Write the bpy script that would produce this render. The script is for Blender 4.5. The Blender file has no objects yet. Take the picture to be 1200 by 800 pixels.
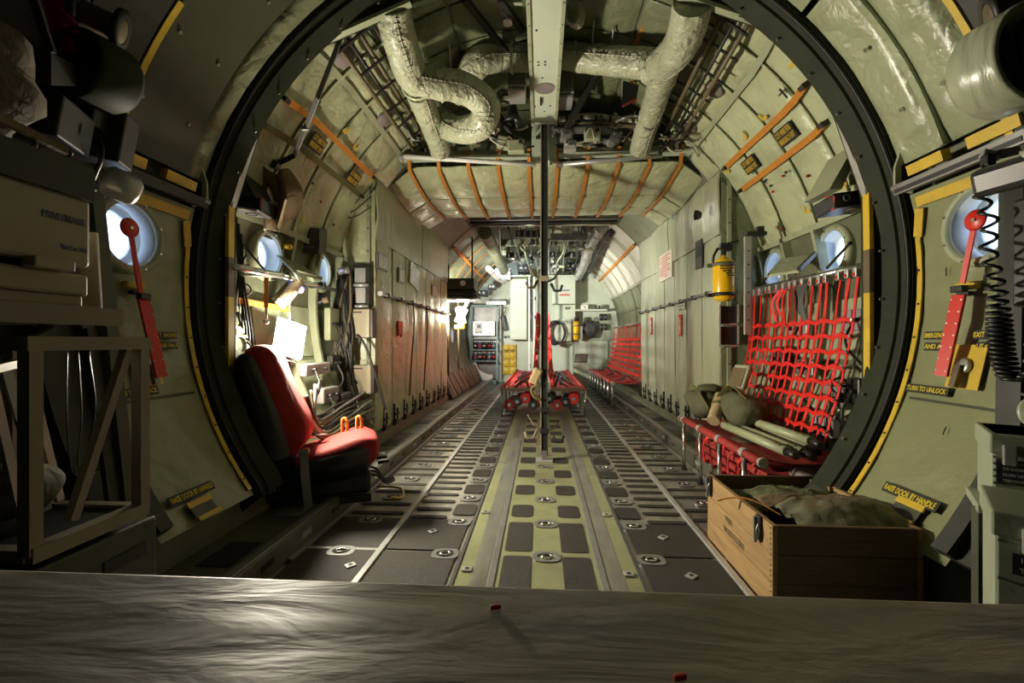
import bpy, bmesh, math, random
from mathutils import Vector, Matrix, noise

C = bpy.context.scene.collection
scn = bpy.context.scene
rnd = random.Random(7)
V = Vector
PI = math.pi

# ------------------------------------------------------------------ camera
CX, CZ, YAW, FPX = -0.03, 1.15, math.radians(3.63), 537.0
cam = bpy.data.cameras.new('camera')
cam.sensor_width = 36.0
cam.lens = FPX / 1200 * 36.0
cam.clip_start = 0.02
cam_o = bpy.data.objects.new('camera', cam)
cam_o.location = (CX, 0, CZ)
cam_o.rotation_euler = (math.radians(90), 0, YAW)
C.objects.link(cam_o)
scn.camera = cam_o

# ------------------------------------------------------------------ world, lights, exposure
scn.view_settings.view_transform = 'Standard'
scn.view_settings.look = 'None'
scn.view_settings.exposure = 0.0
scn.view_settings.gamma = 1.0
scn.view_settings.use_curve_mapping = False
world = bpy.data.worlds.new('world')
scn.world = world
world.use_nodes = True
_bg = world.node_tree.nodes['Background']
_bg.inputs[0].default_value = (0.66, 0.78, 1.0, 1)
_bg.inputs[1].default_value = 3.6

WORK_LAMP = 520.0        # emission of the halogen work lamp
WALL_LAMP = 22.0         # emission of the small forward lamp

def area(name, loc, target, sx, sy, power, col, spread=180):
    l = bpy.data.lights.new(name, 'AREA')
    l.shape = 'RECTANGLE'; l.size = sx; l.size_y = sy
    l.energy = power; l.color = col; l.spread = math.radians(spread)
    o = bpy.data.objects.new(name, l)
    o.location = loc
    o.rotation_euler = (V(target) - V(loc)).to_track_quat('-Z', 'Y').to_euler()
    C.objects.link(o)
    return o

# unseen light added for the forward bay, behind the lamp-side wheel well
area('unseen_forward_light', (-1.93, 8.45, 1.55), (1.2, 10.0, 2.5), 0.3, 0.3, 330, (1.0, 0.96, 0.86), 140)
# cool light added in the crown, in place of crew door daylight
area('added_roof_light', (-1.0, 11.2, 3.28), (-1.45, 12.4, 0.6), 0.4, 0.2, 45, (0.74, 0.87, 1.0))
# unseen fill light added in the wing section
area('added_roof_light', (0.45, 7.2, 2.98), (0.3, 6.6, 0.0), 0.3, 0.2, 6, (1.0, 0.95, 0.82))

# ------------------------------------------------------------------ helpers: image-to-scene measurements
def _ray(px, py):
    a, b = (px - 600) / FPX, (400 - py) / FPX
    c, s = math.cos(YAW), math.sin(YAW)
    return V((a * c - s, a * s + c, b))
def at(px, py, Y):
    d = _ray(px, py); t = Y / d.y
    return V((CX + d.x * t, Y, CZ + d.z * t))
def atx(px, py, X):
    d = _ray(px, py); t = (X - CX) / d.x
    return V((X, d.y * t, CZ + d.z * t))
def atz(px, py, Z):
    d = _ray(px, py); t = (Z - CZ) / d.z
    return V((CX + d.x * t, d.y * t, Z))

# ------------------------------------------------------------------ materials
MATS = {}
def mat(name, col, rough=0.6, metal=0.0, var=0.15, vscale=6.0, bump=0.0, bscale=40.0, stretch=(1, 1, 1),
        emit=None, estr=0.0, coat=0.0, spec=0.5, crease=0.0, cscale=4.0, dirt=None, dirt_amt=0.0, dscale=3.0, detail=5.0):
    if name in MATS: return MATS[name]
    m = bpy.data.materials.new(name); m.use_nodes = True
    nt = m.node_tree; N, L = nt.nodes, nt.links
    b = N['Principled BSDF']
    b.inputs['Roughness'].default_value = rough
    b.inputs['Metallic'].default_value = metal
    b.inputs['Specular IOR Level'].default_value = spec
    if coat: b.inputs['Coat Weight'].default_value = coat; b.inputs['Coat Roughness'].default_value = 0.25
    tc = N.new('ShaderNodeTexCoord'); mp = N.new('ShaderNodeMapping')
    mp.inputs['Scale'].default_value = stretch
    L.new(tc.outputs['Object'], mp.inputs['Vector'])
    nz = N.new('ShaderNodeTexNoise'); nz.inputs['Scale'].default_value = vscale; nz.inputs['Detail'].default_value = detail
    L.new(mp.outputs[0], nz.inputs['Vector'])
    rp = N.new('ShaderNodeValToRGB')
    c0 = [max(0, c * (1 - var)) for c in col]; c1 = [min(1, c * (1 + var)) for c in col]
    rp.color_ramp.elements[0].position = 0.3; rp.color_ramp.elements[1].position = 0.7
    rp.color_ramp.elements[0].color = (*c0, 1); rp.color_ramp.elements[1].color = (*c1, 1)
    L.new(nz.outputs['Fac'], rp.inputs['Fac'])
    out = rp.outputs['Color']
    if dirt:
        n2 = N.new('ShaderNodeTexNoise'); n2.inputs['Scale'].default_value = dscale; n2.inputs['Detail'].default_value = 8
        L.new(mp.outputs[0], n2.inputs['Vector'])
        r2 = N.new('ShaderNodeValToRGB'); r2.color_ramp.elements[0].position = 0.52; r2.color_ramp.elements[1].position = 0.72
        r2.color_ramp.elements[1].color = (dirt_amt,) * 3 + (1,)
        r2.color_ramp.elements[0].color = (0, 0, 0, 1)
        L.new(n2.outputs['Fac'], r2.inputs['Fac'])
        mx = N.new('ShaderNodeMixRGB'); mx.inputs['Color2'].default_value = (*dirt, 1)
        L.new(r2.outputs['Color'], mx.inputs['Fac']); L.new(out, mx.inputs['Color1'])
        out = mx.outputs['Color']
    L.new(out, b.inputs['Base Color'])
    if bump:
        nb = N.new('ShaderNodeTexNoise'); nb.inputs['Scale'].default_value = bscale; nb.inputs['Detail'].default_value = 6
        nb.inputs['Distortion'].default_value = 0.6
        L.new(mp.outputs[0], nb.inputs['Vector'])
        bp = N.new('ShaderNodeBump'); bp.inputs['Strength'].default_value = bump; bp.inputs['Distance'].default_value = 0.02
        hgt = nb.outputs['Fac']
        if crease:
            nc = N.new('ShaderNodeTexNoise'); nc.inputs['Scale'].default_value = cscale; nc.inputs['Detail'].default_value = 3
            nc.inputs['Distortion'].default_value = 0.35
            L.new(mp.outputs[0], nc.inputs['Vector'])
            m1 = N.new('ShaderNodeMath'); m1.operation = 'SUBTRACT'; m1.inputs[1].default_value = 0.5; L.new(nc.outputs['Fac'], m1.inputs[0])
            m2 = N.new('ShaderNodeMath'); m2.operation = 'ABSOLUTE'; L.new(m1.outputs[0], m2.inputs[0])
            m3 = N.new('ShaderNodeMath'); m3.operation = 'MULTIPLY_ADD'; m3.inputs[1].default_value = crease; L.new(m2.outputs[0], m3.inputs[0]); L.new(nb.outputs['Fac'], m3.inputs[2])
            hgt = m3.outputs[0]; bp.inputs['Distance'].default_value = 0.03
        L.new(hgt, bp.inputs['Height']); L.new(bp.outputs[0], b.inputs['Normal'])
    if emit:
        b.inputs['Emission Color'].default_value = (*emit, 1)
        b.inputs['Emission Strength'].default_value = estr
    MATS[name] = m
    return m

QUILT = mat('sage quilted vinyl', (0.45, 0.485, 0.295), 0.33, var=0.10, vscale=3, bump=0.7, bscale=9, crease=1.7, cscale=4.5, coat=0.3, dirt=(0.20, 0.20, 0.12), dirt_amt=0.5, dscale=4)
QUILTN = mat('dimmer sage vinyl', (0.32, 0.355, 0.215), 0.33, var=0.10, vscale=3, bump=0.7, bscale=9, crease=1.7, cscale=4.5, coat=0.3, dirt=(0.20, 0.20, 0.12), dirt_amt=0.5, dscale=4)  # same vinyl as QUILT, darkened by colour for the dimmer door bay
QUILTD = mat('dark quilted vinyl', (0.16, 0.18, 0.10), 0.40, var=0.15, vscale=3, bump=0.7, bscale=9, crease=1.7, cscale=4.5, coat=0.15, dirt=(0.12, 0.12, 0.07), dirt_amt=0.5)
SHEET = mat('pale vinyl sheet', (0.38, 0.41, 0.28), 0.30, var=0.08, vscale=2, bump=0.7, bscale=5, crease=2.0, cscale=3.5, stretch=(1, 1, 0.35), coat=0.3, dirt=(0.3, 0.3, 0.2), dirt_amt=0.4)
DOORV = mat('grey green door vinyl', (0.225, 0.24, 0.118), 0.38, var=0.10, vscale=3, bump=0.4, bscale=6, crease=1.5, cscale=3, coat=0.2, dirt=(0.14, 0.14, 0.09), dirt_amt=0.5)
PANELD = mat('dark green metal panel', (0.045, 0.05, 0.026), 0.5, var=0.12, bump=0.05)
PRIMER = mat('pale green primer', (0.33, 0.36, 0.235), 0.5, var=0.10, vscale=5, bump=0.06, dirt=(0.18, 0.17, 0.1), dirt_amt=0.5)
PRIMERL = mat('light green enamel', (0.52, 0.58, 0.46), 0.42, var=0.05, dirt=(0.3, 0.3, 0.22), dirt_amt=0.3)
BOXG = mat('sage box enamel', (0.33, 0.37, 0.26), 0.5, var=0.08, bump=0.05, dirt=(0.14, 0.14, 0.09), dirt_amt=0.5)
SKIN = mat('olive primer skin', (0.13, 0.142, 0.082), 0.55, var=0.18, vscale=4, bump=0.08, dirt=(0.07, 0.065, 0.04), dirt_amt=0.6)
RINGM = mat('dark olive ring metal', (0.022, 0.027, 0.013), 0.65, metal=0.0, spec=0.2, var=0.2, bump=0.04)
RUBBER = mat('black rubber', (0.012, 0.012, 0.012), 0.5, var=0.2)
BLACK = mat('black plastic', (0.014, 0.014, 0.014), 0.38, var=0.2)
BLACKM = mat('black painted metal', (0.025, 0.025, 0.022), 0.45, metal=0.3, var=0.2)
DGREY = mat('dark grey plastic', (0.055, 0.055, 0.055), 0.5, var=0.15)
GREY = mat('grey metal', (0.26, 0.26, 0.25), 0.4, metal=0.6, var=0.15)
LGREY = mat('light grey metal', (0.48, 0.48, 0.46), 0.35, metal=0.5, var=0.1)
STEEL = mat('bright steel', (0.62, 0.62, 0.60), 0.22, metal=0.95, var=0.08)
FLOORM = mat('worn aluminium floor', (0.30, 0.29, 0.25), 0.36, metal=0.65, var=0.22, vscale=9, bump=0.08, bscale=25, stretch=(1, 0.35, 1), dirt=(0.10, 0.09, 0.065), dirt_amt=0.7, dscale=5)
FLOORG = mat('yellow green floor enamel', (0.27, 0.28, 0.14), 0.42, metal=0.15, var=0.12, vscale=5, bump=0.05, dirt=(0.16, 0.15, 0.09), dirt_amt=0.6, dscale=4)
PAD = mat('dark grit pad', (0.030, 0.026, 0.019), 0.75, var=0.3, vscale=60, bump=0.5, bscale=220)
SIDEW = mat('scuffed sidewalk metal', (0.17, 0.165, 0.125), 0.4, metal=0.5, var=0.2, dirt=(0.06, 0.055, 0.04), dirt_amt=0.7, bump=0.06)
YELLOW = mat('yellow paint', (0.62, 0.42, 0.03), 0.45, var=0.12, dirt=(0.25, 0.18, 0.05), dirt_amt=0.5, dscale=8)
YELLOWB = mat('bright yellow paint', (0.85, 0.50, 0.01), 0.28, var=0.06)
ORANGE = mat('orange webbing', (0.52, 0.20, 0.02), 0.75, var=0.12, vscale=30, bump=0.3, bscale=200)
OLIVEW = mat('olive webbing', (0.13, 0.12, 0.035), 0.8, var=0.12, vscale=30, bump=0.3, bscale=200)
GREYW = mat('grey webbing', (0.25, 0.25, 0.24), 0.7, var=0.12)
RED = mat('red enamel', (0.66, 0.022, 0.010), 0.38, var=0.08)
REDW = mat('red webbing', (0.72, 0.018, 0.012), 0.55, var=0.12, vscale=30, bump=0.2, bscale=150)
REDF = mat('red upholstery', (0.34, 0.018, 0.014), 0.85, var=0.10, vscale=12, bump=0.12, bscale=120)
REDC = mat('red seat canvas', (0.33, 0.022, 0.018), 0.75, var=0.15, vscale=8, bump=0.25, bscale=30)
WOOD = mat('crate pine', (0.33, 0.205, 0.085), 0.62, var=0.22, vscale=7, stretch=(9, 0.8, 9), bump=0.12, bscale=20, dirt=(0.20, 0.115, 0.04), dirt_amt=0.6, dscale=3)
WOODD = mat('dark stained pine', (0.075, 0.05, 0.025), 0.6, var=0.25, vscale=7, stretch=(0.8, 9, 9), bump=0.1, bscale=20)
TABLE = mat('worn table laminate', (0.25, 0.22, 0.17), 0.40, var=0.38, vscale=3.2, stretch=(0.8, 2.6, 1), bump=0.13, bscale=6, spec=0.8, crease=0.35, cscale=5, dirt=(0.36, 0.33, 0.27), dirt_amt=0.8, dscale=5)
OLIVEC = mat('olive drab canvas', (0.085, 0.085, 0.042), 0.8, var=0.2, vscale=8, bump=0.5, bscale=18)
PONCHO = mat('olive nylon', (0.125, 0.125, 0.075), 0.45, var=0.2, vscale=6, bump=0.7, bscale=14, coat=0.15)
TAN = mat('tan canvas', (0.42, 0.32, 0.17), 0.8, var=0.15, bump=0.4, bscale=30)
CAMOB = mat('brown hessian', (0.15, 0.11, 0.055), 0.85, var=0.2, bump=0.5, bscale=20)
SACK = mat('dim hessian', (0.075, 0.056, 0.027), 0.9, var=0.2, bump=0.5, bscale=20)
BEIGE = mat('beige cloth', (0.45, 0.37, 0.24), 0.8, var=0.12, bump=0.5, bscale=18)
CREAM = mat('cream office plastic', (0.34, 0.30, 0.20), 0.5, var=0.04)
CREAMM = mat('cream steel frame', (0.24, 0.215, 0.15), 0.5, var=0.1, dirt=(0.2, 0.17, 0.1), dirt_amt=0.4)
BROWN = mat('brown laminate', (0.12, 0.085, 0.05), 0.5, var=0.2)
LITTER = mat('litter pole green', (0.34, 0.37, 0.22), 0.42, var=0.10, dirt=(0.18, 0.18, 0.1), dirt_amt=0.4)
PINKG = mat('pinkish grey felt', (0.20, 0.17, 0.16), 0.8, var=0.08)
FOIL = mat('silver foil', (0.66, 0.66, 0.66), 0.25, metal=0.8, var=0.1, bump=0.9, bscale=18)
WHITE = mat('white paint', (0.75, 0.76, 0.72), 0.4, var=0.04)
WINREC = mat('window recess enamel', (0.62, 0.70, 0.74), 0.4, var=0.03)
TEAL = mat('teal rack enamel', (0.16, 0.26, 0.24), 0.45, var=0.06)
BLUE = mat('blue cloth', (0.10, 0.14, 0.24), 0.7, var=0.1)
PURPLE = mat('purple cloth', (0.30, 0.20, 0.62), 0.7, var=0.08)
PAPER = mat('paper', (0.62, 0.56, 0.46), 0.7, var=0.1)
INK = mat('black ink', (0.012, 0.012, 0.012), 0.6, var=0.0)
INKY = mat('yellow lettering', (0.70, 0.56, 0.03), 0.5, var=0.0)
INKW = mat('pale lettering', (0.5, 0.5, 0.45), 0.5, var=0.0)
INKB = mat('blue grey lettering', (0.08, 0.09, 0.17), 0.5, var=0.0)
INKR = mat('red lettering', (0.5, 0.03, 0.03), 0.5, var=0.0)
CABLE = mat('cable black', (0.018, 0.018, 0.016), 0.45, var=0.1)
CABLEB = mat('cable brown', (0.13, 0.10, 0.05), 0.5, var=0.2)
CABLEW = mat('cable white', (0.45, 0.43, 0.36), 0.5, var=0.1)
LAMPF = mat('halogen lamp face', (1, 1, 1), 0.5, emit=(1.0, 0.92, 0.72), estr=WORK_LAMP)
LAMPS = mat('small lamp face', (1, 1, 1), 0.5, emit=(1.0, 0.90, 0.66), estr=WALL_LAMP)
LILAC = mat('lilac grey plastic', (0.28, 0.25, 0.27), 0.5, var=0.1)
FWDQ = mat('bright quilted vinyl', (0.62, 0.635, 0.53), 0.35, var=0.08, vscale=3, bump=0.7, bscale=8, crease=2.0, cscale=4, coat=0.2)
DUCT = mat('lagging cloth', (0.40, 0.42, 0.29), 0.38, var=0.10, vscale=4, bump=0.9, bscale=11, crease=1.8, cscale=9, coat=0.2, dirt=(0.2, 0.2, 0.12), dirt_amt=0.4)
LINING = mat('black bay lining', (0.022, 0.023, 0.016), 0.6, var=0.2)
CAMOT = mat('camouflage net cloth', (0.10, 0.12, 0.05), 0.85, var=0.6, vscale=22, bump=0.8, bscale=40)
def glass():
    m = bpy.data.materials.new('window acrylic'); m.use_nodes = True
    N, L = m.node_tree.nodes, m.node_tree.links
    N.remove(N['Principled BSDF'])
    t = N.new('ShaderNodeBsdfTransparent'); t.inputs[0].default_value = (0.93, 0.95, 1, 1)
    g = N.new('ShaderNodeBsdfGlossy'); g.inputs['Roughness'].default_value = 0.05
    mx = N.new('ShaderNodeMixShader'); mx.inputs[0].default_value = 0.04
    L.new(t.outputs[0], mx.inputs[1]); L.new(g.outputs[0], mx.inputs[2])
    L.new(mx.outputs[0], N['Material Output'].inputs['Surface'])
    return m
GLASS = glass()

# ------------------------------------------------------------------ mesh builder
class MB:
    def __init__(s): s.v, s.f, s.mi, s.sm, s.m, s.smooth = [], [], [], [], 0, False
    def add(s, vs, fs, smooth=None):
        b = len(s.v); s.v.extend(V(p) for p in vs)
        for f in fs:
            s.f.append([b + i for i in f]); s.mi.append(s.m); s.sm.append(s.smooth if smooth is None else smooth)
        return s
    def mat(s, i): s.m = i; return s
    def box(s, c, size, rot=(0, 0, 0), bev=0.0):
        hx, hy, hz = size[0] / 2, size[1] / 2, size[2] / 2
        R = Matrix.Rotation(rot[2], 3, 'Z') @ Matrix.Rotation(rot[1], 3, 'Y') @ Matrix.Rotation(rot[0], 3, 'X')
        c = V(c)
        b = min(bev, hx * .9, hy * .9, hz * .9)
        if b <= 0:
            vs = [c + R @ V((x * hx, y * hy, z * hz)) for x in (-1, 1) for y in (-1, 1) for z in (-1, 1)]
            return s.add(vs, [(0, 1, 3, 2), (4, 6, 7, 5), (0, 4, 5, 1), (2, 3, 7, 6), (0, 2, 6, 4), (1, 5, 7, 3)], False)
        bm = bmesh.new(); bmesh.ops.create_cube(bm, size=1)
        for v in bm.verts: v.co = V((v.co.x * 2 * hx, v.co.y * 2 * hy, v.co.z * 2 * hz))
        bmesh.ops.bevel(bm, geom=bm.edges[:], offset=b, segments=2, affect='EDGES', profile=0.5)
        bm.verts.index_update()
        vs = [c + R @ v.co for v in bm.verts]; fs = [[v.index for v in f.verts] for f in bm.faces]
        bm.free()
        return s.add(vs, fs, False)
    def bar(s, p, q, w, h, up=(0, 0, 1)):
        p, q = V(p), V(q); d = (q - p).normalized(); u = V(up)
        if abs(d.dot(u)) > .98: u = V((0, 1, 0)) if abs(d.y) < .9 else V((1, 0, 0))
        x = d.cross(u).normalized(); y = x.cross(d)
        vs = [e + x * a * w / 2 + y * b * h / 2 for e in (p, q) for a, b in ((-1, -1), (1, -1), (1, 1), (-1, 1))]
        return s.add(vs, [(3, 2, 1, 0), (4, 5, 6, 7), (0, 1, 5, 4), (1, 2, 6, 5), (2, 3, 7, 6), (3, 0, 4, 7)], False)
    def tube(s, pts, r, n=8, caps=True, closed=False):
        pts = [V(p) for p in pts]; k = len(pts)
        rs = r if isinstance(r, (list, tuple)) else [r] * k
        rings, prev = [], None
        for i, p in enumerate(pts):
            if closed: t = pts[(i + 1) % k] - pts[i - 1]
            else: t = pts[min(i + 1, k - 1)] - pts[max(i - 1, 0)]
            t = t.normalized() if t.length > 1e-9 else V((0, 0, 1))
            if prev is None:
                u = V((0, 0, 1)) if abs(t.z) < .9 else V((1, 0, 0))
                x = t.cross(u).normalized()
            else:
                x = (prev - t * prev.dot(t)); x = x.normalized() if x.length > 1e-6 else t.orthogonal().normalized()
            prev = x; y = t.cross(x)
            rings.append([p + (x * math.cos(2 * PI * j / n) + y * math.sin(2 * PI * j / n)) * rs[i] for j in range(n)])
        vs = [q for rg in rings for q in rg]; fs = []
        for i in range(k if closed else k - 1):
            a, b = i * n, ((i + 1) % k) * n
            for j in range(n): fs.append((a + j, a + (j + 1) % n, b + (j + 1) % n, b + j))
        s.add(vs, fs, True)
        if caps and not closed:
            b0 = len(s.v) - len(vs)
            s.f.append([b0 + j for j in range(n)][::-1]); s.mi.append(s.m); s.sm.append(False)
            s.f.append([b0 + (k - 1) * n + j for j in range(n)]); s.mi.append(s.m); s.sm.append(False)
        return s
    def lathe(s, prof, c, axis=(0, 0, 1), n=20, sx=1.0, sharp=True):
        c = V(c); a = V(axis).normalized()
        u = a.orthogonal().normalized() if abs(a.z) < .99 else V((1, 0, 0))
        if abs(a.z) < .9: u = V((0, 0, 1)).cross(a).normalized()
        w = a.cross(u)
        vs = [c + a * z + (u * math.cos(2 * PI * j / n) * sx + w * math.sin(2 * PI * j / n)) * r for r, z in prof for j in range(n)]
        fs = []
        for i in range(len(prof) - 1):
            for j in range(n): fs.append((i * n + j, i * n + (j + 1) % n, (i + 1) * n + (j + 1) % n, (i + 1) * n + j))
        s.add(vs, fs, True)
        b0 = len(s.v) - len(vs)
        if prof[0][0] > 1e-6 and prof[0][0] != prof[-1][0]:
            pass
        return s
    def disc(s, c, axis, r, n=20, sx=1.0):
        c = V(c); a = V(axis).normalized()
        u = V((0, 0, 1)).cross(a).normalized() if abs(a.z) < .9 else V((1, 0, 0))
        w = a.cross(u)
        return s.add([c + (u * math.cos(2 * PI * j / n) * sx + w * math.sin(2 * PI * j / n)) * r for j in range(n)], [list(range(n))], False)
    def cyl(s, c, axis, r, h, n=20, bev=0.0):
        b = bev
        prof = [(1e-4, 0), (r - b, 0), (r, b), (r, h - b), (r - b, h), (1e-4, h)] if b else [(1e-4, 0), (r, 0), (r, h), (1e-4, h)]
        k0 = len(s.f); s.lathe(prof, c, axis, n)
        for i in range(k0, len(s.f)): s.sm[i] = False if not b else True
        return s
    def grid(s, fn, nu, nv, smooth=True):
        vs = [fn(i / nu, j / nv) for i in range(nu + 1) for j in range(nv + 1)]
        fs = [(i * (nv + 1) + j, (i + 1) * (nv + 1) + j, (i + 1) * (nv + 1) + j + 1, i * (nv + 1) + j + 1) for i in range(nu) for j in range(nv)]
        return s.add(vs, fs, smooth)
    def shell(s, fn, nu, nv, off):
        """a sheet with thickness: fn(u,v) gives the face, off(u,v) the vector to the back"""
        g = [[V(fn(i / nu, j / nv)) for j in range(nv + 1)] for i in range(nu + 1)]
        s.grid(lambda u, v: g[round(u * nu)][round(v * nv)], nu, nv)
        s.grid(lambda u, v: g[round(u * nu)][nv - round(v * nv)] + V(off(u, 1 - v)), nu, nv)
        edge = [(i, 0) for i in range(nu)] + [(nu, j) for j in range(nv)] + [(i, nv) for i in range(nu, 0, -1)] + [(0, j) for j in range(nv, 0, -1)]
        vs = []
        for i, j in edge:
            p = g[i][j]; vs += [p, p + V(off(i / nu, j / nv))]
        n = len(edge)
        return s.add(vs, [(2 * k, 2 * k + 1, 2 * ((k + 1) % n) + 1, 2 * ((k + 1) % n)) for k in range(n)], False)
    def prism(s, poly, fn, d0, d1):
        """poly: 2d outline; fn(a,b,d) -> 3d"""
        n = len(poly)
        vs = [V(fn(a, b, d0)) for a, b in poly] + [V(fn(a, b, d1)) for a, b in poly]
        return s.add(vs, [list(range(n))[::-1], [n + i for i in range(n)]] + [(i, (i + 1) % n, n + (i + 1) % n, n + i) for i in range(n)], False)
    def strap(s, pts, w, t, nrm):
        """flat webbing through pts; nrm: vector across its thickness (or list)"""
        pts = [V(p) for p in pts]; k = len(pts); vs = []
        for i, p in enumerate(pts):
            n = V(nrm[i] if isinstance(nrm, list) else nrm).normalized()
            d = (pts[min(i + 1, k - 1)] - pts[max(i - 1, 0)]).normalized()
            x = d.cross(n).normalized()
            vs += [p + x * w / 2 + n * t / 2, p - x * w / 2 + n * t / 2, p - x * w / 2 - n * t / 2, p + x * w / 2 - n * t / 2]
        fs = [(0, 1, 2, 3), tuple(4 * (k - 1) + j for j in (3, 2, 1, 0))]
        for i in range(k - 1):
            for j in range(4): fs.append((4 * i + j, 4 * i + (j + 1) % 4, 4 * i + 4 + (j + 1) % 4, 4 * i + 4 + j))
        return s.add(vs, fs, False)
    def build(s, name, m, parent=None, label=None, local=False):
        me = bpy.data.meshes.new(name)
        off = V((0, 0, 0))
        if parent is not None and not local:
            q = parent
            while q is not None: off += q.location; q = q.parent
        me.from_pydata([tuple(v - off) for v in s.v], [], s.f)
        for x in (m if isinstance(m, (list, tuple)) else [m]): me.materials.append(x)
        me.polygons.foreach_set('material_index', s.mi)
        me.polygons.foreach_set('use_smooth', s.sm)
        me.validate(); me.update()
        bm = bmesh.new(); bm.from_mesh(me); bmesh.ops.recalc_face_normals(bm, faces=bm.faces); bm.to_mesh(me); bm.free()
        o = bpy.data.objects.new(name, me); C.objects.link(o)
        if parent is not None: o.parent = parent
        if label: o['label'] = label
        return o

def tag(o, label, cat, group=None):
    o['label'] = label; o['category'] = cat
    if group: o['group'] = group
    return o
def thing(name, label, cat, loc=(0, 0, 0), rz=0.0, group=None):
    o = bpy.data.objects.new(name, None); C.objects.link(o)
    o.empty_display_size = .05
    o.location = loc; o.rotation_euler = (0, 0, rz)
    return tag(o, label, cat, group)
def struct(o): o['kind'] = 'structure'; return o
def stuff(o): o['kind'] = 'stuff'; return o
def box(name, c, size, m, parent=None, rot=(0, 0, 0), bev=0.004, label=None):
    return MB().box(c, size, rot, bev).build(name, m, parent, label)
def tube(name, pts, r, m, parent=None, n=8, label=None):
    return MB().tube(pts, r, n).build(name, m, parent, label)
def share(o, loc, parent, rot=None):
    c = o.copy(); C.objects.link(c); c.parent = parent; c.location = loc
    if rot: c.rotation_euler = rot
    return c
def copy_tree(o, parent=None):
    c = o.copy(); C.objects.link(c); c.parent = parent
    for ch in list(o.children): copy_tree(ch, c)
    return c
def bez(pts, n=8):
    """smooth curve through points (Catmull-Rom)"""
    pts = [V(p) for p in pts]
    if len(pts) < 3: return pts
    P = [pts[0] * 2 - pts[1]] + pts + [pts[-1] * 2 - pts[-2]]; out = []
    for i in range(1, len(P) - 2):
        a, b, c, d = P[i - 1:i + 3]
        for k in range(n):
            t = k / n
            out.append(.5 * ((2 * b) + (c - a) * t + (2 * a - 5 * b + 4 * c - d) * t * t + (3 * b - a - 3 * c + d) * t ** 3))
    return out + [pts[-1]]
def text(name, s, size, org, right, up, m, parent, sx=1.0, align='LEFT', depth=0.0006, fit=None):
    cu = bpy.data.curves.new('lettering', 'FONT'); cu.body = s; cu.size = size; cu.extrude = depth
    cu.offset = size * .018; cu.align_x = align; cu.align_y = 'CENTER'; cu.resolution_u = 2
    t = bpy.data.objects.new('lettering_source', cu); C.objects.link(t)
    me = bpy.data.meshes.new_from_object(t.evaluated_get(bpy.context.evaluated_depsgraph_get()))
    bpy.data.objects.remove(t)
    r = V(right).normalized(); n = r.cross(V(up)).normalized(); u = n.cross(r)
    if fit:
        xs = [v.co.x for v in me.vertices]; sx = min(sx, fit / (max(xs) - min(xs)))
    off = V((0, 0, 0)); q = parent
    while q is not None: off += q.location; q = q.parent
    for v in me.vertices: v.co = V(org) + r * v.co.x * sx + u * v.co.y + n * v.co.z - off
    me.materials.clear(); me.materials.append(m)
    o = bpy.data.objects.new(name, me); C.objects.link(o); o.parent = parent
    return o

# hull in polar form: phi in degrees from +x, upward
HR, HZ = 2.10, 1.48
def sway(Y):
    """the door bay stands a little off the axis of the cargo floor"""
    t = max(0.0, min(1.0, (3.2 - Y) / .46)); return -.065 * t * t * (3 - 2 * t)
def hp(phi, Y, r=HR):
    a = math.radians(phi)
    if math.sin(a) < -.6018: r = r * .7986 / abs(math.cos(a))      # upright foot of the wall
    return V((r * math.cos(a) + sway(Y), Y, HZ + r * math.sin(a)))
def hn(phi):
    a = math.radians(phi); return V((-math.cos(a), 0, -math.sin(a)))
def hup(phi):
    a = math.radians(phi); t = V((-math.sin(a), 0, math.cos(a)))
    return t if math.cos(a) > 0 else -t
def hright(phi): return V((0, -1, 0)) if math.cos(math.radians(phi)) > 0 else V((0, 1, 0))
def mir(phi, side): return phi if side > 0 else 180 - phi
def nz(p, k=1.0): return noise.noise(V(p) * k)

def fine_print(parent, org, right, up, lines, h, step, m):
    """print too small to read in the photograph: rows of short strokes"""
    r = V(right).normalized(); u = V(up).normalized(); n = r.cross(u); mb = MB(); q = random.Random(len(lines) * 7)
    for k, (w, ind) in enumerate(lines):
        x = ind
        while x < ind + w:
            l = q.uniform(1.2, 4.5) * h
            e = min(x + l, ind + w); p = V(org) + r * x - u * step * k; g = V(org) + r * e - u * step * k
            if e - x > .3 * h: mb.strap([p, g], h, .0012, n)
            x += l + h * .7
    return mb.build('fine_print', m, parent)
# ================================================================== SETTING
NTH = ['first', 'second', 'third', 'fourth', 'fifth', 'sixth', 'seventh', 'eighth', 'ninth', 'tenth', 'eleventh', 'twelfth']
Y0, Y1 = -1.6, 12.9          # back wall behind the camera, forward bulkhead
WIN = [(1, 2.14, 1.67), (1, 3.40, 1.79), (1, 4.22, 1.79), (-1, 2.11, 1.67), (-1, 3.27, 1.79), (-1, 4.08, 1.79), (-1, 9.2, 1.28), (-1, 10.3, 1.28)]

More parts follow.
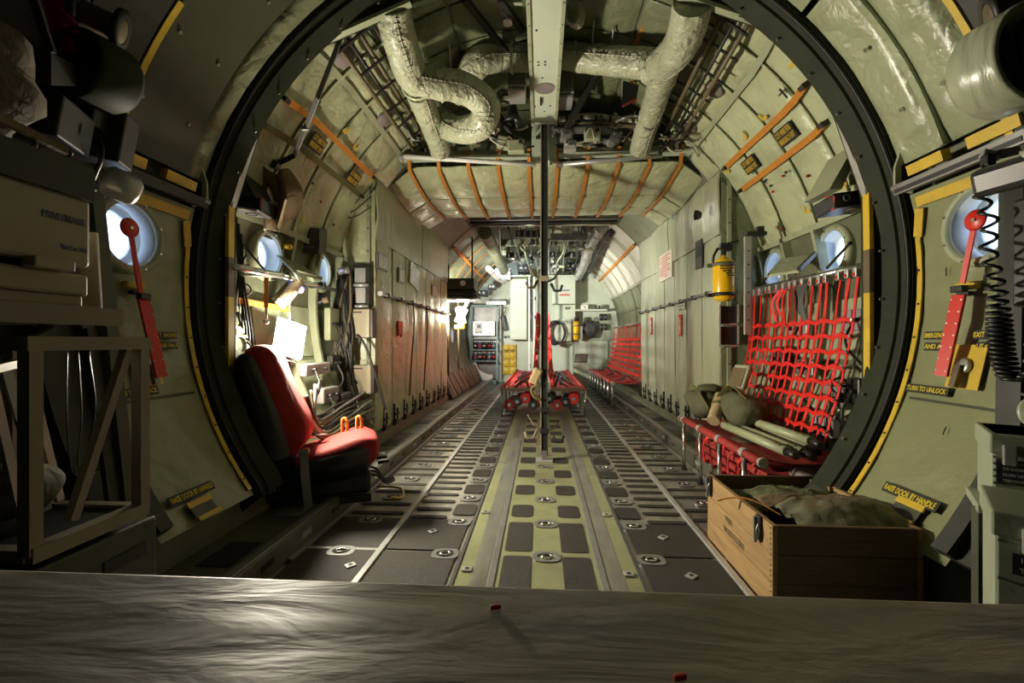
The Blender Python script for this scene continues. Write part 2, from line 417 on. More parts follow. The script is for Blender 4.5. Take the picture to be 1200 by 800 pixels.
# ---- floor: worn aluminium, centre walkway of yellow-green enamel, divider rails, pads and tie-down rings
fl = MB().box((0, 5.6, -0.06), (4.4, 14.6, 0.12), bev=0).build('floor', FLOORM); struct(fl)
m = MB().box((0, 7.3, 0.002), (0.90, 11.2, 0.004), bev=0); m.build('walkway_panel', FLOORG, fl)
for x in (-0.27, 0.27):
    box('roller_groove', (x, 7.3, 0.006), (0.035, 11.2, 0.010), GREY, fl, bev=0.003)
    box('wear_strip', (x * 1.23, 7.3, 0.0045), (0.078, 11.2, 0.003), FLOORM, fl, bev=0)
for x in (-0.455, 0.455): box('edge_strip', (x, 7.3, 0.005), (0.02, 11.2, 0.010), DGREY, fl, bev=0.002)
for x in (-0.91, 0.91): box('divider_rail', (x, 7.3, 0.008), (0.035, 11.2, 0.016), LGREY, fl, bev=0.004)
for x in (-1.335, 1.335): box('divider_rail', (x, 7.9 if x > 0 else 7.6, 0.012), (0.03, 10.0 if x > 0 else 10.6, 0.024), GREY, fl, bev=0.004)
for Yq in (3.98, 6.6): box('panel_joint', (0, Yq, 0.0048), (0.88, 0.008, 0.0015), GREY, fl, bev=0)
for Yq in (2.46,):
    for s in (-1, 1):
        box('cross_strip', (s * 1.12, Yq + .02, 0.004), (0.40, 0.03, 0.006), LGREY, fl, bev=0.001)

def pad_mesh(w, l, r, h=0.007):
    pts = []
    for cx, cy, a0 in ((w / 2 - r, l / 2 - r, 0), (-w / 2 + r, l / 2 - r, 90), (-w / 2 + r, -l / 2 + r, 180), (w / 2 - r, -l / 2 + r, 270)):
        for k in range(5): a = math.radians(a0 + k * 22.5); pts.append((cx + r * math.cos(a), cy + r * math.sin(a)))
    return MB().prism(pts, lambda a, b, d: (a, b, d), 0.001, h)
protos = {}
def pad(kind, x, Y):
    dims = {'slot_in': (0.245, 0.048, 0.024), 'slot_out': (0.36, 0.048, 0.024), 'sq': (0.15, 0.20, 0.03), 'mid': (0.145, 0.22, 0.035),
            'big_mid': (0.15, 0.40, 0.02), 'big_in': (0.40, 0.43, 0.012), 'big_out': (0.395, 0.43, 0.012)}[kind]
    if kind not in protos:
        o = pad_mesh(*dims).build('anti_slip_pad', PAD, fl, local=True); protos[kind] = o; o.location = (x, Y, 0)
    else: share(protos[kind], (x, Y, 0), fl)
# tie-down ring: plate with a dark cup and a steel ring as its sub-part
def ring_at(x, Y):
    if 'ring' not in protos:
        pb = MB()
        pb.mat(0).add([], [])
        out = [(0.075 * math.cos(2 * PI * k / 16), 0.062 * math.sin(2 * PI * k / 16)) for k in range(16)]
        out = [(max(-.073, min(.073, a * 1.12)), max(-.058, min(.058, b * 1.12))) for a, b in out]
        inn = [(0.050 * math.cos(2 * PI * k / 16), 0.040 * math.sin(2 * PI * k / 16)) for k in range(16)]
        n = 16
        vs = [(a, b, .002) for a, b in out] + [(a, b, .010) for a, b in out] + [(a, b, .010) for a, b in inn] + [(a, b, .003) for a, b in inn]
        for lv in range(3):
            pb.add([], [])
        fs = []
        for lv in range(3):
            for k in range(n): fs.append((lv * n + k, lv * n + (k + 1) % n, (lv + 1) * n + (k + 1) % n, (lv + 1) * n + k))
        pb.add(vs, fs, False)
        pb.mat(1).add([(a, b, .0035) for a, b in inn], [list(range(n))], False)
        o = pb.build('tiedown_plate', [GREY, RUBBER], fl, local=True); o.location = (x, Y, 0)
        rb = MB().tube([(0.027 * math.cos(2 * PI * k / 10), 0.021 * math.sin(2 * PI * k / 10), 0.010) for k in range(10)], 0.006, 5, closed=True)
        rb.box((0, -.021, .011), (.03, .012, .008))
        r = rb.build('ring', STEEL, o, local=True)
        protos['ring'] = o
    else:
        c = share(protos['ring'], (x, Y, 0), fl)
        share(protos['ring'].children[0], (0, 0, 0), c)
PITCH = 0.44
FAR = 8.3
far_pads = MB()
def far_pad(w, l, x, Y): far_pads.box((x, Y, 0.004), (w, l, 0.006), bev=0)
k = 0
for k in range(24):
    Yr = 2.44 + k * PITCH
    for x in (0, -0.545, 0.545, -1.12, 1.12):
        if x == 0 and (4.2 < Yr < 4.6 or 6.8 < Yr < 11.6): continue
        if x == 1.12 and Yr < 2.8: continue
        ring_at(x, Yr)
    Ym = Yr + PITCH / 2
    for s in (-1, 1):
        if k < 2:
            if k == 0:
                for Yq in (2.245, 2.70):
                    pad('big_mid', s * 0.155, Yq)
                    pad('big_in', s * 0.685, Yq)
                    if s < 0: pad('big_out', s * 1.125, Yq)
        if k >= 1:
            if Yr < FAR:
                if not (6.7 < Ym): pad('mid', s * 0.155, Ym)
                pad('sq', s * 0.545, Ym)
            else: far_pad(.15, .2, s * .545, Ym)
            for q in range(3):
                Ys = Yr + 0.11 + q * PITCH / 3 - 0.035
                if Yr < FAR: pad('slot_in', s * 0.765, Ys)
                else: far_pad(.245, .05, s * .765, Ys)
                if q == 2: continue
                if s > 0 and Ys < 2.85: continue
                Yo = Yr + 0.13 + q * 0.17
                if Yr < FAR: pad('slot_out', s * 1.125, Yo)
                else: far_pad(.36, .05, s * 1.125, Yo)
stuff(far_pads.build('anti_slip_pads', PAD, fl))
# small square studs between the rows
for Yq, x in ((2.28, -.40), (2.28, .40), (3.05, -.40), (3.05, .40), (2.28, -1.0), (2.72, -.68), (2.72, .68), (2.28, .70), (3.35, -.9), (4.3, -.4)):
    o = MB().box((x, Yq, .008), (.05, .045, .012), (0, 0, .78 if abs(x) > .5 else 0), .003)
    o.mat(1).cyl((x, Yq, .0135), (0, 0, 1), .012, .002, 10)
    o.build('floor_stud', [LGREY, RUBBER], fl)

# ---- hull skin with window holes
ylist = [Y0]
while ylist[-1] < Y1 - .01:
    y = ylist[-1]
    near = any(abs(y - w[1]) < .26 for w in WIN)
    nxt = y + (.022 if near else .22)
    if not near:
        for w in WIN:
            if y < w[1] - .26 < nxt: nxt = w[1] - .255
    ylist.append(min(nxt, Y1))
def hull_part(name, p0, p1, m, side):
    phis = []; p = p0
    while p < p1 + 1e-6:
        q = p if p < 90 else 180 - p
        phis.append(p); p += (0.6 if -8 <= q <= 13 else 4)
    if phis[-1] < p1: phis.append(p1)
    vs = [hp(a, y) for a in phis for y in ylist]; fs = []
    ny = len(ylist)
    wins = [w for w in WIN if w[0] == side]
    for i in range(len(phis) - 1):
        for j in range(ny - 1):
            c = hp((phis[i] + phis[i + 1]) / 2, (ylist[j] + ylist[j + 1]) / 2)
            if any((c.y - w[1]) ** 2 + (c.z - w[2]) ** 2 < .162 ** 2 for w in wins) and abs(c.x) > 1.8: continue
            fs.append((i * ny + j, (i + 1) * ny + j, (i + 1) * ny + j + 1, i * ny + j + 1))
    return struct(MB().add(vs, fs, True).build(name, m))
wall_r = hull_part('wall_right', -46, 56, SKIN, 1)
wall_l = hull_part('wall_left', 124, 226, SKIN, -1)
ceil = hull_part('ceiling', 56, 124, SKIN, 0)
bw = MB().box((0, Y0 - .05, 1.4), (4.6, .1, 4.6), bev=0).build('wall_back', LINING); struct(bw)
bulk = MB().box((0, Y1 + .06, 1.7), (4.3, .12, 3.9), bev=0).build('wall_front', PRIMERL); struct(bulk)

# ---- windows
for i, (s, Y, z) in enumerate(WIN):
    xw = s * math.sqrt(HR ** 2 - (z - HZ) ** 2)
    far = Y > 8
    R_ = .148; xs = sway(Y); D_ = .012 if Y < 2.7 else .085
    w = MB().lathe([(R_ + .002, -.02), (R_, 0), (R_ - .002, D_ - .008), (R_ - .022, D_), (R_ - .024, D_ + .02), (R_ - .012, D_ + .02), (R_ + .01, D_ + .02)], (xs + xw - s * .03, Y, z), (s, 0, 0), 32)
    w = struct(w.build('window_%d' % (i + 1), WINREC))
    rim = MB().lathe([(R_, -.012), (R_ + .006, -.022), (R_ + .03, -.022), (R_ + .045, -.008), (R_ + .045, .04), (R_, .04), (R_, -.012)], (xs + xw - s * .03, Y, z), (s, 0, 0), 32)
    rim.build('window_rim', PRIMER, w)
    MB().cyl((xs + xw - s * .03 + s * (D_ + .006), Y, z), (s, 0, 0), R_ - .023, .005, 28).build('window_pane', GLASS, w)
    if not far:
        for k in range(8):
            a = 2 * PI * (k + .5) / 8
            MB().cyl((xs + xw - s * .056, Y + (R_ + .022) * math.cos(a), z + (R_ + .022) * math.sin(a)), (s, 0, 0), .006, .006, 8).build('rim_screw', STEEL, w)

# ---- quilted blankets on the hull
def quilt(parent, p0, p1, ya, yb, puff=.03, m=QUILT, r=HR - .012, n=9, name='quilted_panel', seed=0.0):
    def f(u, v):
        a, b = 2 * u - 1, 2 * v - 1
        e = max(0.0, (1 - abs(a) ** 5) * (1 - abs(b) ** 5))
        P = hp(p0 + (p1 - p0) * u, ya + (yb - ya) * v, 1)
        w = .5 * noise.noise(V((P.x * 3 + seed, P.y * 5, P.z * 3))) + .35 * noise.noise(V((P.x * 9 + seed, P.y * 4 + P.z * 7, P.z * 9)))
        return hp(p0 + (p1 - p0) * u, ya + (yb - ya) * v, r - puff * e * (1 + .9 * w))
    return MB().shell(f, n, n, lambda u, v: -hn(p0 + (p1 - p0) * u) * .02).build(name, m, parent)
sd = 0
AFT = [2.76, 3.12, 3.53, 3.97, 4.42, 4.73]
for s, par in ((1, wall_r), (-1, wall_l)):
    for j in range(5):
        rows = [(15, 31), (31.3, 46.2)] if False else [(15.2, 46.2)]
        for (a, b) in rows + [(47.4, 56)]:
            if j == 4 and a < 40: a = 38
            sd += 1.7
            p0, p1 = (mir(a, s), mir(b, s))
            quilt(par, min(p0, p1), max(p0, p1), AFT[j] + .008, AFT[j + 1] - .008, .022 if a > 20 else .03, seed=sd, n=10)
    for j in range(5):
        for (a, b) in ((56.4, 71), (71.6, 86.5)):
            sd += 1.7
            p0, p1 = (mir(a, s), mir(b, s))
            quilt(ceil, min(p0, p1), max(p0, p1), AFT[j] + .012, AFT[j + 1] - .012, .03, m=QUILTD, seed=sd, n=7)  # crown panels take the darker vinyl; roof shadow put into the colour
# snap seams between the rows: longitudinal trim strips and hoop strips
for s, par in ((1, wall_r), (-1, wall_l)):
    for ph, yb in ((14.6, 4.42), (46.8, 4.73)):
        MB().strap([hp(mir(ph, s), 2.76 + (yb - 2.76) * t / 8, HR - .034) for t in range(9)], .045, .012, hn(mir(ph, s))).build('seam_strip', PRIMER, par)
    for j in range(1, 5):
        a0 = 15 if j < 4 else 40
        pts = [mir(a0 + (61 - a0) * t / 9, s) for t in range(10)]
        MB().strap([hp(a, AFT[j], HR - .030) for a in pts], .022, .008, [hn(a) for a in pts]).build('seam_strip', QUILT, par)
# lower aft walls: lining sheets under the windows, vertical ribs with lightening holes
for s, par in ((1, wall_r), (-1, wall_l)):
    for j in range(4):
        for a, b in ((-12.5, -1), (-27, -13.5)):
            if j == 0 and a > -20: continue
            sd += 1.3
            p0, p1 = mir(a, s), mir(b, s)
            quilt(par, min(p0, p1), max(p0, p1), AFT[j] + .03, AFT[j + 1] - .03, .006, m=PRIMER, n=5, seed=sd, name='lining_panel')
    for j, Yq in enumerate((2.78, 3.53, 3.97, 4.40)):
        rb = MB()
        for a in range(-34, 14, 4):
            pa, pb = mir(a, s), mir(min(a + 4, 14), s)
            rb.bar(hp(pa, Yq, HR - .035), hp(pb, Yq, HR - .035), .035, .07, hn(pa))
        rb.build('hull_rib', PRIMER, par)
    # flat web with three round holes beside the net and behind the seat
    wb = MB()
    for k in range(5):
        z = .62 + k * .17
        x = s * (math.sqrt(HR ** 2 - (z - HZ) ** 2) - .05)
        n_ = 14; vs = []; rr = .052
        sq = []
        for q in range(n_):
            a = 2 * PI * q / n_; c_, s_ = math.cos(a), math.sin(a); k_ = .085 / max(abs(c_), abs(s_))
            sq.append((c_ * k_ * .95, s_ * k_))
        x2 = s * (math.sqrt(HR ** 2 - (z + .085 - HZ) ** 2) - .05); x1 = s * (math.sqrt(HR ** 2 - (z - .085 - HZ) ** 2) - .05)
        def xf(dz): return x1 + (x2 - x1) * (dz + .085) / .17
        Yc = 2.93
        vs = [(xf(b), Yc + a, z + b) for a, b in sq] + [(xf(rr * math.sin(2 * PI * q / n_)), Yc + rr * math.cos(2 * PI * q / n_), z + rr * math.sin(2 * PI * q / n_)) for q in range(n_)]
        vs += [(v[0] + s * .03, v[1], v[2]) for v in vs[n_:]]
        wb.add(vs, [(q, (q + 1) % n_, n_ + (q + 1) % n_, n_ + q) for q in range(n_)] + [(n_ + q, n_ + (q + 1) % n_, 2 * n_ + (q + 1) % n_, 2 * n_ + q) for q in range(n_)], False)
    wb.build('rib_web', PRIMER, par)

# ---- forward bay blankets (bright, beyond the wing)
FWD = [7.98, 8.7, 9.45, 10.2, 10.95, 11.7, 12.4, 12.88]
for s, par in ((1, wall_r), (-1, wall_l)):
    for j in range(7):
        for a, b in ((24, 40), (40.8, 56)):
            if s < 0 and j > 3: continue
            sd += 1.1
            p0, p1 = mir(a, s), mir(b, s)
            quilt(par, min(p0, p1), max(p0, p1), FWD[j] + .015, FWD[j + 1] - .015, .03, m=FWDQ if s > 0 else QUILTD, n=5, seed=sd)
        for a, b in ((-8, 10), (10.8, 23)):
            if j > 5: continue
            sd += 1.1
            p0, p1 = mir(a, s), mir(b, s)
            if s < 0 and j in (1, 3) and a < 0: a = -8; p0, p1 = mir(-31, s), mir(-18.5, s)
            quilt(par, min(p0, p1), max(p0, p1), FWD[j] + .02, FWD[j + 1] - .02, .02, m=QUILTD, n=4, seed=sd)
    for ph in (23.5, 40.4):
        MB().strap([hp(mir(ph, s), 8 + 4.8 * t / 8, HR - .045) for t in range(9)], .05, .01, hn(mir(ph, s))).build('lining_strap', ORANGE if (s < 0 or ph > 30) else PRIMER, par)
    for j in range(1, 7):
        pts = [mir(24 + 34 * t / 6, s) for t in range(7)]
        MB().strap([hp(a, FWD[j], HR - .045) for a in pts], .028, .008, [hn(a) for a in pts]).build('seam_strip', QUILT if s > 0 else ORANGE, par)

# ---- sidewalks along the floor
for s, ya, i in ((-1, 1.2, 2), (1, 2.86, 3)):
    L_ = Y1 - ya; yc = (ya + Y1) / 2
    t = MB().box((s * 1.60, yc, .05), (.46, L_, .10), bev=.004).build('trim_%d' % i, SIDEW); struct(t)
    box('lip_rail', (s * 1.375, yc, .062), (.045, L_, .128), SIDEW, t, bev=.006)
    box('rail_cap', (s * 1.388, yc, .130), (.05, L_, .010), GREY, t, bev=.003)
    k = 0; y = ya + .2
    while y < 9:
        box('slot_plate', (s * 1.351, y, .07), (.004, .10, .03), LGREY if k % 3 == 0 else BLACKM, t, bev=0)
        k += 1; y += .37
    y = ya + .35; k = 0
    while y < 8:
        box('recess_cover', (s * 1.56, y, .1025), (.17, .26, .006), BLACKM if k % 2 else GREY, t, bev=.002)
        k += 1; y += .62

# ---- the big round frame between the door bay and the cargo bay
fr = MB()
IN = [(a * 1.027, 1.15 + (b - 1.15) * 1.027) for a, b in [(1.62, .26), (1.76, .62), (1.805, .72), (1.80, 1.95), (1.52, 2.80), (.72, 3.11), (.35, 3.20), (0, 3.22)]]
def inner_r(phi):
    """radius of the inner outline along phi (0..90 or below)"""
    a = math.radians(phi); d = V((math.cos(a), math.sin(a)))
    best = None
    for (x0, z0), (x1, z1) in zip(IN, IN[1:]):
        e = V((x1 - x0, z1 - z0)); o = V((x0, z0 - HZ))
        den = d.x * e.y - d.y * e.x
        if abs(den) < 1e-9: continue
        t = (o.x * e.y - o.y * e.x) / den; u = (o.x * d.y - o.y * d.x) / den
        if t > 0 and -1e-6 <= u <= 1 + 1e-6: best = t
    return best if best else 1.88
ph_list = [-38 + k * 2 for k in range(129)]
def ring_surface(rows):
    vs = []; n = len(rows)
    for ph in ph_list:
        q = ph if ph <= 90 else 180 - ph
        for r, Y in rows:
            rr = r(q) if callable(r) else r
            vs.append(hp(ph, Y, rr))
    fs = [(i * n + j, (i + 1) * n + j, (i + 1) * n + j + 1, i * n + j + 1) for i in range(len(ph_list) - 1) for j in range(n - 1)]
    return vs, fs
IRm = lambda q: min(1.90, inner_r(q) + .035)
vs, fs = ring_surface([(2.09, 2.515), (1.968, 2.515), (1.958, 2.53), (1.945, 2.56), (1.93, 2.565), (IRm, 2.665), (inner_r, 2.69), (inner_r, 2.725), (2.09, 2.735)])
fr.add(vs, fs, False)
ring = struct(fr.build('trim_1', RINGM))
for r_, Y_, m_, w_ in ((1.958, 2.528, RUBBER, .010),):
    MB().tube([hp(a, Y_, r_) for a in ph_list], w_, 6).build('door_seal', m_, ring)
for s in (1, -1):
    # grey edge plate, yellow lower edge, grey hose at the foot
    IX = [(s * x - .065, z) for x, z in IN]
    for k, m_, y_ in ((3, LGREY, 2.68), (4, PRIMER, 2.68)):
        (x0, z0), (x1, z1) = IX[k], IX[k + 1]
        MB().bar((x0, y_, z0), (x1, y_, z1), .045, .022, (s, 0, .3)).build('edge_plate', m_, ring)
    (x0, z0), (x1, z1) = IX[2], IX[3]
    MB().bar((x0, 2.67, z0), (x0, 2.67, 1.42), .05, .022, (s, 0, 0)).build('yellow_edge', YELLOW, ring)
    MB().bar((x0, 2.67, 1.42), (x0, 2.67, 1.66), .05, .024, (s, 0, 0)).build('edge_plate', BROWN, ring)
    MB().bar((x0, 2.67, 1.66), (x1, 2.67, z1), .05, .022, (s, 0, 0)).build('yellow_edge', YELLOW, ring)
    MB().tube([hp(mir(a, s), 2.70, 1.95 - .004 * (a + 24)) for a in range(-38, -20, 3)], .022, 8).build('edge_hose', GREY, ring)
    for a in range(-30, 66, 8):
        MB().cyl(hp(mir(a + 3, s), 2.63, IRm(a + 3) - .0), (0, -1, 0), .008, .008, 8).build('frame_bolt', GREY, ring)
    # hinge lever on the frame beside each door
    b = thing('hinge_lever', 'pale green crank lever on the dark frame by the %s door header' % ('bright' if s > 0 else 'shaded'), 'lever', hp(mir(17, s), 2.49, 1.93))
    p = hp(mir(14, s), 2.49, 1.93)
    MB().strap([p, p + V((0, 0, .10)), p + V((s * .02, -.03, .22))], .03, .014, (0, 1, 0)).build('lever_arm', PRIMER, b)
    MB().bar(p, p + V((s * .05, -.04, -.03)), .03, .03).build('lever_bracket', PRIMER, b)
    MB().cyl(p + V((0, -.02, .0)), (0, 1, 0), .02, .04, 10).build('pivot', GREY, b)

# ---- near walls beside the doors: paratroop door each side, header, blanket or panel above
def door(i, s, wall):
    R = 1.985
    phis = [-37 + k * 3 for k in range(17)] + [12.4]
    ya, yb = 1.86, 2.495
    ys = [ya + (yb - ya) * k / 30 for k in range(31)]
    wy, wz = (2.14, 1.67) if s > 0 else (2.11, 1.67)
    ph2 = []
    for p in range(-37, -8, 3): ph2.append(p)
    p = -8.0
    while p < 12.3: ph2.append(p); p += .7
    ph2.append(12.4)
    vs = []; fs = []
    for p in ph2:
        for y in ys:
            q = hp(mir(p, s), y, R)
            k = -.010 * noise.noise(V((y * 3 + s, p * .15, 3.1))) - .006 * noise.noise(V((y * 9, p * .4, s)))
            vs.append(q - hn(mir(p, s)) * k)
    n = len(ys)
    for a in range(len(ph2) - 1):
        for b in range(n - 1):
            c = hp(mir((ph2[a] + ph2[a + 1]) / 2, s), (ys[b] + ys[b + 1]) / 2, R)
            if (c.y - wy) ** 2 + (c.z - wz) ** 2 < .165 ** 2: continue
            fs.append((a * n + b, a * n + b + 1, (a + 1) * n + b + 1, (a + 1) * n + b))
    d = struct(MB().add(vs, fs, True).build('door_%d' % i, DOORV))
    # window well joining the door skin to the hull window
    MB().lathe([(.166, 0), (.15, .0), (.149, .10)], (s * 1.97 + sway(wy), wy, wz), (s, 0, 0), 32).build('window_well', WINREC, d)
    MB().lathe([(.150, .005), (.152, -.014), (.175, -.020), (.192, -.008), (.192, .02)], (s * 1.962 + sway(wy), wy, wz), (s, 0, 0), 36).build('window_flange', PRIMER, d)
    for k in range(8):
        a = 2 * PI * (k + .5) / 8
        MB().cyl((s * 1.945 + sway(wy), wy + .172 * math.cos(a), wz + .172 * math.sin(a)), (-s, 0, 0), .006, .005, 8).build('flange_screw', STEEL, d)
    # fold seam across the door, door bottom
    MB().strap([hp(mir(-18, s), ya + .02 + k * .09, R - .006) for k in range(7)], .012, .006, hn(mir(-18, s))).build('fold_seam', PANELD, d)
    # yellow edging
    pts = [mir(a, s) for a in range(-36, 7, 3)]
    MB().strap([hp(a, 2.475, R - .012) for a in pts], .03, .006, [hn(a) for a in pts]).build('yellow_edging', YELLOW, d)
    for a in range(-34, 6, 5):
        MB().cyl(hp(mir(a, s), 2.475, R - .016), hn(mir(a, s)), .006, .004, 6).build('edging_screw', RUBBER, d)
    MB().strap([hp(mir(6, s), 2.475, R - .012), hp(mir(10, s), 2.44, R - .012)], .05, .006, hn(mir(8, s))).build('yellow_edging', YELLOW, d)
    MB().strap([hp(mir(11, s), ya + .02, R - .012), hp(mir(11, s), 2.45, R - .012)], .05, .006, hn(mir(11, s))).build('yellow_edging', YELLOW, d)
    # header beam
    MB().bar(hp(mir(13.6, s), 1.85, R - .03), hp(mir(13.6, s), 2.50, R - .03), .085, .05, hup(mir(13, s))).build('header_beam', GREY if s > 0 else BLACKM, d)
    MB().strap([hp(mir(13.4, s), 1.86, R - .074), hp(mir(13.4, s), 2.49, R - .074)], .02, .004, hn(mir(13, s))).build('header_slot', RUBBER, d)
    for y, l in ((2.31, .2), (1.98, .22)):
        MB().bar(hp(mir(15.6, s), y - l / 2, R - .035), hp(mir(15.6, s), y + l / 2, R - .035), .04, .05, hup(mir(15, s))).build('header_cap', YELLOW, d)
    return d
door_r = door(2, 1, wall_r)
door_l = door(1, -1, wall_l)
# above the doors
for k, (a, b) in enumerate(((17, 44), (45, 74))):
    for ya, yb in ((1.96, 2.225), (2.23, 2.505)):
        quilt(wall_r if k == 0 else ceil, a, b, ya, yb, .035, m=QUILTN, n=12, r=1.985, seed=31 + k + ya)
MB().strap([hp(17 + 57 * t / 14, 2.228, 1.965) for t in range(15)], .035, .03, [hn(17 + 57 * t / 14) for t in range(15)]).build('seam_strip', QUILTN, wall_r)
for a, y in ((24, 2.10), (24, 2.33), (34, 2.33), (46, 2.12), (46, 2.35), (56, 2.30)):
    MB().cyl(hp(a, y, 1.945), hn(a), .011, .008, 10).build('button', STEEL, wall_r)
m = MB(); pts = [-197 + 0 for _ in range(1)]
m.shell(lambda u, v: hp(163 - 48 * u, 1.96 + .42 * v, 1.975), 14, 2, lambda u, v: -hn(163 - 48 * u) * .02)
m.build('overhead_panel', PANELD, wall_l)
for a, y in ((156, 2.0), (156, 2.28), (146, 2.02), (146, 2.27), (134, 2.02), (134, 2.28), (124, 2.05), (122, 2.28)):
    MB().cyl(hp(a, y, 1.972), hn(a), .009, .006, 8).build('panel_screw', GREY, wall_l)
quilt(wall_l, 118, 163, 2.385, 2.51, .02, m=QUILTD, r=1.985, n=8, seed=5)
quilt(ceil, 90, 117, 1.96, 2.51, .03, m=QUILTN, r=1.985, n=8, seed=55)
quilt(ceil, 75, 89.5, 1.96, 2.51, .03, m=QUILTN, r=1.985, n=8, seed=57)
for s, par in ((1, wall_r), (-1, wall_l)):
    pts = [mir(a, s) for a in range(13, 40, 3)]
    MB().strap([hp(a, 1.935, 1.95) for a in pts], .03, .006, [hn(a) for a in pts]).build('yellow_strip', YELLOW, par)
    # dark bay frame this side of the doors
    pts = [mir(a, s) for a in range(-36, 75, 3)]
    MB().strap([hp(a, 1.78, 1.97) for a in pts], .25, .05, [hn(a) for a in pts]).build('bay_frame', LINING, par)
    pts2 = [mir(a, s) for a in range(-44, 91, 3)]
    MB().strap([hp(a, .1, 2.04) for a in pts2], 3.1, .02, [hn(a) for a in pts2]).build('added_dark_lining', LINING, par)  # dark sheet added over the near walls to cut bounced light
    MB().strap([hp(a, 1.84, 1.93) for a in pts[:14]], .07, .05, [hn(a) for a in pts[:14]]).build('bay_frame', LINING, par)

# ---- wheel-well fairings
def fairing(side, s):
    X = 1.68; ya, yb = 4.47, 7.92
    par = struct(MB().box((s * (X + .22), (ya + yb) / 2, 1.52), (.40, yb - ya, 2.84), bev=0).build('wall_%s_inner' % side, PRIMER))
    # upper blanket with a sag towards the ceiling
    ztop = lambda v: 2.86 + .26 * v
    for j in range(2):
        v0, v1 = (0, .49) if j == 0 else (.5, 1)
        def f(u, v):
            vv = v0 + (v1 - v0) * v
            y = ya - .02 + (yb - ya + .02) * vv
            z = 2.17 + (ztop(vv) - 2.17) * u
            w = .018 * noise.noise(V((y * 2, z * 3, s * 4))) + .010 * noise.noise(V((y * 5 + z * 6, z * 3 - y, s)))
            return (s * (X - .018 - .02 * math.sin(PI * u) - w), y, z)
        MB().shell(f, 12, 16, lambda u, v: (s * .015, 0, 0)).build('upper_blanket', SHEET, par)
    # hanging vinyl sheets below
    n = 7
    for k in range(n):
        y0 = ya + (yb - ya) * k / n; y1 = ya + (yb - ya) * (k + 1) / n
        def f(u, v):
            y = y0 + .008 + (y1 - y0 - .016) * v; z = .26 + 1.90 * u
            w = .012 * noise.noise(V((y * 6, z * 1.2, s * 7 + k))) + .006 * noise.noise(V((y * 14, z * 2, s)))
            return (s * (X - .012 - w - .012 * math.sin(PI * v)), y, z)
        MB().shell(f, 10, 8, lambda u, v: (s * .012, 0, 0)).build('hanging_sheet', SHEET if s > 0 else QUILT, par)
        box('seam_gap', (s * (X - .004), y0, 1.2), (.004, .012, 1.9), PANELD, par, bev=0)
    # quilted end towards the viewer
    def g(u, v):
        x = X - .01 + .44 * v; z = .15 + 2.72 * u
        w = .015 * noise.noise(V((x * 6, z * 3, s * 3))) + .01 * noise.noise(V((x * 11 + z * 3, z * 5, s)))
        return (s * x, ya - .025 - w - .02 * math.sin(PI * v), z)
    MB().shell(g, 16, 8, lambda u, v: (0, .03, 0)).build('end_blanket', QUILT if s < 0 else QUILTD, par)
    MB().box((s * (X + .05), ya - .05, 1.6), (.035, .02, 2.5)).build('snap_strip', PRIMER, par)
    for k in range(11): MB().cyl((s * (X + .05), ya - .06, .5 + k * .22), (0, -1, 0), .008, .006, 8).build('snap', BLACKM, par)
    # handrail with clamps
    rail = thing('cargo_rail', 'thin %s rail clamped along the wheel well %s' % (('steel', 'next to the yellow bottle') if s > 0 else ('pinkish', 'with hanging tools, opposite the yellow bottle')), 'rail', (s * (X - .06), ya, 1.62))
    MB().tube([(s * (X - .06), ya - .02, 1.625), (s * (X - .06), yb + .02, 1.625)], .014, 10).build('tube', GREY if s > 0 else LILAC, rail)
    MB().tube([(s * (X - .06), ya - .03, 1.625), (s * (X - .06), ya - .02, 1.625)], .026, 12).build('end_cap', LGREY, rail)
    for k in range(8):
        y = ya + .2 + k * .44
        MB().bar((s * (X - .005), y, 1.56), (s * (X - .005), y, 1.76), .05, .014, (s, 0, 0)).box((s * (X - .045), y, 1.625), (.07, .04, .045), bev=.006).build('clamp', BLACKM, rail)
    # seat fittings along the foot
    for k in range(10):
        y = ya + .18 + k * .36
        ft = thing('cargo_fitting', '%s black seat fitting from the near end, low on the %s wheel well' % (NTH[k], 'pale' if s > 0 else 'cable-hung'), 'fitting', (s * (X - .03), y, .30), group='seat fittings along the %s wheel well' % ('pale' if s > 0 else 'cable-hung'))
        MB().bar((s * (X - .02), y, .22), (s * (X - .02), y, .46), .03, .02, (s, 0, 0)).box((s * (X - .03), y, .26), (.05, .07, .06), bev=.01).build('bracket', BLACKM, ft)
        MB().bar((s * (X - .05), y - .05, .35), (s * (X - .05), y + .06, .35), .022, .022).bar((s * (X - .05), y + .02, .29), (s * (X - .05), y + .02, .41), .016, .016).build('latch', BLACKM, ft)
    return par
fair_r = fairing('right', 1)
fair_l = fairing('left', -1)
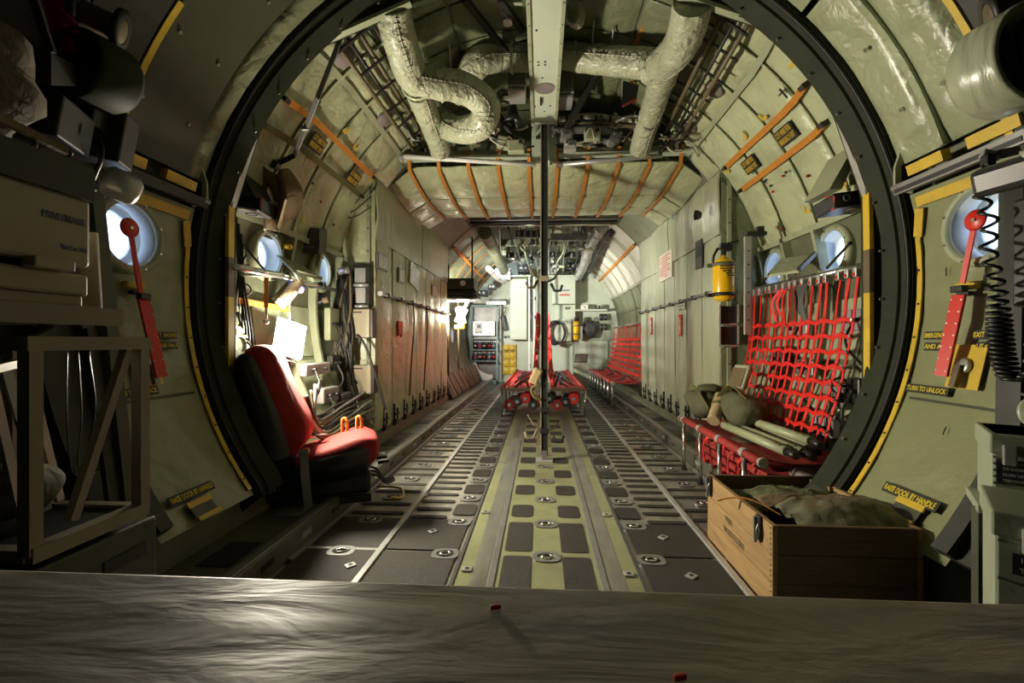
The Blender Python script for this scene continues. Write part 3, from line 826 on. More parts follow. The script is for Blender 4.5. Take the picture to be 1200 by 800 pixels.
# ================================================================== OVERHEAD
# ---- wing box: rear spar wall, underside
sp = struct(MB().box((0, 4.82, 3.26), (2.9, .10, .58), bev=0).build('wall_spar', SKIN))
for k in range(13):
    x = -1.5 + k * .25
    box('stiffener', (x, 4.755, 3.12), (.03, .03, .28), PRIMER if k % 2 else SKIN, sp, bev=0)
struct(MB().box((0, 6.4, 3.17), (2.9, 3.0, .05), bev=0).build('ceiling_wing', PANELD))
wb = thing('wing_blanket', 'wide sagging quilted blanket with brown straps under the wing box', 'blanket', (0, 4.6, 2.85))
SX = [-1.36, -1.06, -.76, -.46, -.15, .13, .43, .73, 1.03, 1.33]
def wz_(x, v): return 2.86 - .05 * math.sin(PI * min(1, v * 1.1)) + .045 * (1 - v) ** 2
edges = [-1.66] + SX + [1.64]
for i in range(len(edges) - 1):
    x0, x1 = edges[i] + .012, edges[i + 1] - .012
    for v0, v1 in ((0, .43), (.45, .74), (.76, 1)):
        def f(u, v):
            vv = v0 + (v1 - v0) * v; x = x0 + (x1 - x0) * u
            y = 4.58 + 1.70 * vv + .25 * max(0, (abs(x) - 1.3) / .35)
            b = .022 * (1 - (2 * u - 1) ** 4) * (1 - (2 * v - 1) ** 4)
            z = wz_(0, vv) - b + .012 * noise.noise(V((x * 6, y * 4, 2))) - .10 * max(0, (abs(x) - 1.36) / .3)
            return (x, y, z)
        MB().shell(f, 5, 5, lambda u, v: (0, 0, .012)).build('quilted_panel', QUILT, wb)
for x in SX:
    MB().strap([(x, 4.50, 3.04), (x, 4.55, 2.95)] + [(x, 4.58 + 1.70 * t / 10, wz_(0, t / 10) - .028) for t in range(11)], .035, .005, (0, .2, 1)).build('strap', ORANGE, wb)

# ---- centre beam
cb = thing('overhead_beam', 'pale green box beam along the roof centreline above the dark pole', 'beam', (0, 3.5, 3.42))
b = MB().box((0, 3.17, 3.255), (.235, 2.34, .11), bev=.01); b.build('beam_body', PRIMERL, cb)
for s in (-1, 1): box('beam_flange', (s * .108, 3.17, 3.194), (.026, 2.34, .014), PRIMER, cb, bev=.002)
MB().cyl((0, 3.72, 3.2), (0, 0, -1), .080, .006, 20).build('cover_plate', PINKG, cb)
for x, y in ((-.05, 3.62), (.0, 3.62), (-.05, 3.66), (0, 3.66), (-.02, 3.84), (-.03, 4.28), (-.06, 3.25), (.1, 3.25), (-.08, 4.3), (.05, 4.3), (0, 4.4)):
    MB().cyl((x, y * .93, 3.2), (0, 0, -1), .008, .004, 8).build('bolt_hole', RUBBER, cb)
for k in range(11):
    for s in (-1, 1): MB().cyl((s * .108, 2.2 + k * .19, 3.187), (0, 0, -1), .006, .004, 6).build('rivet', GREY, cb)
MB().box((-.03, 4.455, 3.13), (.10, .03, .02)).build('bracket', BLACKM, cb); MB().box((-.03, 3.9, 3.194), (.02, .10, .012)).build('latch', BLACKM, cb)
box('end_post', (0, 4.53, 3.12), (.24, .12, .42), PRIMERL, cb, bev=.008)
for y in (2.4, 3.2, 4.2): MB().box((0, y, 3.43), (.05, .05, .26)).build('hanger', PRIMER, cb)
for z in (2.98, 3.06, 3.14):
    for x in (-.11, .11): MB().cyl((x, 4.47, z), (0, -1, 0), .006, .004, 6).build('rivet', GREY, cb)
for x in (-.1, .06): MB().cyl((x, 4.5, 2.87), (0, 0, 1), .022, .06, 10).build('end_bolt', PRIMERL, cb)

# ---- cross beam and the two white tubes
x_ = thing('cross_beam', 'pale green cross beam in front of the wing box', 'beam', (0, 4.55, 3.0))
MB().box((-.80, 4.56, 3.02), (1.32, .06, .07), bev=.008).build('beam_web', PRIMER, x_); MB().box((.80, 4.56, 3.02), (1.32, .06, .07), bev=.008).build('beam_web', PRIMER, x_)
for x in (-.8, .8): MB().box((x, 4.54, 2.98), (1.32, .12, .014)).build('beam_flange', PRIMERL, x_)
for px, lab in (((470, 183, 628, 193), 'white tube slung under the cross beam on the bottle-less side'), ((655, 193, 776, 182), 'grey tube slung under the cross beam on the yellow bottle side')):
    p, q = at(px[0], px[1], 4.44), at(px[2], px[3], 4.44)
    t = thing('brace_tube', lab, 'tube', p)
    MB().tube([p, q], .022, 10).build('tube', WHITE if px[0] < 600 else LGREY, t)
    MB().cyl(p + V((-.02, 0, 0)), (1, 0, 0), .028, .05, 10).build('tube_end', GREY, t)

# ---- insulated air ducts
def duct(lab, cat_runs, rings, patches=(), name='air_duct'):
    t = thing(name, lab, 'duct', V(cat_runs[0][0][0]))
    for pts, r in cat_runs:
        c = bez(pts, 10)
        fine = []
        for i in range(len(c) - 1):
            for k in range(3): fine.append(c[i].lerp(c[i + 1], k / 3))
        fine.append(c[-1])
        rs = [r * (1 + .05 * noise.noise(p * 9) + .035 * noise.noise(p * 25)) for p in fine]
        MB().tube(fine, rs, 18).build('duct_sleeve', DUCT, t)
        # lacing along the seam
        lace = MB()
        up = V((.3, -1, -.35)).normalized()
        sp_ = [p + (up - (fine[min(i + 1, len(fine) - 1)] - fine[max(i - 1, 0)]).normalized() * up.dot((fine[min(i + 1, len(fine) - 1)] - fine[max(i - 1, 0)]).normalized())).normalized() * r * 1.0 for i, p in enumerate(fine)]
        lace.tube(sp_, .005, 5); lace.build('lacing', CABLEW, t)
        for i in range(3, len(sp_) - 2, 5):
            d = (sp_[i + 1] - sp_[i]).normalized(); x = d.cross(up).normalized() * .020
            MB().tube([sp_[i] - x - up * .003, sp_[i] + up * .006, sp_[i] + x - up * .003], .0028, 4).build('lace_tie', CABLEB, t)
    for p, d, r in rings:
        MB().lathe([(r * 1.0, -.012), (r * 1.07, -.006), (r * 1.07, .006), (r * 1.0, .012)], p, d, 18).build('band', QUILT, t)
    return t
A = at
dl = duct('fat lagged duct that forks and curls beside the centre beam', [
    ([A(459, 5, 2.72), A(468, 45, 2.9), A(480, 82, 3.15), A(492, 100, 3.3)], .112),
    ([A(486, 92, 3.2), A(515, 98, 3.28), A(545, 104, 3.4), A(568, 122, 3.5), A(566, 143, 3.6), A(548, 152, 3.75), A(528, 150, 3.95), A(518, 140, 4.1)], .110),
    ([A(489, 105, 3.35), A(499, 130, 3.7), A(514, 168, 4.2), A(516, 178, 4.3)], .098),
], [(A(489, 98, 3.27), A(500, 120, 3.6) - A(480, 82, 3.15), .115), (A(520, 99, 3.3), V((1, .2, -.1)), .113)])
MB().strap([A(492, 118, 3.55) + V((0, -.10, -.02)), A(499, 132, 3.72) + V((0, -.10, -.02)), A(506, 148, 3.92) + V((0, -.10, -.02))], .06, .008, (0, 1, .35)).build('torn_patch', PINKG, dl)
dl2 = duct('short lagged elbow duct running behind the centre beam', [
    ([A(546, 118, 3.9), A(548, 92, 3.75), A(562, 72, 3.65), A(585, 67, 3.72), A(612, 67, 3.75), A(650, 66, 3.75)], .112)], [(A(600, 67, 3.62), V((1, 0, 0)), .112)])
dr = duct('fat lagged duct branching on the yellow bottle side of the roof', [
    ([A(652, 64, 3.75), A(700, 70, 3.62), A(735, 73, 3.5), A(765, 75, 3.4)], .105),
    ([A(812, 2, 2.70), A(806, 30, 2.85), A(796, 55, 3.05), A(775, 76, 3.3), A(762, 80, 3.4)], .112),
    ([A(781, 78, 3.32), A(773, 100, 3.6), A(764, 130, 4.0), A(754, 160, 4.3), A(750, 176, 4.45)], .098),
], [(A(768, 84, 3.4), V((-.2, 1, -.4)), .112), (A(676, 66, 3.7), V((1, -.2, 0)), .112), (A(775, 92, 3.5), V((-.1, 1, -.4)), .105)])
MB().strap([A(772, 104, 3.62) + V((.03, -.105, -.01)), A(766, 118, 3.8) + V((.03, -.105, -.01)), A(762, 132, 4.0) + V((.03, -.105, -.01))], .06, .008, (0, 1, .35)).build('torn_patch', LILAC, dr)
MB().lathe([(.05, 0), (.055, .01), (.04, .015)], A(757, 150, 4.18) + V((0, -.1, -.02)), (0, -1, -.2), 14).build('torn_patch', PINKG, dr)

# ---- long pipe runs with rungs beside the crown
for s in (-1, 1):
    pr = thing('pipe_run', 'ladder of dark pipes running along the roof %s' % ('above the red net' if s > 0 else 'above the work lamp'), 'pipes', hp(mir(58, s), 2.7, 2.0))
    for k, ph in enumerate((51, 53.2, 55.6, 58.6)):
        MB().tube([hp(mir(ph, s), 2.76, 2.0), hp(mir(ph - .5, s), 4.6, 2.0)], .013 if k % 2 else .018, 6).build('pipe', CABLEB if k % 2 == 0 else BLACKM, pr)
    for k in range(8):
        y = 2.85 + k * .26
        MB().strap([hp(mir(a, s), y, 1.975) for a in (50, 52.5, 55, 57.5, 60)], .02, .010, hn(mir(55, s))).build('pipe_clamp', BLACKM, pr)
# crown frames and struts
for k, (p, q, w, lab) in enumerate((((545, 0, 3.1), (612, 84, 3.9), .045, 'dark brace strut crossing to the centre beam'), ((586, 0, 3.1), (612, 36, 3.5), .045, 'short dark brace strut high beside the centre beam'),
                               ((590, 3, 3.2), (612, 3, 3.2), .03, 'pale stub strut at the very top beside the beam'), ((575, 118, 4.2), (608, 172, 4.45), .04, 'dark brace strut beneath the horn speaker'),
                               ((712, 60, 3.9), (655, 168, 4.4), .05, 'dark brace strut slanting behind the branching duct'))):
    t = tag(MB().bar(A(*p), A(*q), w, w * .7).build('brace_strut', BLACKM if k != 2 else PRIMER), lab, 'strut')
for px, pyb, Y in ((522, 60, 3.6), (529, 85, 3.7), (545, 105, 4.0), (694, 55, 3.6), (716, 62, 3.7), (726, 110, 4.0), (738, 96, 3.8)):
    p = A(px, pyb, Y); q = V((p.x * .95, Y - .3, 3.45))
    tag(MB().tube([p, q], .007, 5).build('control_cable', CABLEW if px < 540 else GREY), 'thin taut control cable in the roof at %s' % {522: 'the forked duct, first of two', 529: 'the forked duct, second of two', 545: 'the elbow duct', 694: 'the branching duct, first of two', 716: 'the branching duct, second of two', 726: 'the black pouch, first of two', 738: 'the black pouch, second of two'}[px], 'cable')
for px, y0, Y, lab in ((595, 28, 3.3, 'thick wrapped cord hanging beside the brace struts'),):
    p = A(px, y0, Y); tag(MB().tube(bez([V((p.x - .02, Y - .05, 3.5)), p + V((0, 0, .1)), p]), .035, 8).build('wrapped_cord', FOIL), lab, 'cord')
for (p, q, lab) in (((742, 55, 3.6), (757, 28, 3.35), 'short orange strap between the control cables'), ((736, 118, 4.2), (742, 95, 4.0), 'lowest orange roof strap near the black pouch'),
               ((540, 20, 3.7), (547, 52, 3.95), 'orange roof strap behind the control cables by the elbow duct'), ((512, 5, 3.2), (530, 78, 3.9), 'dark orange roof strap behind the forked duct')):
    P, Q = A(*p), A(*q); tag(MB().strap([P, Q], .04, .005, (0, .4, 1)).build('roof_strap', ORANGE), lab, 'strap')
# rope coil hung from the roof
rc = MB()
c0 = A(674, 14, 3.1)
for k in range(4):
    rc.tube([c0 + V((.05 * math.cos(2 * PI * j / 12) + .012 * k - .02, .02 * k, .085 * math.sin(2 * PI * j / 12) + .006 * k)) for j in range(12)], .012, 6, closed=True)
tag(rc.build('rope_coil', CABLEW), 'coil of pale rope hung in the roof next to the centre beam', 'rope')
# equipment by the beam
for px, py, Y, sz, lab in ((606, 92, 4.0, (.15, .25, .22), 'grey lidded unit hung beside the centre beam near the horn'), (661, 100, 4.1, (.15, .25, .22), 'grey lidded unit hung across the beam from the horn')):
    c = A(px, py, Y); t = thing('roof_unit', lab, 'equipment box', c - V((0, 0, sz[2] / 2)))
    MB().box(c, sz, bev=.02).build('case', GREY, t); MB().box(c - V((0, .0, sz[2] / 2 + .012)), (sz[0] * 1.05, sz[1] * 1.02, .02), bev=.004).box(c - V((0, 0, sz[2] / 2 + .045)), (sz[0] * .95, sz[1] * .9, .02)).build('lid', LGREY, t)
    MB().box(c + V((0, 0, sz[2] / 2 + .04)), (.03, .1, .09)).build('hanger', GREY, t)
h = thing('horn_speaker', 'black cone horn hanging beneath the grey unit by the beam', 'speaker', A(600, 150, 4.3))
c = A(601, 128, 4.3)
MB().lathe([(.035, .08), (.04, .0), (.055, -.06), (.10, -.14), (.09, -.135), (.04, -.05), (1e-4, 0)], c, (0, 0, 1), 20).build('horn', BLACK, h)
MB().box(c + V((0, 0, .09)), (.2, .08, .03)).build('mount', PRIMER, h)
pc = A(739, 108, 3.95); o = thing('black_pouch', 'black pouch with a red edge hanging near the branching duct', 'pouch', pc)
MB().prism([(-.06, .10), (.07, .06), (.05, -.06), (-.07, -.12)], lambda a, b, d: pc + V((a, d, b)), 0, .03).build('pouch_body', BLACK, o)
MB().strap([pc + V((-.07, -.005, -.12)), pc + V((.05, -.005, -.06))], .014, .006, (0, 1, 0)).build('red_edge', REDC, o)
pl = A(652, 92, 4.0)
o = thing('warning_placard', 'yellow placard with black lettering in the roof beyond the beam', 'placard', pl)
MB().box(pl, (.10, .008, .14), (.3, 0, -.15)).build('plate', YELLOW, o)
for k in range(4): MB().box(pl + V((.003, -.012 - .004 * 0, .045 - k * .03)), (.075, .004, .016), (.3, 0, -.15)).build('lettering', INK, o)
# spar-side clutter: tray, actuators, cable looms
ty = thing('cable_tray', 'pale loom of cables tied along a tray in front of the wing box', 'cable tray', A(705, 138, 4.38))
MB().tube(bez([A(655, 140, 4.38), A(690, 136, 4.38), A(725, 140, 4.38), A(762, 144, 4.34)]), .03, 8).build('loom', CABLEW, ty)
MB().tube(bez([A(655, 146, 4.38), A(700, 144, 4.38), A(760, 150, 4.34)]), .018, 6).build('loom', CABLEB, ty)
box('tray', A(705, 152, 4.42), (.95, .12, .02), GREY, ty)
for k in range(6): MB().lathe([(.036, -.01), (.036, .01)], A(664 + k * 17, 139, 4.38), (1, 0, 0), 8).build('tie', BLACK, ty)
rr = random.Random(5)
CL = [('hydraulic_cylinder', 'cylinder'), ('valve_block', 'valve'), ('wiring_loom', 'cable'), ('relay_box', 'box')]
spots = [(478, 160), (492, 148), (455, 150), (470, 140), (540, 160), (556, 166), (575, 160), (592, 168), (525, 164), (664, 160), (680, 170), (694, 158), (708, 165), (722, 160), (735, 168), (775, 160), (790, 150), (800, 165), (812, 170), (690, 150), (715, 148), (668, 172), (783, 172), (605, 172), (566, 150)]
places = ['above the white tube', 'near the forked duct end', 'by the wing box corner', 'over the quilt corner', 'under the curl of the duct', 'beside the curl of the duct', 'below the horn', 'beneath the brace strut', 'beyond the torn duct',
          'next to the beam end', 'on the cross beam', 'under the cable tray', 'beneath the tray middle', 'below the pale loom', 'beside the duct mouth', 'beyond the duct mouth', 'by the roof corner', 'over the brown straps', 'at the cross beam end', 'between tray and beam', 'above the cable tray', 'hard against the beam end', 'behind the duct mouth', 'beside the beam fitting', 'inside the duct curl']
for k, ((px, py), pl_) in enumerate(zip(spots, places)):
    nm, cat = CL[k % 4]
    c = A(px, py, 4.42 + rr.uniform(-.3, .2)); col = rr.choice([GREY, BLACKM, PRIMER, DGREY, LGREY, SKIN])
    cn = {GREY: 'grey', BLACKM: 'black', PRIMER: 'pale green', DGREY: 'dark grey', LGREY: 'light grey', SKIN: 'olive'}[col]
    t = thing(nm, '%s %s %s' % (cn, nm.replace('_', ' '), pl_), cat, c)
    if k % 4 == 0:
        d = V((rr.uniform(-1, 1), rr.uniform(-.4, .4), rr.uniform(-.3, .3))).normalized()
        MB().cyl(c - d * .11, d, .035, .18, 10).build('barrel', col, t); MB().cyl(c + d * .07, d, .014, .12, 8).build('rod', STEEL, t)
        MB().cyl(c - d * .13, d, .042, .03, 10).build('end_cap', LGREY, t)
    elif k % 4 == 1:
        MB().box(c, (.11, .09, .09), (0, rr.uniform(-.5, .5), 0), .01).build('block', col, t)
        for q in range(3): MB().cyl(c + V((-.03 + q * .03, -.045, .0)), (0, -1, rr.uniform(-.4, .4)), .012, .04, 8).build('port', STEEL, t)
    elif k % 4 == 2:
        for q in range(4):
            p0 = c + V((rr.uniform(-.2, .2), rr.uniform(-.05, .05), rr.uniform(.02, .15)))
            MB().tube(bez([p0, c + V((rr.uniform(-.1, .1), -.05, rr.uniform(-.1, .05))), c + V((rr.uniform(-.25, .25), .05, rr.uniform(-.1, .12)))]), .009, 5).build('cable', rr.choice([CABLE, CABLEW, CABLEB]), t)
    else:
        MB().box(c, (.15, .08, .11), (0, rr.uniform(-.3, .3), 0), .012).build('case', col, t)
        MB().cyl(c + V((.04, -.04, .02)), (0, -1, 0), .016, .03, 8).build('plug', BLACK, t); MB().tube(bez([c + V((.04, -.07, .02)), c + V((.1, -.1, -.04)), c + V((.16, 0, .0))]), .008, 5).build('lead', CABLE, t)
for k in range(16):
    px = 470 + k * 22 if k < 7 else 650 + (k - 7) * 18
    p = A(px, 150 + rr.uniform(-14, 22), 4.3 + rr.uniform(-.2, .2)); q = p + V((rr.uniform(-.35, .35), rr.uniform(-.15, .15), rr.uniform(-.08, .12)))
    tag(MB().tube(bez([p, p.lerp(q, .3) + V((0, -.05, rr.uniform(-.12, .1))), p.lerp(q, .7) + V((0, .03, rr.uniform(-.1, .12))), q], 6), rr.choice([.006, .009, .013]), 5).build('roof_cable', [CABLE, CABLEW, CABLEB, GREY][k % 4]),
        '%s %s cable looping by the wing box %s' % (NTH[k if k < 7 else k - 7], ['black', 'pale', 'brown', 'grey'][k % 4], 'on the lamp side' if k < 7 else 'on the bottle side'), 'cable')
# round speakers in the quilts
for px, py, s, lab in ((841, 102, 1, 'large pinkish oval disc buttoned in the quilt above the long orange strap'), (808, 148, 1, 'small pinkish oval disc at the end of the pipe ladder'),
                       (405, 66, -1, 'large pinkish oval disc near the grey hanging webbing'), (451, 138, -1, 'small pinkish oval disc beside the forked duct')):
    best = min((abs((hp(mir(ph, s), Y, 2.07) - at(px, py, Y)).length), ph, Y) for Y in [2.8 + .05 * k for k in range(40)] for ph in range(30, 70))
    c = hp(mir(best[1], s), best[2], 2.055)
    o = tag(MB().lathe([(1e-4, .014), (.072, .012), (.078, 0), (.078, -.02)], c, hn(mir(best[1], s)), 24).build('speaker_disc', PINKG), lab, 'disc')

# ---- webbing straps on the quilts
def hstrap(ph, ya, yb, s, m, lab, w=.045):
    t = thing('webbing_strap', lab, 'strap', hp(mir(ph, s), ya, 2.03))
    MB().strap([hp(mir(ph, s), ya + (yb - ya) * k / 8, 2.03) for k in range(9)], w, .006, hn(mir(ph, s))).build('band', m, t)
    for y in (ya, yb): MB().box(hp(mir(ph, s), y, 2.03), (.05, .05, .03), (0, -math.radians(mir(ph, s)), 0)).build('anchor', BLACKM, t)
hstrap(37.2, 2.90, 4.22, 1, ORANGE, 'upper long orange strap across the pale quilt over the red net')
hstrap(30.2, 2.97, 4.22, 1, ORANGE, 'lower long orange strap across the pale quilt over the red net')
hstrap(37.2, 2.85, 4.25, -1, ORANGE, 'long orange strap across the quilt above the work lamp')
hstrap(31.2, 2.80, 4.25, -1, OLIVEW, 'olive strap across the quilt below the orange one')
p, q, r_ = A(405, 30, 2.75), A(372, 115, 2.78), A(345, 182, 3.05)
t = thing('hanging_webbing', 'grey webbing strap hanging loose in front of the quilts', 'strap', p)
MB().strap([p, p.lerp(q, .5), q, r_], .035, .006, (.3, 1, .2)).build('band', GREYW, t); box('buckle', q.lerp(r_, .5), (.05, .02, .03), GREY, t)
MB().strap([r_, A(325, 192, 3.1)], .035, .006, (.3, 1, .2)).build('tail', BLACK, t)
# placards and corner marks on the quilts
def placard_on_hull(ph, Y, s, lab, lines, w=.21, h=.12):
    a = mir(ph, s); c = hp(a, Y, 2.035); r = hright(a); u = hup(a)
    t = thing('rescue_placard', lab, 'placard', c)
    t_ = MB(); n = hn(a)
    t_.add([c + r * x * w / 2 + u * y * h / 2 + n * z for z in (0, .006) for x, y in ((-1, -1), (1, -1), (1, 1), (-1, 1))],
           [(0, 3, 2, 1), (4, 5, 6, 7), (0, 1, 5, 4), (1, 2, 6, 5), (2, 3, 7, 6), (3, 0, 4, 7)], False)
    t_.build('plate', INK, t)
    for k, ln in enumerate(lines):
        text('lettering', ln, h * .46, c + u * (h * .22 - k * h * .46) + n * .008, r, u, ORANGE if False else YELLOW, t, sx=.80, align='CENTER', fit=w * .88)
placard_on_hull(33.7, 3.35, 1, 'black and yellow rescue placard under the upper orange strap, nearer the round frame', ('CUT HERE FOR', 'EMERGENCY EXIT'))
placard_on_hull(33.7, 3.90, 1, 'faded rescue placard between the orange straps, nearer the wheel well', ('CUT HERE FOR', 'EMERGENCY EXIT'))
placard_on_hull(34.0, 3.30, -1, 'black and yellow rescue placard beside the grey hanging webbing', ('CUT HERE FOR', 'EMERGENCY EXIT'), w=.19)
placard_on_hull(33.5, 3.98, -1, 'black and yellow rescue placard at the far end of the olive strap', ('CUT HERE FOR', 'EMERGENCY EXIT'))
for k, (ph, Y, s, par) in enumerate(((41, 2.84, 1, wall_r), (39, 3.45, 1, wall_r), (39, 3.72, 1, wall_r), (36, 4.28, 1, wall_r), (19, 3.05, 1, wall_r), (18, 3.55, 1, wall_r),
                                      (41, 2.78, -1, wall_l), (40, 3.52, -1, wall_l), (39, 3.72, -1, wall_l), (36, 4.3, -1, wall_l), (18, 3.55, -1, wall_l), (17, 3.1, -1, wall_l))):
    a = mir(ph, s); c = hp(a, Y, 2.04); r = V((0, 1, 0)); u = hup(a); n = hn(a)
    sg = -1 if k % 2 else 1
    m_ = MB(); m_.strap([c + u * .05, c], .022, .005, n); m_.strap([c - u * 0.0, c + r * sg * .06], .022, .005, n); m_.build('corner_mark', YELLOW, par)
for k, (ph, Y, s, par) in enumerate(((40, 3.12, 1, wall_r), (35, 4.38, 1, wall_r), (22, 2.95, 1, wall_r), (40, 3.08, -1, wall_l), (35, 4.4, -1, wall_l))):
    a = mir(ph, s); c = hp(a, Y, 2.035); u = hup(a); n = hn(a)
    MB().tube([c - u * .05, c + u * .03], .006, 5).tube([c + V((0, -.04, 0)), c + V((0, .04, 0))], .006, 5).build('tie_cord', BLACK, par)
for k in range(10):
    for s, par in ((1, wall_r), (-1, wall_l)):
        ph = rr.uniform(17, 29); Y = rr.uniform(2.85, 4.35)
        MB().cyl(hp(mir(ph, s), Y, 2.045), hn(mir(ph, s)), .010, .012, 8).build('button', RED if k % 3 == 0 else BLACK, par)

# ---- the pole
po = thing('stanchion_pole', 'tall dark steel stanchion standing alone on the floor centreline', 'pole', (0, 4.4, 0))
MB().box((0, 4.4, 1.65), (.052, .03, 3.18), bev=0).build('web', BLACKM, po)
for s in (-1, 1): box('flange', (s * .031, 4.4, 1.65), (.009, .055, 3.18), CREAMM if s < 0 else PANELD, po, bev=.002)
box('foot_plate', (0, 4.4, .012), (.16, .12, .02), LGREY, po)
box('foot_lug', (0, 4.4, .06), (.05, .05, .10), GREY, po)
MB().tube([(0, 4.4, 3.23), (0, 4.4, 3.33)], .008, 6).build('top_pin', BLACKM, po)
MB().tube([(0, 4.4, 3.3), (.09, 4.4, 3.3)], .006, 5).build('top_pin', BLACKM, po)
for z in (.3, .5, 1.75):
    box('clamp', (0, 4.385, z), (.085, .07, .05), BLACKM if z < 1 else CREAMM, po, bev=.006)
for k in range(16): MB().cyl((0, 4.3845, .3 + k * .19), (0, -1, 0), .006, .003, 8).build('adjust_hole', RUBBER, po)
# litter brackets that clip on the pole
def hook(lab, x, z, s, m, sc=1.0):
    h = thing('litter_bracket', lab, 'bracket', (x, 4.4, z))
    c = V((s * .035, 4.39, z)); 
    MB().strap([c, c + V((s * .07 * sc, -.02, .03)), c + V((s * .12 * sc, -.03, .12 * sc))], .05, .012, (0, 0, 1)).build('arm', m, h)
    MB().tube([c + V((s * .03, -.01, -.02)), c + V((s * .07 * sc, -.03, -.10 * sc)), c + V((s * .13 * sc, -.03, -.10 * sc)), c + V((s * .15 * sc, -.03, -.04 * sc))], .014, 6).build('hook', m, h)
hook('black hooked bracket clipped low on the pole, bottle side', .05, .30, 1, BLACK)
hook('grey hooked bracket clipped low on the pole, lamp side', -.05, .33, -1, CREAMM)
hook('dark hooked bracket clipped higher on the pole, bottle side', .05, 1.72, 1, BLACKM, .9)
hook('brown hooked bracket clipped higher on the pole, lamp side', -.05, 1.75, -1, BROWN, .9)
bb = thing('buckle_bundle', 'tan canvas bundle hung on the pole at seat height', 'bundle', (-.1, 4.38, .70))
MB().box((-.08, 4.37, .82), (.09, .05, .16), (0, .4, 0), .02).build('pouch', TAN, bb); MB().tube(bez([(-.05, 4.36, .74), (-.12, 4.36, .70), (-.09, 4.36, .62), (-.03, 4.37, .6)]), .014, 6).build('strap_loop', OLIVEW, bb)
# ================================================================== AFT CARGO BAY, LAMP SIDE
# ---- work lamp
lp = thing('work_lamp', 'glaring halogen work lamp clamped at the wall behind the red seat', 'lamp', (-1.92, 3.3, 1.0))
lc = V((-1.90, 3.30, 1.17)); ln = V((.96, -.14, .16)).normalized(); lu = V((0, 0, 1)); lr = lu.cross(ln).normalized(); lr, lu = lr * .97 - lu * .20, lu * .97 + lr * .22
LW, LH = .30, .26
def lpt(a, b, d): return lc + lr * a + lu * b + ln * d
MB().add([lpt(a, b, d) for d, k in ((.0, 1), (.022, .94)) for a, b in ((-LW / 2 * k, -LH / 2 * k), (LW / 2 * k, -LH / 2 * k), (LW / 2 * k, LH / 2 * k), (-LW / 2 * k, LH / 2 * k))], [(4, 5, 6, 7), (0, 1, 5, 4), (1, 2, 6, 5), (2, 3, 7, 6), (3, 0, 4, 7)], False).build('lens', LAMPF, lp)
MB().add([lpt(a, b, d) for d, k in ((-.004, 1.02), (-.05, .7)) for a, b in ((-LW / 2 * k, -LH / 2 * k), (LW / 2 * k, -LH / 2 * k), (LW / 2 * k, LH / 2 * k), (-LW / 2 * k, LH / 2 * k))],
         [(0, 1, 2, 3), (7, 6, 5, 4), (0, 4, 5, 1), (1, 5, 6, 2), (2, 6, 7, 3), (3, 7, 4, 0)], False).build('housing', BLACKM, lp)
MB().tube([lpt(0, .15, -.03), lpt(0.0, .36, -.05)], .008, 6).build('hook_rod', STEEL, lp)
MB().tube([lpt(-.13, -.15, -.03), lpt(.16, -.15, -.03)], .008, 6).build('stand_bar', STEEL, lp)
MB().tube([lpt(.02, -.15, -.03), lpt(.03, -.62, -.05)], .010, 6).build('stand_leg', BLACKM, lp)
MB().tube(bez([lpt(.1, -.1, -.07), lpt(.2, -.3, -.08), lpt(.15, -.6, -.06)]), .008, 6).build('lead', CABLE, lp)

# ---- silver rail along the lamp-side wall with what hangs on it
rl = thing('wall_rail', 'silver tube rail under the portholes above the work lamp', 'rail', (-1.88, 2.8, 1.62))
MB().tube([atx(273, 312, -1.86), atx(330, 323, -1.88)], .022, 10).build('tube', STEEL, rl)
MB().tube([atx(330, 323, -1.88), atx(393, 340, -1.90)], .017, 10).build('tube', STEEL, rl)
MB().tube([atx(283, 322, -1.93), atx(330, 324, -1.94)], .010, 8).build('tube', GREY, rl)
for px, py in ((330, 324), (372, 334)): box('rail_bracket', atx(px, py, -1.93), (.14, .03, .05), BLACKM, rl)
ws = thing('tie_strap', 'short orange strap hanging from the silver rail beside the lamp', 'strap', atx(312, 325, -1.85))
p = atx(312, 325, -1.85)
MB().strap([p, p + V((0, 0, -.20))], .03, .005, (1, -.3, 0)).build('band', ORANGE, ws)
MB().tube([p + V((.0, 0, -.20)), p + V((0, 0, -.28))], .008, 6).build('hook', STEEL, ws)
MB().lathe([(.015, -.004), (.022, 0), (.015, .004)], p + V((0, 0, -.29)), (1, -.5, 0), 12).build('hook_eye', STEEL, ws)
rb = thing('rolled_cloth', 'folded beige cloth with a purple band slung from the silver rail', 'cloth', atx(340, 342, -1.82))
p, q = at(352, 332, 3.45), at(332, 358, 3.35); d = q - p
for k in range(4):
    o_ = V((.02 * k - .03, -.02 * k, .008 * k))
    MB().tube([p + o_, p.lerp(q, .5) + o_ + V((0, 0, -.008)), q + o_], [.038, .045, .040], 8).build('fold', BEIGE, rb)
MB().tube([p + V((0, -.03, .0)), p + d * .22 + V((0, -.03, 0))], .066, 10).build('purple_band', PURPLE, rb)
MB().tube([p + V((-.05, .02, 0)), q + V((-.05, .02, .02))], .06, 8).build('dark_liner', BROWN, rb)
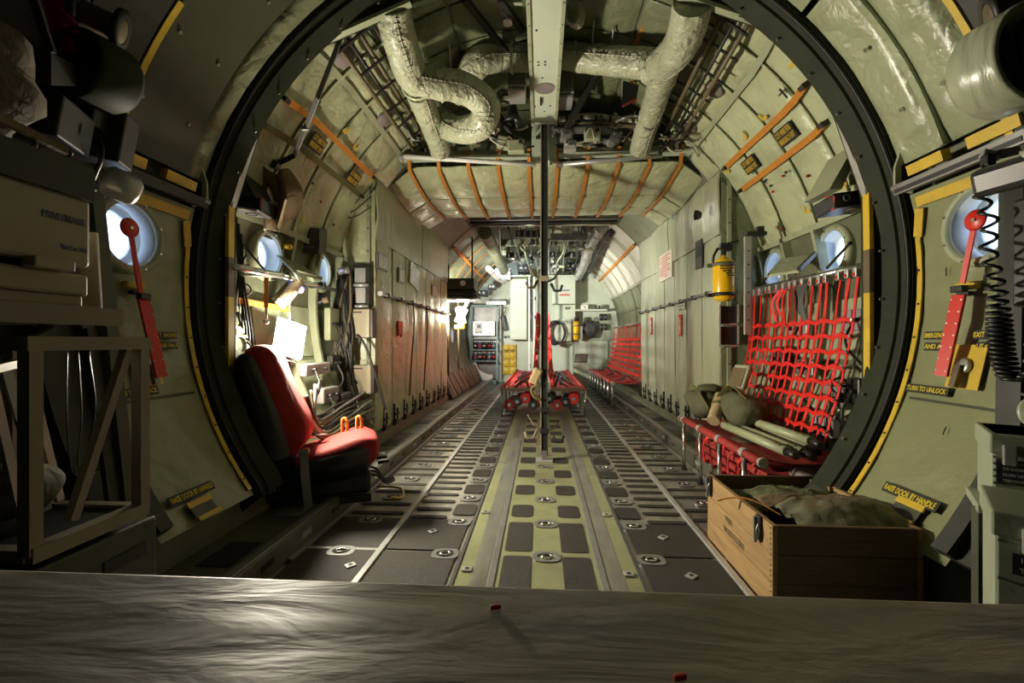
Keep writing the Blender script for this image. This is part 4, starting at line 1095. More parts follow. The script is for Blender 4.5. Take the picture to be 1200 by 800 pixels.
# perforated shelf
sh = thing('perforated_shelf', 'cream perforated metal shelf tilted between two portholes', 'shelf', at(348, 312, 3.6))
a_, b_, c_, d_ = at(324, 298, 3.25), at(345, 318, 3.15), at(377, 326, 3.85), at(352, 308, 3.95)
MB().shell(lambda u, v: a_.lerp(d_, u).lerp(b_.lerp(c_, u), v), 2, 2, lambda u, v: (0, 0, -.015)).build('shelf_plate', PRIMER, sh)
for k in range(7):
    for r in range(3):
        c = a_.lerp(d_, .1 + .13 * k).lerp(b_.lerp(c_, .1 + .13 * k), .22 + .28 * r)
        MB().cyl(c + V((0, 0, .001)), (0, 0, 1), .012, .002, 8).build('hole', RUBBER, sh)
MB().strap([b_, c_], .03, .014, (0, -1, 0)).build('edge', PRIMER, sh)
for e, g in ((b_, at(352, 332, 3.4)), (c_, at(374, 336, 4.0))): MB().tube([e, g], .009, 6).build('strut', STEEL, sh)
# speaker box, black kit on shelf bracket, hat cloth, hose bracket etc
sb = thing('loudspeaker_box', 'dark box with a ribbed brown side on the wall by the far porthole', 'box', at(366, 283, 3.9))
c = at(365, 281, 3.9)
MB().box(c, (.20, .28, .22), (.25, .1, .25), .01).build('case', DGREY, sb)
for k in range(7): MB().box(c + V((.105, -.02, -.08 + k * .027)), (.01, .24, .010), (.25, .1, .25)).build('rib', BROWN, sb)
for k in range(6): MB().cyl(c + V((.06 + 0.0, -.14, -.09)) + V((-.02 * k + .03, 0, 0)), (0, -1, 0), .006, .004, 6).build('lamp_dot', LGREY, sb)
kb = thing('electronics_box', 'black box with a pale striped face on a grey wedge bracket', 'electronics', at(297, 242, 3.0))
c = at(298, 243, 2.95)
MB().box(c, (.20, .22, .09), (0, .12, .12), .008).build('case', BLACK, kb)
MB().box(c + V((.02, -.06, -.052)), (.17, .20, .012), (0, .12, .12), .003).build('face', LGREY, kb)
MB().lathe([(.028, 0), (.036, 0), (.036, .003), (.028, .003)], c + V((.02, -.06, -.062)), (0, 0, -1), 18).build('dial_ring', INK, kb)
MB().box(c + V((.105, -.08, 0)), (.006, .05, .07), (0, .12, .12)).build('red_edge', REDC, kb)
p = at(285, 192, 2.95)
MB().prism([(0, .0), (.16, -.30), (.10, -.30), (-.06, -.02)], lambda a, b, d: p + V((a, d, b + .02)), -.10, .12).build('wedge_bracket', PANELD, kb)
MB().tube(bez([c + V((-.05, .1, .04)), c + V((-.14, .05, .12)), c + V((-.1, .0, .22))]), .012, 6).build('lead', CABLE, kb)
hc = thing('hung_jacket', 'brown and tan cloth hung from a hook on the quilts', 'cloth', at(326, 222, 3.15))
def hf(u, v):
    w = .06 + .10 * u * (1 if u < .5 else 1.0)
    P = at(323, 200, 3.05).lerp(at(330, 256, 3.15), u)
    return P + V(((v - .5) * (.10 + .22 * math.sin(PI * min(u * .8 + .15, 1))), -.04 * math.sin(9 * v + 2 * u) - .05 * math.sin(PI * v), .03 * math.cos(5 * v)))
MB().shell(hf, 10, 12, lambda u, v: (0, .02, 0)).build('drape', CAMOB, hc)
def hf2(u, v):
    P = at(327, 240, 3.08).lerp(at(322, 272, 3.12), u); return P + V(((v - .5) * (.16 - .05 * u), -.05 * math.sin(7 * v) - .03, .02 * v))
MB().shell(hf2, 8, 8, lambda u, v: (0, .02, 0)).build('lining', BEIGE, hc)
MB().cyl(at(325, 195, 3.08), (0, -1, 0), .03, .05, 10).build('collar', BLACK, hc)
fl_ = thing('torch', 'small yellow torch clipped beside the nearest porthole of the cargo bay', 'torch', at(330, 287, 3.45))
c = at(330, 288, 3.45)
MB().cyl(c, (.9, -.2, -.15), .022, .09, 12, .004).build('barrel', YELLOWB, fl_); MB().cyl(c - V((.05, 0, 0)), (.9, -.2, -.1), .028, .05, 12).build('grip', BLACK, fl_)
hs = thing('headset', 'dark headset with a white boom hung on the wheel-well corner', 'headset', at(392, 245, 4.3))
c = at(391, 246, 4.3)
MB().tube(bez([c + V((-.08, 0, -.02)), c + V((-.06, 0, .05)), c + V((.03, 0, .06)), c + V((.07, 0, .0))]), .012, 6).build('headband', BLACK, hs)
for x in (-.07, .06): MB().cyl(c + V((x, -.02, -.03)), (1, 0, 0), .045, .035, 14, .008).build('ear_cup', BLACK, hs)
MB().tube([c + V((0, -.05, .03)), c + V((.13, -.05, .05))], .010, 6).build('boom', WHITE, hs)
for k in range(3): MB().tube(bez([c + V((.06, -.03, -.05)), c + V((.2, -.02, -.08 + .06 * k)), c + V((.38, -.02, .02 + .10 * k))]), .006, 5).build('lead', CABLE, hs)
# dark strap across the porthole
dp = thing('porthole_strap', 'thin black strap crossing the cargo bay porthole above the rail', 'strap', at(290, 290, 3.1))
MB().strap([at(286, 288, 3.05), at(315, 322, 3.1)], .014, .004, (0, 1, 0)).build('band', BLACK, dp)
MB().box(at(286, 288, 3.05), (.02, .02, .02)).build('clip', BLACKM, dp)
# column at the wheel-well corner: frame, cream boxes, cable bundle
fs = thing('ration_frame', 'black double frame with pale panels on the wheel-well corner', 'frame', at(425, 336, 4.36))
c = at(424, 335, 4.38)
MB().box(c + V((0, .02, 0)), (.17, .06, .42), bev=.012).build('frame_body', BLACKM, fs)
for dz in (.10, -.09): MB().box(c + V((-.01, -.014, dz)), (.11, .014, .15), bev=.004).build('pale_panel', LGREY, fs)
for dz in (.005, -.20): MB().tube([c + V((-.09, -.04, dz)), c + V((.08, -.04, dz))], .016, 8).build('roller', LGREY, fs)
def cream_box(px, py, w, h, lab):
    c = at(px, py, 4.36); t = thing('junction_box', lab, 'box', c - V((0, 0, h / 2)))
    MB().box(c, (w, .12, h), bev=.012).build('case', CREAM, t); MB().box(c + V((w / 2 + .012, .01, 0)), (.03, .11, h * .98), bev=.006).build('dark_side', BLACKM, t)
    MB().box(c + V((-.02, -.0615, h * .38)), (w * .4, .003, .012)).build('label_strip', INK, t)
    for sx_ in (-1, 1): MB().cyl(c + V((sx_ * w * .42, -.06, -h * .44)), (0, -1, 0), .006, .004, 8).build('screw', GREY, t)
cream_box(424, 379, .20, .28, 'cream junction box below the black double frame')
cream_box(425, 444, .21, .28, 'lower cream junction box near the foot of the wheel well')
cbn = thing('cable_bundle', 'thick bundle of black cables hanging at the wheel-well corner', 'cables', at(400, 330, 4.3))
for k in range(26):
    x0 = at(396 + (k % 7) * 2.4, 318 + (k % 4) * 5, 4.36 - .02 * (k % 3)); xm = at(392 + (k * 5) % 22, 390 + (k * 7) % 40, 4.26); xe = at(394 + (k * 9) % 28, 440 + (k * 11) % 45, 4.3)
    MB().tube(bez([x0, x0.lerp(xm, .5) + V((rr.uniform(-.05, .05), -.02, 0)), xm, xe], 5), .008 + .003 * (k % 3), 5).build('cable', CABLE if k % 5 else CABLEB, cbn)
MB().tube(bez([at(418, 392, 4.28), at(428, 405, 4.28), at(440, 440, 4.28), at(452, 480, 4.3)]), .012, 6).build('cable', CABLE, cbn)
MB().cyl(at(398, 318, 4.3), (1, -.3, .1), .035, .10, 12, .005).build('reel_clamp', LGREY, cbn)
ju = thing('blue_rag', 'blue rag tucked in behind the cable bundle', 'rag', at(410, 325, 4.34))
MB().shell(lambda u, v: at(407, 316, 4.4).lerp(at(411, 345, 4.38), u) + V(((v - .5) * .11, -.03 * math.sin(7 * v + 3 * u) - .02, 0)), 6, 6, lambda u, v: (0, .015, 0)).build('cloth', BLUE, ju)
gh = thing('grab_hose', 'black curved hose on the wall beside the far porthole', 'hose', at(372, 365, 4.1))
MB().tube(bez([at(378, 352, 4.0), at(370, 358, 4.0), at(368, 380, 4.05), at(376, 410, 4.1), at(382, 440, 4.1)]), .022, 8).build('hose', BLACK, gh); MB().cyl(at(379, 352, 4.0), (1, 0, .2), .03, .05, 10).build('nozzle', BROWN, gh)
# clutter on the lower wall behind the seat: pipes, small boxes
def wallbox(px, py, Y, sz, m, lab, s):
    c = at(px, py, Y); xx = s * (math.sqrt(max(.2, (HR - .06) ** 2 - (c.z - HZ) ** 2)) - sz[0] / 2 - .03)
    c.x = xx
    t = thing('wall_unit', lab, 'box', c - V((0, 0, sz[2] / 2)))
    MB().box(c, sz, bev=.012).build('case', m, t)
    for e in (-.25, .2): MB().cyl(c + V((-s * sz[0] / 2, sz[1] * e, 0)), (-s, 0, 0), .015, .03, 8).build('connector', BLACK, t)
    MB().tube(bez([c + V((-s * .05, -sz[1] * .25, -.0)), c + V((-s * .12, -sz[1] * .4, -.15)), c + V((-s * .02, -sz[1] * .5, -.3))]), .009, 5).build('lead', CABLE, t)
wallbox(345, 432, 3.7, (.06, .42, .10), LGREY, 'pale flat unit on the wall just under the lamp', -1)
wallbox(352, 462, 3.75, (.07, .28, .13), LGREY, 'pale square unit low on the wall beneath the lamp', -1)
wallbox(378, 425, 4.05, (.06, .16, .14), BLACKM, 'black unit on the wall between lamp and cable bundle', -1)
wallbox(372, 470, 4.0, (.06, .2, .16), DGREY, 'dark unit low on the wall near the cable bundle', -1)
wallbox(385, 380, 4.15, (.06, .2, .30), PRIMER, 'pale green flat box behind the curved hose', -1)
for k, (z, m_) in enumerate(((1.42, ORANGE), (.72, ORANGE), (1.0, CABLEB))):
    x = -(math.sqrt((HR - .07) ** 2 - (z - HZ) ** 2)) + .01
    tag(MB().strap([(x, 2.9, z), (x, 3.5, z - .02)], .04, .006, (1, 0, 0)).build('wall_strap', m_), ['orange band on the wall level with the hanging strap', 'orange band on the wall near the floor behind the seat', 'brown band on the wall hidden behind the lamp'][k], 'strap')
for k in range(7):
    z0 = .42 + .03 * k; x = -(math.sqrt((HR - .1) ** 2 - (z0 - HZ) ** 2)) + .03
    t = tag(MB().tube(bez([(x, 2.9 + .1 * k, z0 + .25), (x + .06, 3.3, z0), (x + .04, 3.8, z0 + .03), (x + .03, 4.35, z0 + .05 * (k % 3))]), .011 + .004 * (k % 2), 6).build('wall_pipe', [CABLE, CABLEB, GREY][k % 3]), NTH[k] + ' thin pipe up from the floor along the wall foot behind the red seat', 'pipe', 'pipes along the wall foot behind the seat')
lo = thing('wire_loop', 'black wires looping down the wall beside the round frame, lamp side', 'wires', at(285, 340, 2.95))
for k in range(6):
    MB().tube(bez([at(277 + 3 * k, 250 + 12 * k, 2.95), at(279 + (k % 3) * 3, 320, 2.95), at(276 + 4 * k, 360 + 8 * k, 2.95), at(284 + k, 380 + 4 * k, 3.0)]), .008, 5).build('wire', CABLE, lo)
MB().tube(bez([at(283, 330, 2.95), at(292, 335, 2.95), at(294, 342, 2.95), at(286, 346, 2.95), at(281, 340, 2.95)]), .006, 5).build('wire', CABLE, lo)

# ---- red crew seat
seat = thing('crew_seat', 'high-backed red crew seat facing across the floor', 'seat', (-1.66, 3.04, .06), math.radians(24))
def prof_loft(prof, w, bev=.05, n=7, m_=None):
    """prof: list of 2d outline points in the seat's x,z plane; w: width along y; rounded at the sides"""
    mb = MB(); k = len(prof); cx = sum(p[0] for p in prof) / k; cz = sum(p[1] for p in prof) / k
    rows = []
    for i in range(n):
        t = -1 + 2 * i / (n - 1); y = t * w / 2
        sh = 1 - .16 * abs(t) ** 4
        rows.append([(cx + (a - cx) * sh, y, cz + (b - cz) * (1 - .04 * abs(t) ** 4)) for a, b in prof])
    vs = [q for r in rows for q in r]
    fs = [(i * k + j, i * k + (j + 1) % k, (i + 1) * k + (j + 1) % k, (i + 1) * k + j) for i in range(n - 1) for j in range(k)] + [list(range(k))[::-1], [(n - 1) * k + j for j in range(k)]]
    return mb.add(vs, fs, True)
def smooth2(pts, n=4):
    q = bez([V((a, 0, b)) for a, b in pts] + [V((pts[0][0], 0, pts[0][1]))], n); return [(p.x, p.z) for p in q[:-1]]
back = smooth2([(-.02, .36), (.06, .46), (.05, .58), (-.02, .72), (-.09, .88), (-.14, 1.00), (-.20, 1.06), (-.29, 1.06), (-.34, .98), (-.30, .75), (-.22, .50), (-.14, .34)])
prof_loft(back, .50).build('backrest', REDF, seat, local=True)
cush = smooth2([(-.06, .33), (.05, .36), (.20, .395), (.36, .44), (.46, .435), (.50, .39), (.49, .31), (.44, .26), (.25, .24), (-.06, .23)])
prof_loft(cush, .52).build('cushion', REDF, seat, local=True)
shellp = smooth2([(-.02, .34), (-.05, .48), (-.10, .64), (-.18, .82), (-.26, 1.00), (-.33, 1.02), (-.375, .95), (-.36, .72), (-.33, .50), (-.26, .30)])
prof_loft(shellp, .53).build('back_shell', BLACK, seat, local=True)
skirt = smooth2([(-.08, .30), (.06, .335), (.22, .365), (.36, .40), (.44, .385), (.46, .32), (.42, .22), (.2, .18), (-.10, .18)])
prof_loft(skirt, .545).build('cushion_shade', BLACK, seat, local=True)  # black sides added where the cushion lies in shade
MB().box((.18, 0, .15), (.52, .46, .16), bev=.03).build('seat_pan', BLACK, seat, local=True)
for y in (-.2, .2):
    MB().box((.14, y, .04), (.60, .04, .05), bev=.008).build('rail', BLACKM, seat, local=True)
    MB().bar((-.02, y, .05), (-.30, y, .30), .04, .03).build('strut', BLACKM, seat, local=True)
MB().box((-.12, 0, .22), (.22, .44, .3), bev=.03).build('recliner_case', BLACK, seat, local=True)
MB().strap([(.03, -.275, .385), (.035, -.285, .25), (.06, -.285, .0)], .05, .005, (0, 1, 0)).build('lap_belt', GREYW, seat, local=True)
MB().strap([(.0, .20, .42), (.05, .1, .425), (.14, .05, .435)], .045, .006, (0, .1, 1)).build('lap_belt', GREYW, seat, local=True)
MB().box((.05, .0, .435), (.06, .04, .02), (0, .1, .3), .005).build('buckle', STEEL, seat, local=True)
MB().box((.03, -.28, .40), (.06, .03, .035), bev=.005).build('buckle', STEEL, seat, local=True)
for y in (.06, .2):
    MB().tube([(.50, y, .20), (.58, y, .205)], .012, 8).build('adjuster', BLACK, seat, local=True)
MB().tube([(.44, .18, .235), (.56, .16, .24)], .014, 8).build('adjuster_tip', STEEL, seat, local=True)
for k in range(3): MB().tube(bez([(.36, -.1 + .1 * k, .16), (.48, -.08 + .1 * k, .15), (.55, -.02 + .06 * k, .07), (.62, .06 + .04 * k, .06)]), .009, 6).build('lead', CABLE, seat, local=True)
wl = tag(MB().tube(bez([(-.98, 2.86, .16), (-.94, 2.95, .13), (-.97, 3.06, .142), (-1.05, 3.12, .142), (-1.2, 3.2, .115)]), .008, 6).build('loose_lead', YELLOW), 'yellow lead trailing on the floor rail by the red seat', 'lead')
for px, py in ((404, 492), (421, 490)):
    c = at(px, py, 3.35)
    t = thing('orange_handle', 'orange loop handle standing %s' % ('behind the seat cushion, nearer the backrest' if px < 410 else 'behind the seat cushion, nearer its front edge'), 'handle', V((c.x, 3.35, .11)))
    MB().tube(bez([V((c.x - .012, 3.35, .11)), V((c.x - .018, 3.35, c.z - .05)), V((c.x - .012, 3.35, c.z + .01)), V((c.x + .01, 3.35, c.z + .0)), V((c.x + .018, 3.35, c.z - .06)), V((c.x + .014, 3.35, .11))]), .012, 6).build('loop', ORANGE, t)
    MB().box((c.x, 3.35, .13), (.12, .06, .05), bev=.01).build('blue_base', BLUE, t)

# ---- hanging things on the lamp-side wheel well
X_ = -1.655
def flat_on(px, py, w, h, m, name, lab, cat, s=-1, tilt=0.0, parts=None, d=.012, X=None):
    c = atx(px, py, X if X is not None else s * 1.645)
    t = thing(name, lab, cat, c)
    MB().box(c, (d, w, h), (tilt, 0, 0), .002).build('sheet', m, t)
    return t, c
for px, py, w, h, lab in ((448, 307, .30, .16, 'grey clear pocket nearest the double frame'), (470, 323, .20, .17, 'grey clear pocket beyond the hanging foil sheet edge'), (509, 341, .34, .16, 'grey clear pocket at the far end of the hung wheel well')):
    t, c = flat_on(px, py, w, h, GREY, 'document_pocket', lab, 'pocket')
    MB().box(c + V((.008, 0, 0)), (.006, w * .85, h * .8)).build('paper', PAPER if 'far' in lab else LGREY, t)
t, c = flat_on(486, 324, .42, .27, FOIL, 'foil_sheet', 'creased silver foil sheet hanging askew above the thin rail', 'sheet', tilt=-.18)
t, c = flat_on(469, 385, .16, .17, REDW, 'pennant', 'small red pennant hanging beneath the thin pinkish rail', 'pennant')
MB().cyl(c + V((.01, -.02, -.08)), (1, 0, 0), .018, .01, 8).build('weight', BLACK, t)
for k, (px, lab) in enumerate(((484, 'long black cable hanging from the thin rail, nearer one'), (500, 'long black cable hanging from the thin rail, farther one'))):
    p = atx(px, 352 + k * 6, -1.60)
    tag(MB().tube(bez([p, p + V((0, .05, -.3)), p + V((0, -.08, -.8)), p + V((0, -.15, -1.15))]), .009, 6).build('hanging_cable', CABLE), lab, 'cable')
t, c = flat_on(496, 252, .10, .16, YELLOW, 'yellow_tag', 'yellow paper tag on the upper blanket of the hung wheel well', 'tag', X=-1.62)

# ================================================================== AFT CARGO BAY, NET SIDE
# ---- net rail
A0, A1 = V((1.86, 2.80, 1.595)), V((1.86, 4.30, 1.61))
nr = thing('net_rail', 'steel tube rail carrying the big red seat net', 'rail', A0)
MB().tube([A0, A1], .021, 12).build('tube', STEEL, nr)
for y in (2.85, 3.53, 4.26): MB().bar((1.86, y, 1.6), (2.04, y, 1.6), .04, .03).build('rail_bracket', PRIMER, nr)
# ---- seat net
def net(lab, top0, top1, bot0, bot1, n, rows, w, hooks=True, fan=None):
    t = thing('seat_net', lab, 'net', bot0)
    rs = random.Random(int(abs(top0.y) * 10))
    vert = []
    for k in range(n):
        f = k / (n - 1); ft = min(1, max(0, f + rs.uniform(-.022, .022)))
        a = top0.lerp(top1, ft); e = bot0.lerp(bot1, f)
        mids = []
        for j in range(rows + 3):
            u = 0 if j == 0 else .12 if j == 1 else .27 + .73 * (j - 2) / rows
            p = a.lerp(e, u) + V((.035 * math.sin(PI * u), rs.uniform(-.008, .008), 0))
            mids.append(p)
        vert.append(mids)
        nr_ = [V((1, .12 * math.sin(k * 2.1 + i), .25)) for i in range(len(mids))]
        MB().strap(mids, w * rs.uniform(.85, 1.25), .005, nr_).build('vertical_strap', REDW, t)
        if hooks:
            MB().box(a + V((-.0, 0, -.005)), (.05, .035, .06), bev=.006).build('hook', LGREY, t)
            MB().box(a + V((-.028, 0, -.018)), (.006, .018, .018)).build('red_dot', RED, t)
    for r in range(rows):
        j = r + 2
        pts = []
        for k in range(n):
            p = vert[k][j] + V((-.006, 0, (.011 if k % 2 else -.011)))
            pts.append(p)
        MB().strap(pts, w * 1.25, .006, V((1, 0, .25))).build('cross_strap', REDW, t)
        for k in (0, n - 1):
            MB().cyl(vert[k][j] + V((-.010, 0, 0)), (-1, 0, 0), .010, .006, 8).build('stud', STEEL, t)
    return t
net('large red webbing seat net behind the near bench', V((1.86, 2.86, 1.57)), V((1.86, 4.24, 1.585)), V((1.70, 2.94, .50)), V((1.70, 4.25, .46)), 16, 8, .022)
nd = thing('net_tangle', 'knotted red strap ends dangling near the middle of the net rail', 'straps', V((1.82, 3.55, 1.5)))
for k in range(5):
    p = V((1.83, 3.50 + .05 * k, 1.55)); MB().strap(bez([p, p + V((-.03, .03 * (k - 2), -.10)), p + V((-.01, .02 * (k - 2), -.2 - .04 * (k % 3)))]), .022, .005, (1, .4 * (k - 2), 0)).build('strap_end', REDW, nd)
bs = thing('black_straps', 'dark straps knotted on the net rail amid the red ones', 'straps', V((1.83, 3.4, 1.5)))
for k in range(4):
    p = V((1.84, 3.36 + .03 * k, 1.56)); MB().strap(bez([p, p + V((-.02, .02, -.12)), p + V((.0, -.03 * k, -.28))]), .025, .005, (1, .3, 0)).build('strap_end', DGREY, bs)

# ---- near red bench
def bench(lab, xf, xr, ya, yb, z, legs, loc, near_roll=True):
    t = thing('troop_bench', lab, 'bench', loc)
    yc, L_ = (ya + yb) / 2, yb - ya
    MB().tube([(xf, ya, z), (xf, yb, z)], .026, 10).build('front_tube', REDC, t)
    MB().tube([(xr, ya, z), (xr, yb, z)], .022, 10).build('rear_tube', REDC, t)
    def f(u, v):
        y = ya + .02 + (L_ - .04) * v; x = xf + (xr - xf) * u
        return (x, y, z + .026 - .035 * math.sin(PI * u) + .006 * noise.noise(V((x * 6, y * 4, 1))))
    MB().shell(f, 8, max(6, int(L_ * 6)), lambda u, v: (0, 0, -.008)).build('seat_canvas', REDC, t)
    for y in legs:
        MB().tube([(xf, y, .0), (xf, y, z)], .017, 8).build('leg', STEEL, t)
        MB().cyl((xf, y - .025, z), (0, 1, 0), .031, .05, 12).build('collar', LGREY, t)
        MB().cyl((xf, y, 0), (0, 0, 1), .026, .02, 10).build('leg_foot', BLACKM, t)
    for y in (ya, yb): MB().cyl((xf, y - .012, z), (0, 1, 0), .030, .024, 12).build('end_cap', LGREY, t)
    return t
nb = bench('near red canvas bench with steel legs under the big net', 1.25, 1.74, 2.74, 4.28, .447, (2.98, 3.38, 3.78, 4.2), (1.25, 2.74, 0))
MB().cyl((1.42, 3.35, .447), (0, 0, 1), .10, .012, 16).build('worn_patch', BROWN, nb)
# folded red litters below the bench
for k in range(4):
    z = .135 + .07 * k
    t = thing('folded_litter', ['lowest', 'second lowest', 'third', 'topmost'][k] + ' folded dark red litter stacked under the near bench', 'litter', (1.5, 3.3, z))
    MB().tube([(1.42, 2.95 + .05 * k, z), (1.42, 4.2, z)], .028, 8).build('pole', REDC, t); MB().tube([(1.58, 3.0, z), (1.58, 4.22 - .05 * k, z)], .028, 8).build('pole', BLACKM, t)
    MB().shell(lambda u, v: (1.40 + .22 * u, 3.0 + 1.15 * v, z + .03 + .01 * math.sin(9 * v + k) - .01 * math.sin(PI * u)), 4, 10, lambda u, v: (0, 0, -.02)).build('canvas', REDC, t)
rs_ = thing('red_strap_bundle', 'loose red straps spilling under the near bench legs', 'straps', (1.36, 3.3, .11))
for k in range(7):
    y = 3.1 + .17 * k
    MB().strap(bez([(1.45, y, .40), (1.36, y + .05, .30), (1.33, y - .03, .16), (1.42, y + .08, .13)]), .025, .006, (1, .2 * (k % 3 - 1), .3)).build('strap', REDW if k % 2 else REDC, rs_)
pw = thing('pale_bundle', 'pale mauve cloth bundle stuffed behind the crate', 'bundle', (1.75, 2.9, .12))
def pf(u, v):
    a = 2 * PI * v; b = PI * u
    q = V((.19 * math.sin(b) * math.cos(a), .22 * math.sin(b) * math.sin(a), -.16 * math.cos(b)))
    return V((1.72, 2.95, .27)) + q * (1 + .16 * noise.noise(q * 9))
MB().grid(pf, 12, 18).build('bundle', PINKG, pw)
# litter poles on the bench
for k, (p, q) in enumerate((((862, 503, 3.7), (950, 540, 2.66)), ((872, 497, 3.8), (962, 534, 2.70)), ((866, 510, 3.55), (934, 540, 2.72)), ((858, 499, 3.72), (945, 548, 2.62)))):
    z = .50 + (.055 if k in (1,) else 0)
    x0, x1 = [(1.46, 1.50), (1.535, 1.58), (1.61, 1.60), (1.39, 1.42)][k]
    y0, y1 = [(3.72, 2.78), (3.78, 2.84), (3.6, 2.9), (3.66, 2.80)][k]
    t = thing('litter_pole', 'green litter pole lying on the near bench, %s' % ['second from the aisle', 'raised on the others', 'farthest from the aisle', 'closest to the aisle'][k], 'pole', (x0, y0, z))
    MB().tube([(x0, y0, z), (x1, y1, z - .0)], .030, 12).build('tube', LITTER, t)
    MB().tube([(x1, y1, z), (x1 + .004, y1 - .09, z - .005)], .022, 8).build('black_handle', BLACK, t)
    MB().strap([(x1 - .01, y1 + .05, z + .03), (x1 - .012, y1 + .12, z + .03)], .035, .004, (0, 0, 1)).build('strap', OLIVEW, t)
# kit bags on the bench
def lump(c, s, seed, m, name, parent, fl=1.0):
    def f(u, v):
        a = 2 * PI * v; b = PI * u
        sx = math.copysign(abs(math.cos(a)) ** .7, math.cos(a)); sy = math.copysign(abs(math.sin(a)) ** .7, math.sin(a))
        q = V((s[0] * math.sin(b) ** .8 * sx, s[1] * math.sin(b) ** .8 * sy, -s[2] * math.cos(b)))
        return V(c) + q * (1 + fl * .22 * noise.noise(V((q.x * 7 + seed, q.y * 7, q.z * 9))) + .10 * noise.noise(V((q.x * 19 + seed, q.y * 19, q.z * 19))))
    return MB().grid(f, 14, 20).build(name, m, parent)
kb1 = thing('kit_bag', 'slumped olive rucksack on the bench with a tan roll against it', 'bag', (1.45, 3.95, .47))
lump((1.42, 4.10, .62), (.16, .22, .125), 3, OLIVEC, 'body', kb1)
MB().strap(bez([(1.30, 4.2, .72), (1.28, 4.0, .76), (1.34, 3.85, .60)]), .04, .008, (1, 0, .5)).build('strap', OLIVEW, kb1); lump((1.38, 3.95, .76), (.10, .10, .03), 5, OLIVEC, 'flap', kb1)
kb2 = thing('tan_roll', 'tan canvas roll wedged between two olive bags', 'roll', (1.4, 3.8, .47))
MB().tube(bez([(1.33, 3.72, .52), (1.41, 3.83, .62), (1.50, 3.95, .74)]), [.05] * 8 + [.055] * 9, 12).build('roll', TAN, kb2); MB().lathe([(.058, -.015), (.058, .015)], (1.41, 3.83, .62), (.08, .11, .1), 12).build('tie', OLIVEW, kb2)
kb3 = thing('kit_bag', 'dark olive holdall leaning on the red net', 'bag', (1.52, 3.75, .47))
lump((1.53, 3.68, .62), (.13, .28, .125), 9, OLIVEC, 'body', kb3)
MB().strap(bez([(1.42, 3.85, .70), (1.46, 3.7, .80), (1.50, 3.5, .72)]), .035, .008, (.3, 0, 1)).build('strap', OLIVEW, kb3)
MB().box((1.60, 3.86, .86), (.05, .17, .20), (.0, .35, .3), .015).build('top_flap', PRIMER, kb3); MB().box((1.57, 3.86, .86), (.01, .15, .16), (0, .35, .3), .004).build('flap_face', CAMOB, kb3)

# ---- wall gear on the net side
fx = thing('fire_bottle', 'yellow gas bottle with black valve strapped on the wheel-well corner', 'bottle', at(848, 348, 4.25))
c = at(848, 327, 4.25)
MB().lathe([(1e-4, -.205), (.05, -.20), (.085, -.17), (.092, -.14), (.092, .12), (.085, .155), (.055, .185), (.02, .20), (.02, .22), (1e-4, .22)], c, (0, 0, 1), 24).build('body', YELLOWB, fx)
MB().cyl(c + V((0, 0, .215)), (0, 0, 1), .022, .05, 10).box(c + V((.01, -.02, .285)), (.11, .07, .06), (0, .2, 0), .012).bar(c + V((.0, -.03, .31)), c + V((.11, -.05, .33)), .025, .015).tube(bez([c + V((-.05, 0, .28)), c + V((-.09, 0, .2)), c + V((-.08, .03, .12))]), .012, 6).build('valve', BLACK, fx)
for z in (.13, -.14): MB().lathe([(.0935, -.016), (.099, -.016), (.099, .016), (.0935, .016)], c + V((0, 0, z)), (0, 0, 1), 24).box(c + V((-.10, .04, z)), (.06, .03, .034)).build('strap_band', SKIN if z > 0 else BLACKM, fx)
fine_print(fx, c + V((-.065, -.0935, .105)), (1, 0, 0), (0, 0, 1), [(.11, 0), (.12, 0), (.10, .02), (.07, .05), (.06, .06)], .011, .021, INK)
fb = thing('wall_bracket_frame', 'black two-bay rack with steel bars under the yellow bottle', 'rack', at(853, 402, 4.3))
c = at(854, 381, 4.32)
for dz in (.095, -.095): MB().box(c + V((0, .03, dz)), (.14, .04, .165), bev=.004).build('bay', BLACK, fb)
for dz in (.0, -.195): MB().tube([c + V((-.08, -.03, dz)), c + V((.09, -.03, dz + .01))], .012, 8).build('bar', STEEL, fb)
for sx_ in (-.08, .085): MB().bar(c + V((sx_, 0, -.2)), c + V((sx_, 0, .19)), .012, .02).build('upright', LGREY, fb)
st = thing('wall_stanchion', 'pale metal upright channel by the yellow bottle', 'post', at(876, 395, 3.95))
p, q = at(876, 392, 3.95), at(876, 277, 3.95)
MB().bar(p, q, .05, .03, (0, 1, 0)).build('channel', LGREY, st); MB().bar(p + V((.03, .01, 0)), q + V((.03, .01, 0)), .012, .05, (0, 1, 0)).build('flange', GREY, st)
MB().box(q + V((.06, 0, .02)), (.16, .08, .03)).box(q + V((.10, 0, .05)), (.05, .05, .06)).build('top_bracket', BLACKM, st)
for k in range(6): MB().cyl(p.lerp(q, .15 + k * .14) + V((0, -.016, 0)), (0, -1, 0), .007, .004, 8).build('hole', RUBBER, st)
fs2 = thing('folding_shelf', 'pale green folding shelf propped open between the net-side portholes', 'shelf', at(925, 318, 3.7))
a_, b_, c_, d_ = at(898, 322, 3.55), at(936, 316, 3.25), at(955, 297, 3.45), at(915, 303, 3.85)
MB().shell(lambda u, v: a_.lerp(b_, u).lerp(d_.lerp(c_, u), v), 3, 3, lambda u, v: (.0, 0, -.02)).build('shelf_plate', PRIMER, fs2)
for k in range(3):
    for j in range(2):
        e = a_.lerp(b_, .12 + k * .3).lerp(d_.lerp(c_, .12 + k * .3), .25 + j * .4); g = a_.lerp(b_, .32 + k * .3).lerp(d_.lerp(c_, .32 + k * .3), .25 + j * .4)
        MB().strap([e + V((0, 0, .002)), g + V((0, 0, .002))], .012, .002, (0, 0, 1)).build('louvre', SKIN, fs2)
